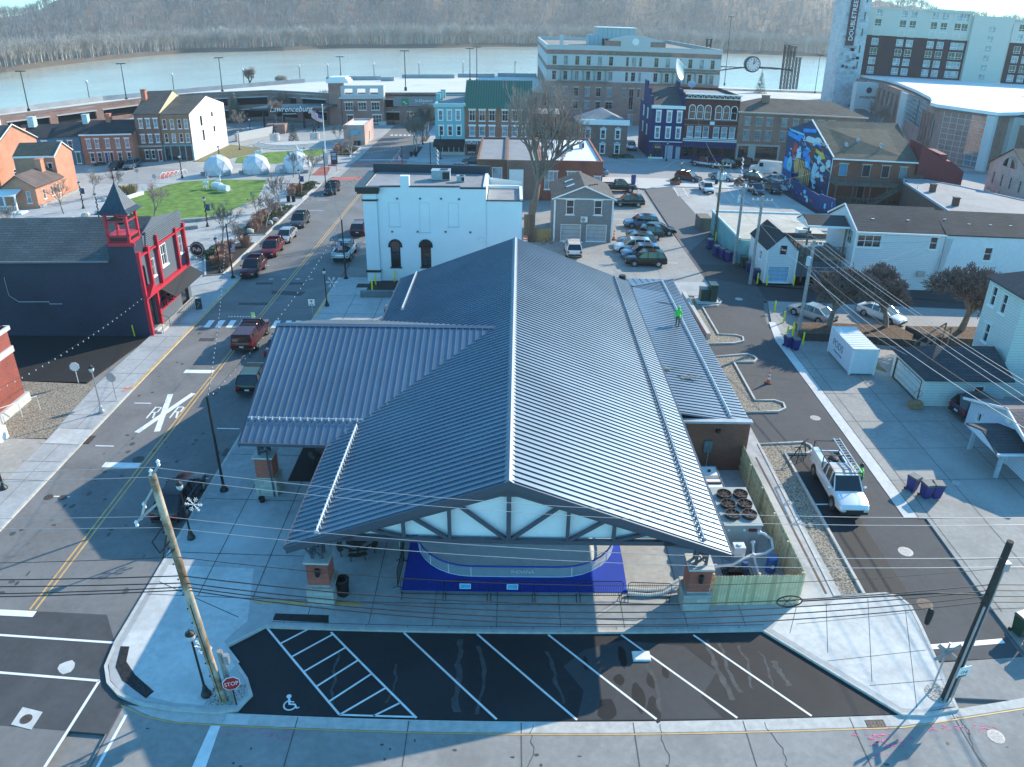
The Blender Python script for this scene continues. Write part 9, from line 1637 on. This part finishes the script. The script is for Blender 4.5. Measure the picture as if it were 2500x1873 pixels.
for k,(dx,z) in enumerate(((-1,8.6),(-.4,8.6),(.5,8.6),(1,8.6),(0,6.6),(0,5.9))):wire((P63[0]+dx,P63[1],z),(31.5+dx*2.0,14,9.6-.4*(k > 3)),1.0+.15*k,m_wirel if k != 4 else m_wire,('leftmost thin grey','second thin grey','third thin grey','rightmost thin grey','thick black','thick pale lower')[k]+' wire running from the transformer pole to the lower right',.014 if k < 4 else .024,group=GR_)
for (p,q,w_) in ((P63,P77,'transformer pole and the grey garage pole'),(P77,P84,'grey garage pole and the teal wall pole'),(P84,P94,'teal wall pole and the mossy pole')):
    for dx,z,v_ in ((-1,8.6,'left upper'),(1,8.7,'right upper'),(0,6.3,'lower')):wire((p[0]+dx,p[1],z),(q[0]+dx,q[1],z+.4),.4,m_wirel,v_+' grey wire between the '+w_,.013,group=GR_)
for p,q,lb in (((26.1,63,6.5),(44.5,76.6,5.4),'drooping service wire from the transformer pole to the white rear wall'),((26.1,63,6.2),(44.7,76.6,4.6),'lower service wire from the transformer pole to the white rear wall'),((25.8,77.3,6.6),(45.0,76.6,5.6),'service wire from the grey pole to the white rear wall'),((26,94.7,7),(52,119,6.4),'service wire from the mossy pole to the mural building'),((26,94.7,8.8),(36,153.3,8.5),'wire from the mossy pole to the dark red shop'),((25.9,84.6,7),(36.3,79,6.4),'service wire from the teal wall pole to the big white house'),((26,94.7,7.2),(12.6,92.5,5),'service wire from the mossy pole to the garage house'),((26.1,63,6.4),(31.5,53,2.6),'service wire from the transformer pole to the garage')):wire(p,q,.9,m_wirel,lb,.014)
# string lights
m_bulb=mat('festoon bulb',(.75,.76,.72),.3)
def festoon(p,q,sag,lab,n=26):
    p,q=Vector(p),Vector(q);t=thing('string_lights',lab,'string lights',tuple(p));pts=[(q-p)*(i/n)-Vector((0,0,4*sag*(i/n)*(1-i/n))) for i in range(n+1)];mb=MB();mb.tube(pts,.012,3);obj('wire',mb,m_wire,t,world=False)
    me=None
    for i in range(1,n):
        if me is None:mb=MB();mb.ell((0,0,-.1),.038,.038,.055,5,4);me=mb.mesh('bulb',m_bulb)
        o=bpy.data.objects.new('bulb',me);COL.objects.link(o);o.parent=t;o.location=pts[i]
festoon((-16.9,37.5,6.3),(-29.5,77.1,5.9),1.0,'string lights from the plaza pole across the street to the flag pole',44);festoon((-16.9,37.5,6.3),(-17.2,76.9,6.3),1.0,'string lights along the right kerb over the crossing',40);festoon((-30.9,37.0,6.2),(-31.6,61.2,3.9),.5,'string lights from the edge pole to the firehouse corner',30);festoon((-17.2,76.9,6.3),(-29.8,123.5,6.1),1.2,'string lights crossing the far street',44)
festoon((-29.6,77.1,5.9),(-17.3,118,6),1.2,'string lights crossing beside the dark grey car',36);festoon((-19.1,136.7,4.3),(-29.8,123.5,5.5),.5,'string lights from the brick crossing pole to the left',22);festoon((-19.1,136.7,4.3),(-19.8,128,3.2),.2,'short string lights beside the stop sign',12);festoon((-19.1,136.8,4.3),(-29.5,152,4.0),.5,'string lights over the farther brick crossing',18);festoon((24,152.5,3.2),(16,153.5,3.1),.4,'string lights before the grey brown brick house',18);festoon((28,152.6,3.2),(52,152.6,3.2),.4,'string lights along the navy and red shopfronts',40)
# signs
def sign(x,y,z,h,lab,shape='oct',rz=0,mface=None,post=None,txt=None,size=.3,name='road_sign',tilt=0):
    t=thing(name,lab,'sign',(x,y,z),rz);mb=MB();mb.cyl((0,.03,0),(0,.03,h),.03,n=6);obj('post',mb,post or steel,t,world=False);mb=MB();n={'oct':8,'round':20,'sq':4}[shape];a0={'oct':pi/8,'round':0,'sq':pi/4}[shape];R=.38 if n != 4 else .42
    pr=lambda r,y0_,y1_:[[(r*cos(a0+2*pi*i/n),y_,h-.3+r*sin(a0+2*pi*i/n)) for i in range(n)] for y_ in (y0_,y1_)]
    mb.loft(pr(R,-.012,.012));obj('plate',mb,white if mface else (post or steel),t,world=False,recalc=True)
    if mface:mb=MB();mb.loft(pr(R*.92,-.018,-.0125));obj('face',mb,mface,t,world=False,recalc=True)
    if txt:text('lettering',txt,size,white if txt == 'STOP' else black,t,(0,-.022,h-.3-size*.36),ext=.002,sx=.8)
    return t
m_sr=mat('sign red',(.50,.012,.02),.45)
sign(-11.2,21.7,.12,1.6,'red stop sign leaning by the leaning pole foot','oct',.35,m_sr,m_bf,'STOP',.3);sign(-20.6,129.5,.0,2.2,'red stop sign beyond the white building at the brick crossing','oct',0,m_sr,steel,'STOP',.3)
t=sign(19.32,21.88,.12,2.1,'white one way sign fixed on the dark utility pole','sq',.2,white,steel,'ONE\nWAY',.22);mb=MB();mb.box(-.2,.12,-.025,-.02,1.55,1.6);mb.add([(-.3,-.022,1.575),(-.18,-.022,1.65),(-.18,-.022,1.5)],[(0,1,2)]);obj('arrow',mb,black,t,world=False)
t=thing('crossing_sign','back of a crossbuck railway sign behind the dark pole','sign',(18.75,22.5,.12));mb=MB();mb.beam((-.5,0,1.9),(.5,0,2.7),.04,.18);mb.beam((-.5,.05,2.7),(.5,.05,1.9),.04,.18);mb.cyl((0,.08,0),(0,.08,2.8),.04);obj('crossbuck',mb,steel,t,world=False)
sign(-33.6,51.6,.1,1.7,'pale back of an octagonal sign at the gravel lot edge','oct',.3,None,white);sign(-29.1,48.8,.1,2.2,'dark round sign seen from behind on the left pavement','round',0,None,steel);t=sign(-18.1,65.8,.12,1.7,'white pedestrian crossing sign with red triangle by the plaza','sq',0,white,steel);mb=MB();mb.add([(-.15,-.025,1.62),(.15,-.025,1.62),(0,-.025,1.4)],[(0,1,2)]);obj('yield_triangle',mb,m_sr,t,world=False);mb=MB();mb.tube([(-.15,-.03,1.15),(.0,-.03,1.3),(.15,-.03,1.15)],.03,4);obj('walking_figure',mb,black,t,world=False)
t=thing('crossing_marker','yellow green crossing marker standing on the zebra crossing','sign',(-23.25,64.3,.01));mb=MB();mb.box(-.16,.16,-.03,.03,.15,1.05);obj('board',mb,mat('lime yellow',(.45,.75,.05),.5),t,world=False);mb=MB();mb.box(-.11,.11,-.036,-.031,.35,.9);obj('white_panel',mb,white,t,world=False);mb=MB();mb.tube([(-.05,-.045,.45),(0,-.045,.65),(.05,-.045,.45)],.02,4);obj('walking_figure',mb,black,t,world=False);mb=MB();mb.lathe([(0,0),(.2,0),(.15,.08),(.04,.16),(0,.16)],(0,0,0),10);obj('base',mb,black,t,world=False)
sign(-65,131,.06,1.9,'pale sign on a thin post by the lane behind the belfry','oct',.5,None,steel);sign(-58.9,124.5,.06,2.1,'pale sign on a post left of the big lawn','round',0,None,steel)
for x,y,z,lb in ((27.5,128.3,.1,'terracotta flower box left of the small white pickup'),(33.2+5.5,129.4,.1,'terracotta flower box behind the mossy pole'),(13.5,129.8,.1,'terracotta flower box at the footpath left end')):
    t=thing('flower_box',lb,'flower box',(x,y,z));mb=MB();mb.box(-.8,.8,-.35,.35,0,.7);obj('box',mb,mat('terracotta',(.36,.12,.09),.8),t,world=False);obj('plants',juniper(8,.75,.5).xf(Matrix.Translation((0,0,.65))),m_jun,t,world=False)
t=thing('post_box','dark blue post box on the footpath behind the black pickup','post box',(20.4,128.0,.1));mb=MB();mb.box(-.35,.35,-.3,.3,.2,1.2);mb.cyl((-.35,0,1.2),(.35,0,1.2),.3,n=14);obj('box',mb,mat('post box blue',(.02,.05,.20),.5),t,world=False);mb=MB();mb.box(-.3,.3,-.25,.25,0,.2);obj('leg',mb,black,t,world=False)
# lighted wrapped pole, info board
t=thing('decorated_post','white wrapped post with snowman lights right of the brick crossing','decoration',(-13.0,138.5,.1));mb=MB();mb.tube([(.12*cos(k),.12*sin(k),.12*k) for k in range(30)],.09,5);mb.ell((0,0,.2),.5,.5,.25);obj('wrap',mb,white,t,world=False);dup(t,(14.6,133.5,.1),0,'white wrapped lamp post beside the white flat roof');dup(t,(41.2,137,.1),0,'black and white wrapped post behind the mossy pole')
t=thing('info_board','dark information board by the flagpole','sign',(-32.6,143.2,.06));mb=MB();mb.box(-.6,.6,-.15,.15,0,2.4);obj('board',mb,mat('board navy',(.02,.03,.05),.5),t,world=False);mb=MB();mb.box(-.4,.4,-.17,-.151,1.5,2.1);mb.box(-.4,.4,-.17,-.151,.9,1.3);obj('panel',mb,mat('board panel blue',(.25,.35,.45),.5),t,world=False)
t=thing('road_barrier','dark red barrier beside the brick paving by the street','barrier',(-31.5,136.5,.06));mb=MB();mb.box(-.8,.8,-.05,.05,.9,1.1);mb.beam((-.7,0,0),(-.7,0,1),.06);mb.beam((.7,0,0),(.7,0,1),.06);obj('board',mb,mat('barrier red',(.45,.05,.07),.5),t,world=False)
t=thing('bicycle','dark bicycle standing at the left garage door of the garage house','bicycle',(4.6,91.0,.02),.3);mb=MB();mb.tube([(-.5,0,.35),(-.1,0,.3),(.15,0,.8),(-.3,0,.8),(-.1,0,.3)],.025,4);mb.tube([(.15,0,.8),(.5,0,.35)],.025,4);mb.beam((.1,-.25,1.0),(.1,.25,1.0),.03);obj('frame',mb,black,t,world=False)
for X in (-.5,.5):mb=MB();mb.tube([(X+.33*cos(2*pi*i/16),0,.35+.33*sin(2*pi*i/16)) for i in range(16)],.02,4,closed=True);obj('wheel',mb,m_tyre,t,world=False)
tag(obj('timber_fence',MB().box(3.0,5.0,92.0,92.12,0,1.7),mat('tan boards',(.30,.22,.10),.85,kind='planks'),loc=(4,92,0)),'tan timber fence between the garage house and the bare tree','fence');tag(obj('timber_fence',MB().box(1.7,3.0,91.9,92.0,0,3.4).box(2.3,2.45,91.7,91.85,0,5.2).box(2.9,3.05,91.6,91.75,0,4.6),wood_d,loc=(2,92,0)),'dark timber stair frame and posts beside the big tree','stair')
tag(obj('wooden_deck',MB().box(1.5,3.8,77.5,85.0,0,.5),m_wd,loc=(2.5,80,0)),'weathered wooden deck right of the white building','deck')
# ======================= PEOPLE =======================
def person(lab,loc,rz,joints,radii,coat,legs,hood=False,cap=None,top=1.0):
    """one continuous skinned body; joints: dict name -> xyz; clothing by height"""
    t=thing('person',lab,'person',loc,rz)
    E=[('pelvis','waist'),('waist','chest'),('chest','neck'),('neck','head'),('head','crown')]
    for s in 'LR':E += [('chest','sh'+s),('sh'+s,'el'+s),('el'+s,'wr'+s),('wr'+s,'ha'+s),('pelvis','hip'+s),('hip'+s,'kn'+s),('kn'+s,'an'+s),('an'+s,'to'+s)]
    names=list(joints);me=bpy.data.meshes.new('body');me.from_pydata([joints[n] for n in names],[(names.index(a),names.index(b)) for a,b in E],[]);o=bpy.data.objects.new('body',me);COL.objects.link(o)
    md=o.modifiers.new('s','SKIN');sv=me.skin_vertices[0].data
    for i,n in enumerate(names):r=radii.get(n.rstrip('LR') if n[-1] in 'LR' else n,.06);sv[i].radius=(r,r);sv[i].use_root=n == 'pelvis'
    o.modifiers.new('u','SUBSURF').levels=1;C.view_layer.update();m2=bpy.data.meshes.new_from_object(o.evaluated_get(C.evaluated_depsgraph_get()));bpy.data.objects.remove(o)
    skin=mat('skin',(.42,.25,.18),.6);m2.materials.clear();[m2.materials.append(m) for m in (skin,coat,legs,mat('boots',(.05,.035,.025),.8))]
    wr=[Vector(joints['ha'+s]) for s in 'LR'];nz=joints['neck'][2]
    for p in m2.polygons:
        c=p.center;p.use_smooth=True
        p.material_index=0 if (c.z > nz+.05 or min((c-w).length for w in wr) < .07) else 1 if (c.z > joints['pelvis'][2]+.02 or min((c-Vector(joints['wr'+s])).length for s in 'LR') < .14) else 3 if c.z < .14 else 2
    b=bpy.data.objects.new('body',m2);COL.objects.link(b);b.parent=t;hd=Vector(joints['head'])
    mb=MB();mb.ell(hd+Vector((-.02,0,.05)),.135,.125,.15,12,8);q=obj('hood' if hood else 'cap',mb,coat if hood else (cap or black),t,world=False,smooth=60)
    mb=MB();mb.ell(hd+Vector((.07,0,.0)),.06,.075,.09,8,6);mb.ell(hd+Vector((.135,0,-.01)),.018,.014,.025,5,4);obj('face',mb,skin,t,world=False,smooth=60);mb=MB();[mb.ell(hd+Vector((.122,s*.032,.025)),.008,.012,.008,5,4) for s in (-1,1)];mb.box(hd.x+.115,hd.x+.125,-.025,.025,hd.z-.055,hd.z-.047);obj('eyes_and_mouth',mb,black,t,world=False)
    for s in 'LR':
        h=Vector(joints['ha'+s]);w=Vector(joints['wr'+s]);d=(h-w).normalized();o_=d.orthogonal().normalized();mb=MB()
        for k,L_ in enumerate((.075,.085,.08,.065)):a=h+o_*(k-1.5)*.021;mb.tube([a,a+d*L_*.6,a+d*L_+o_.cross(d)*.015],[.011,.010,.008],5)
        mb.tube([w.lerp(h,.5)+o_*.03,w.lerp(h,.9)+o_*.07,h+o_*.075+d*.03],[.012,.011,.009],5);obj('fingers',mb,skin,t,world=False)
    return t
RAD=dict(pelvis=.135,waist=.13,chest=.155,neck=.06,head=.095,crown=.07,sh=.075,el=.055,wr=.042,ha=.035,hip=.095,kn=.065,an=.05,to=.045)
hv=mat('hi-vis green hoodie',(.12,.75,.10),.7,var=.08);br=mat('brown work trousers',(.16,.10,.07),.85)
def J(lean=0,aL=((.05,.25,1.1),(.2,.27,.9)),aR=((.05,-.25,1.1),(.25,-.2,.95)),st=.1):
    j=dict(pelvis=(0,0,.93),waist=(lean*.3,0,1.1),chest=(lean*.7,0,1.32),neck=(lean,0,1.49),head=(lean+.03,0,1.62),crown=(lean+.03,0,1.72));hx=lean*.75
    for s,a,y in (('L',aL,1),('R',aR,-1)):j['sh'+s]=(hx,y*.19,1.40);j['el'+s]=a[0];j['wr'+s]=a[1];w=Vector(a[1]);e=Vector(a[0]);j['ha'+s]=tuple(w+(w-e).normalized()*.08);f=st*y;j['hip'+s]=(0,y*.10,.88);j['kn'+s]=(f*.5+.03,y*.11,.48);j['an'+s]=(f,y*.12,.09);j['to'+s]=(f+.15,y*.14,.04)
    return j
person('person in hi-vis green hoodie and brown overalls standing on the side roof',(13.25,55.9,3.49),radians(-110),J(.05,((.02,.27,1.12),(.12,.25,.88)),((.05,-.28,1.12),(.22,-.22,.92))),RAD,hv,br,True)
person('person in hi-vis green hoodie and black cap reaching for the ladder on the pickup',(21.75,38.55,.02),radians(190),J(.12,((.25,.24,1.35),(.5,.18,1.5)),((.25,-.24,1.35),(.5,-.16,1.5))),RAD,hv,mat('dark trousers',(.03,.03,.035),.85),False)
for x,y,lb in ((19.5,42.6,'black tripod stand at the kerb tip behind the utility pickup'),(18.9,41.8,'black folding sawhorse by the kerb beside the gravel strip')):
    t=thing('tripod_stand',lb,'stand',(x,y,.02),x);mb=MB()
    for a in (0,2.1,4.2):mb.beam((.45*cos(a),.45*sin(a),0),(0,0,1.0),.04)
    mb.beam((-.4,0,.98),(.4,0,1.02),.05);obj('frame',mb,black,t,world=False)
for x,y,z,lb in ((11.9,46.0,3.8,'tangled pale hose bundle lying on the side roof, larger one'),(10.6,47.0,3.98,'tangled dark strap bundle lying on the side roof, smaller one')):
    rr=random.Random(int(x));mb=MB();mb.tube([(rr.gauss(0,.35),rr.gauss(0,.2),.05+rr.random()*.08) for _ in range(26)],.018,4);tag(obj('hose_bundle',mb,mat('tan rope',(.35,.30,.22),.8),loc=(x,y,z),world=False),lb,'hose bundle')
mb=MB();mb.beam((-1.6,0,.05),(1.6,.3,-.25),.05);mb.beam((-1.5,.2,.08),(1.2,.4,-.2),.05);tag(obj('metal_strip',mb,m_trim,loc=(12.2,60.5,3.85),world=False),'two long dark trim strips lying on the side roof','trim strips')
# ======================= AIR =======================
hz=bpy.data.materials.new('air haze');hz.use_nodes=True;hn=hz.node_tree.nodes;hn.remove(hn['Principled BSDF']);pv_=hn.new('ShaderNodeVolumePrincipled');pv_.inputs['Color'].default_value=(.86,.92,.96,1);pv_.inputs['Density'].default_value=.00017;pv_.inputs['Anisotropy'].default_value=.2
hz.node_tree.links.new(pv_.outputs[0],hn['Material Output'].inputs['Volume']);mb=MB();mb.box(-2700,2700,-220,3900,-40,330);tag(obj('haze',mb,hz),'thin pale air between the camera and the far hills','haze',None,'stuff')
# ======================= one part, one mesh: parts built side by side are parted again =======================
SPLIT=set('board_post warning_label cornice coping pipe vent roof_vent skylight pediment shop_window shop_door post parapet balcony_rail sunshade shopfront string_course roof awning cooling_unit side_parapet slit_window tower_block trim stone_band corner_post shell_ornament handrail stallriser penthouse belfry_panel conduit gutter baubles river_parapet stone_band downspout smokestack wall_band eyes_and_mouth number_plate red_trim painted_shape reflective_band porch clock_hand roof_rail rear_box'.split())
for o in list(COL.objects):
    if o.type != 'MESH' or o.parent is None or o.name.split('.')[0] not in SPLIT or o.data.users > 1 or len(o.data.polygons) > 1500:continue
    me=o.data;n=len(me.vertices);par=list(range(n))
    def find(i):
        while par[i] != i:par[i]=par[par[i]];i=par[i]
        return i
    for e in me.edges:a,b=find(e.vertices[0]),find(e.vertices[1]);par[a]=b
    g={}
    for i in range(n):g.setdefault(find(i),[]).append(i)
    bb=[[ids,[min(me.vertices[i].co[k] for i in ids)-.06 for k in range(3)],[max(me.vertices[i].co[k] for i in ids)+.06 for k in range(3)]] for ids in g.values()]
    done=False
    while not done:
        done=True
        for i in range(len(bb)):
            for j in range(len(bb)-1,i,-1):
                if all(bb[i][1][k] <= bb[j][2][k] and bb[j][1][k] <= bb[i][2][k] for k in range(3)):
                    q=bb.pop(j);bb[i]=[bb[i][0]+q[0],[min(a,b) for a,b in zip(bb[i][1],q[1])],[max(a,b) for a,b in zip(bb[i][2],q[2])]];done=False
    if not 1 < len(bb) <= 100:continue
    for c,(ids,_,_) in enumerate(bb):
        s={v:i for i,v in enumerate(ids)};fs=[p for p in me.polygons if p.vertices[0] in s];m2=bpy.data.meshes.new(o.name.split('.')[0]);m2.from_pydata([me.vertices[i].co[:] for i in ids],[],[[s[v] for v in p.vertices] for p in fs]);m2.polygons.foreach_set('material_index',[p.material_index for p in fs])
        for m in me.materials:m2.materials.append(m)
        m2.update()
        if c == 0:o.data=m2
        else:q=o.copy();q.data=m2;COL.objects.link(q)
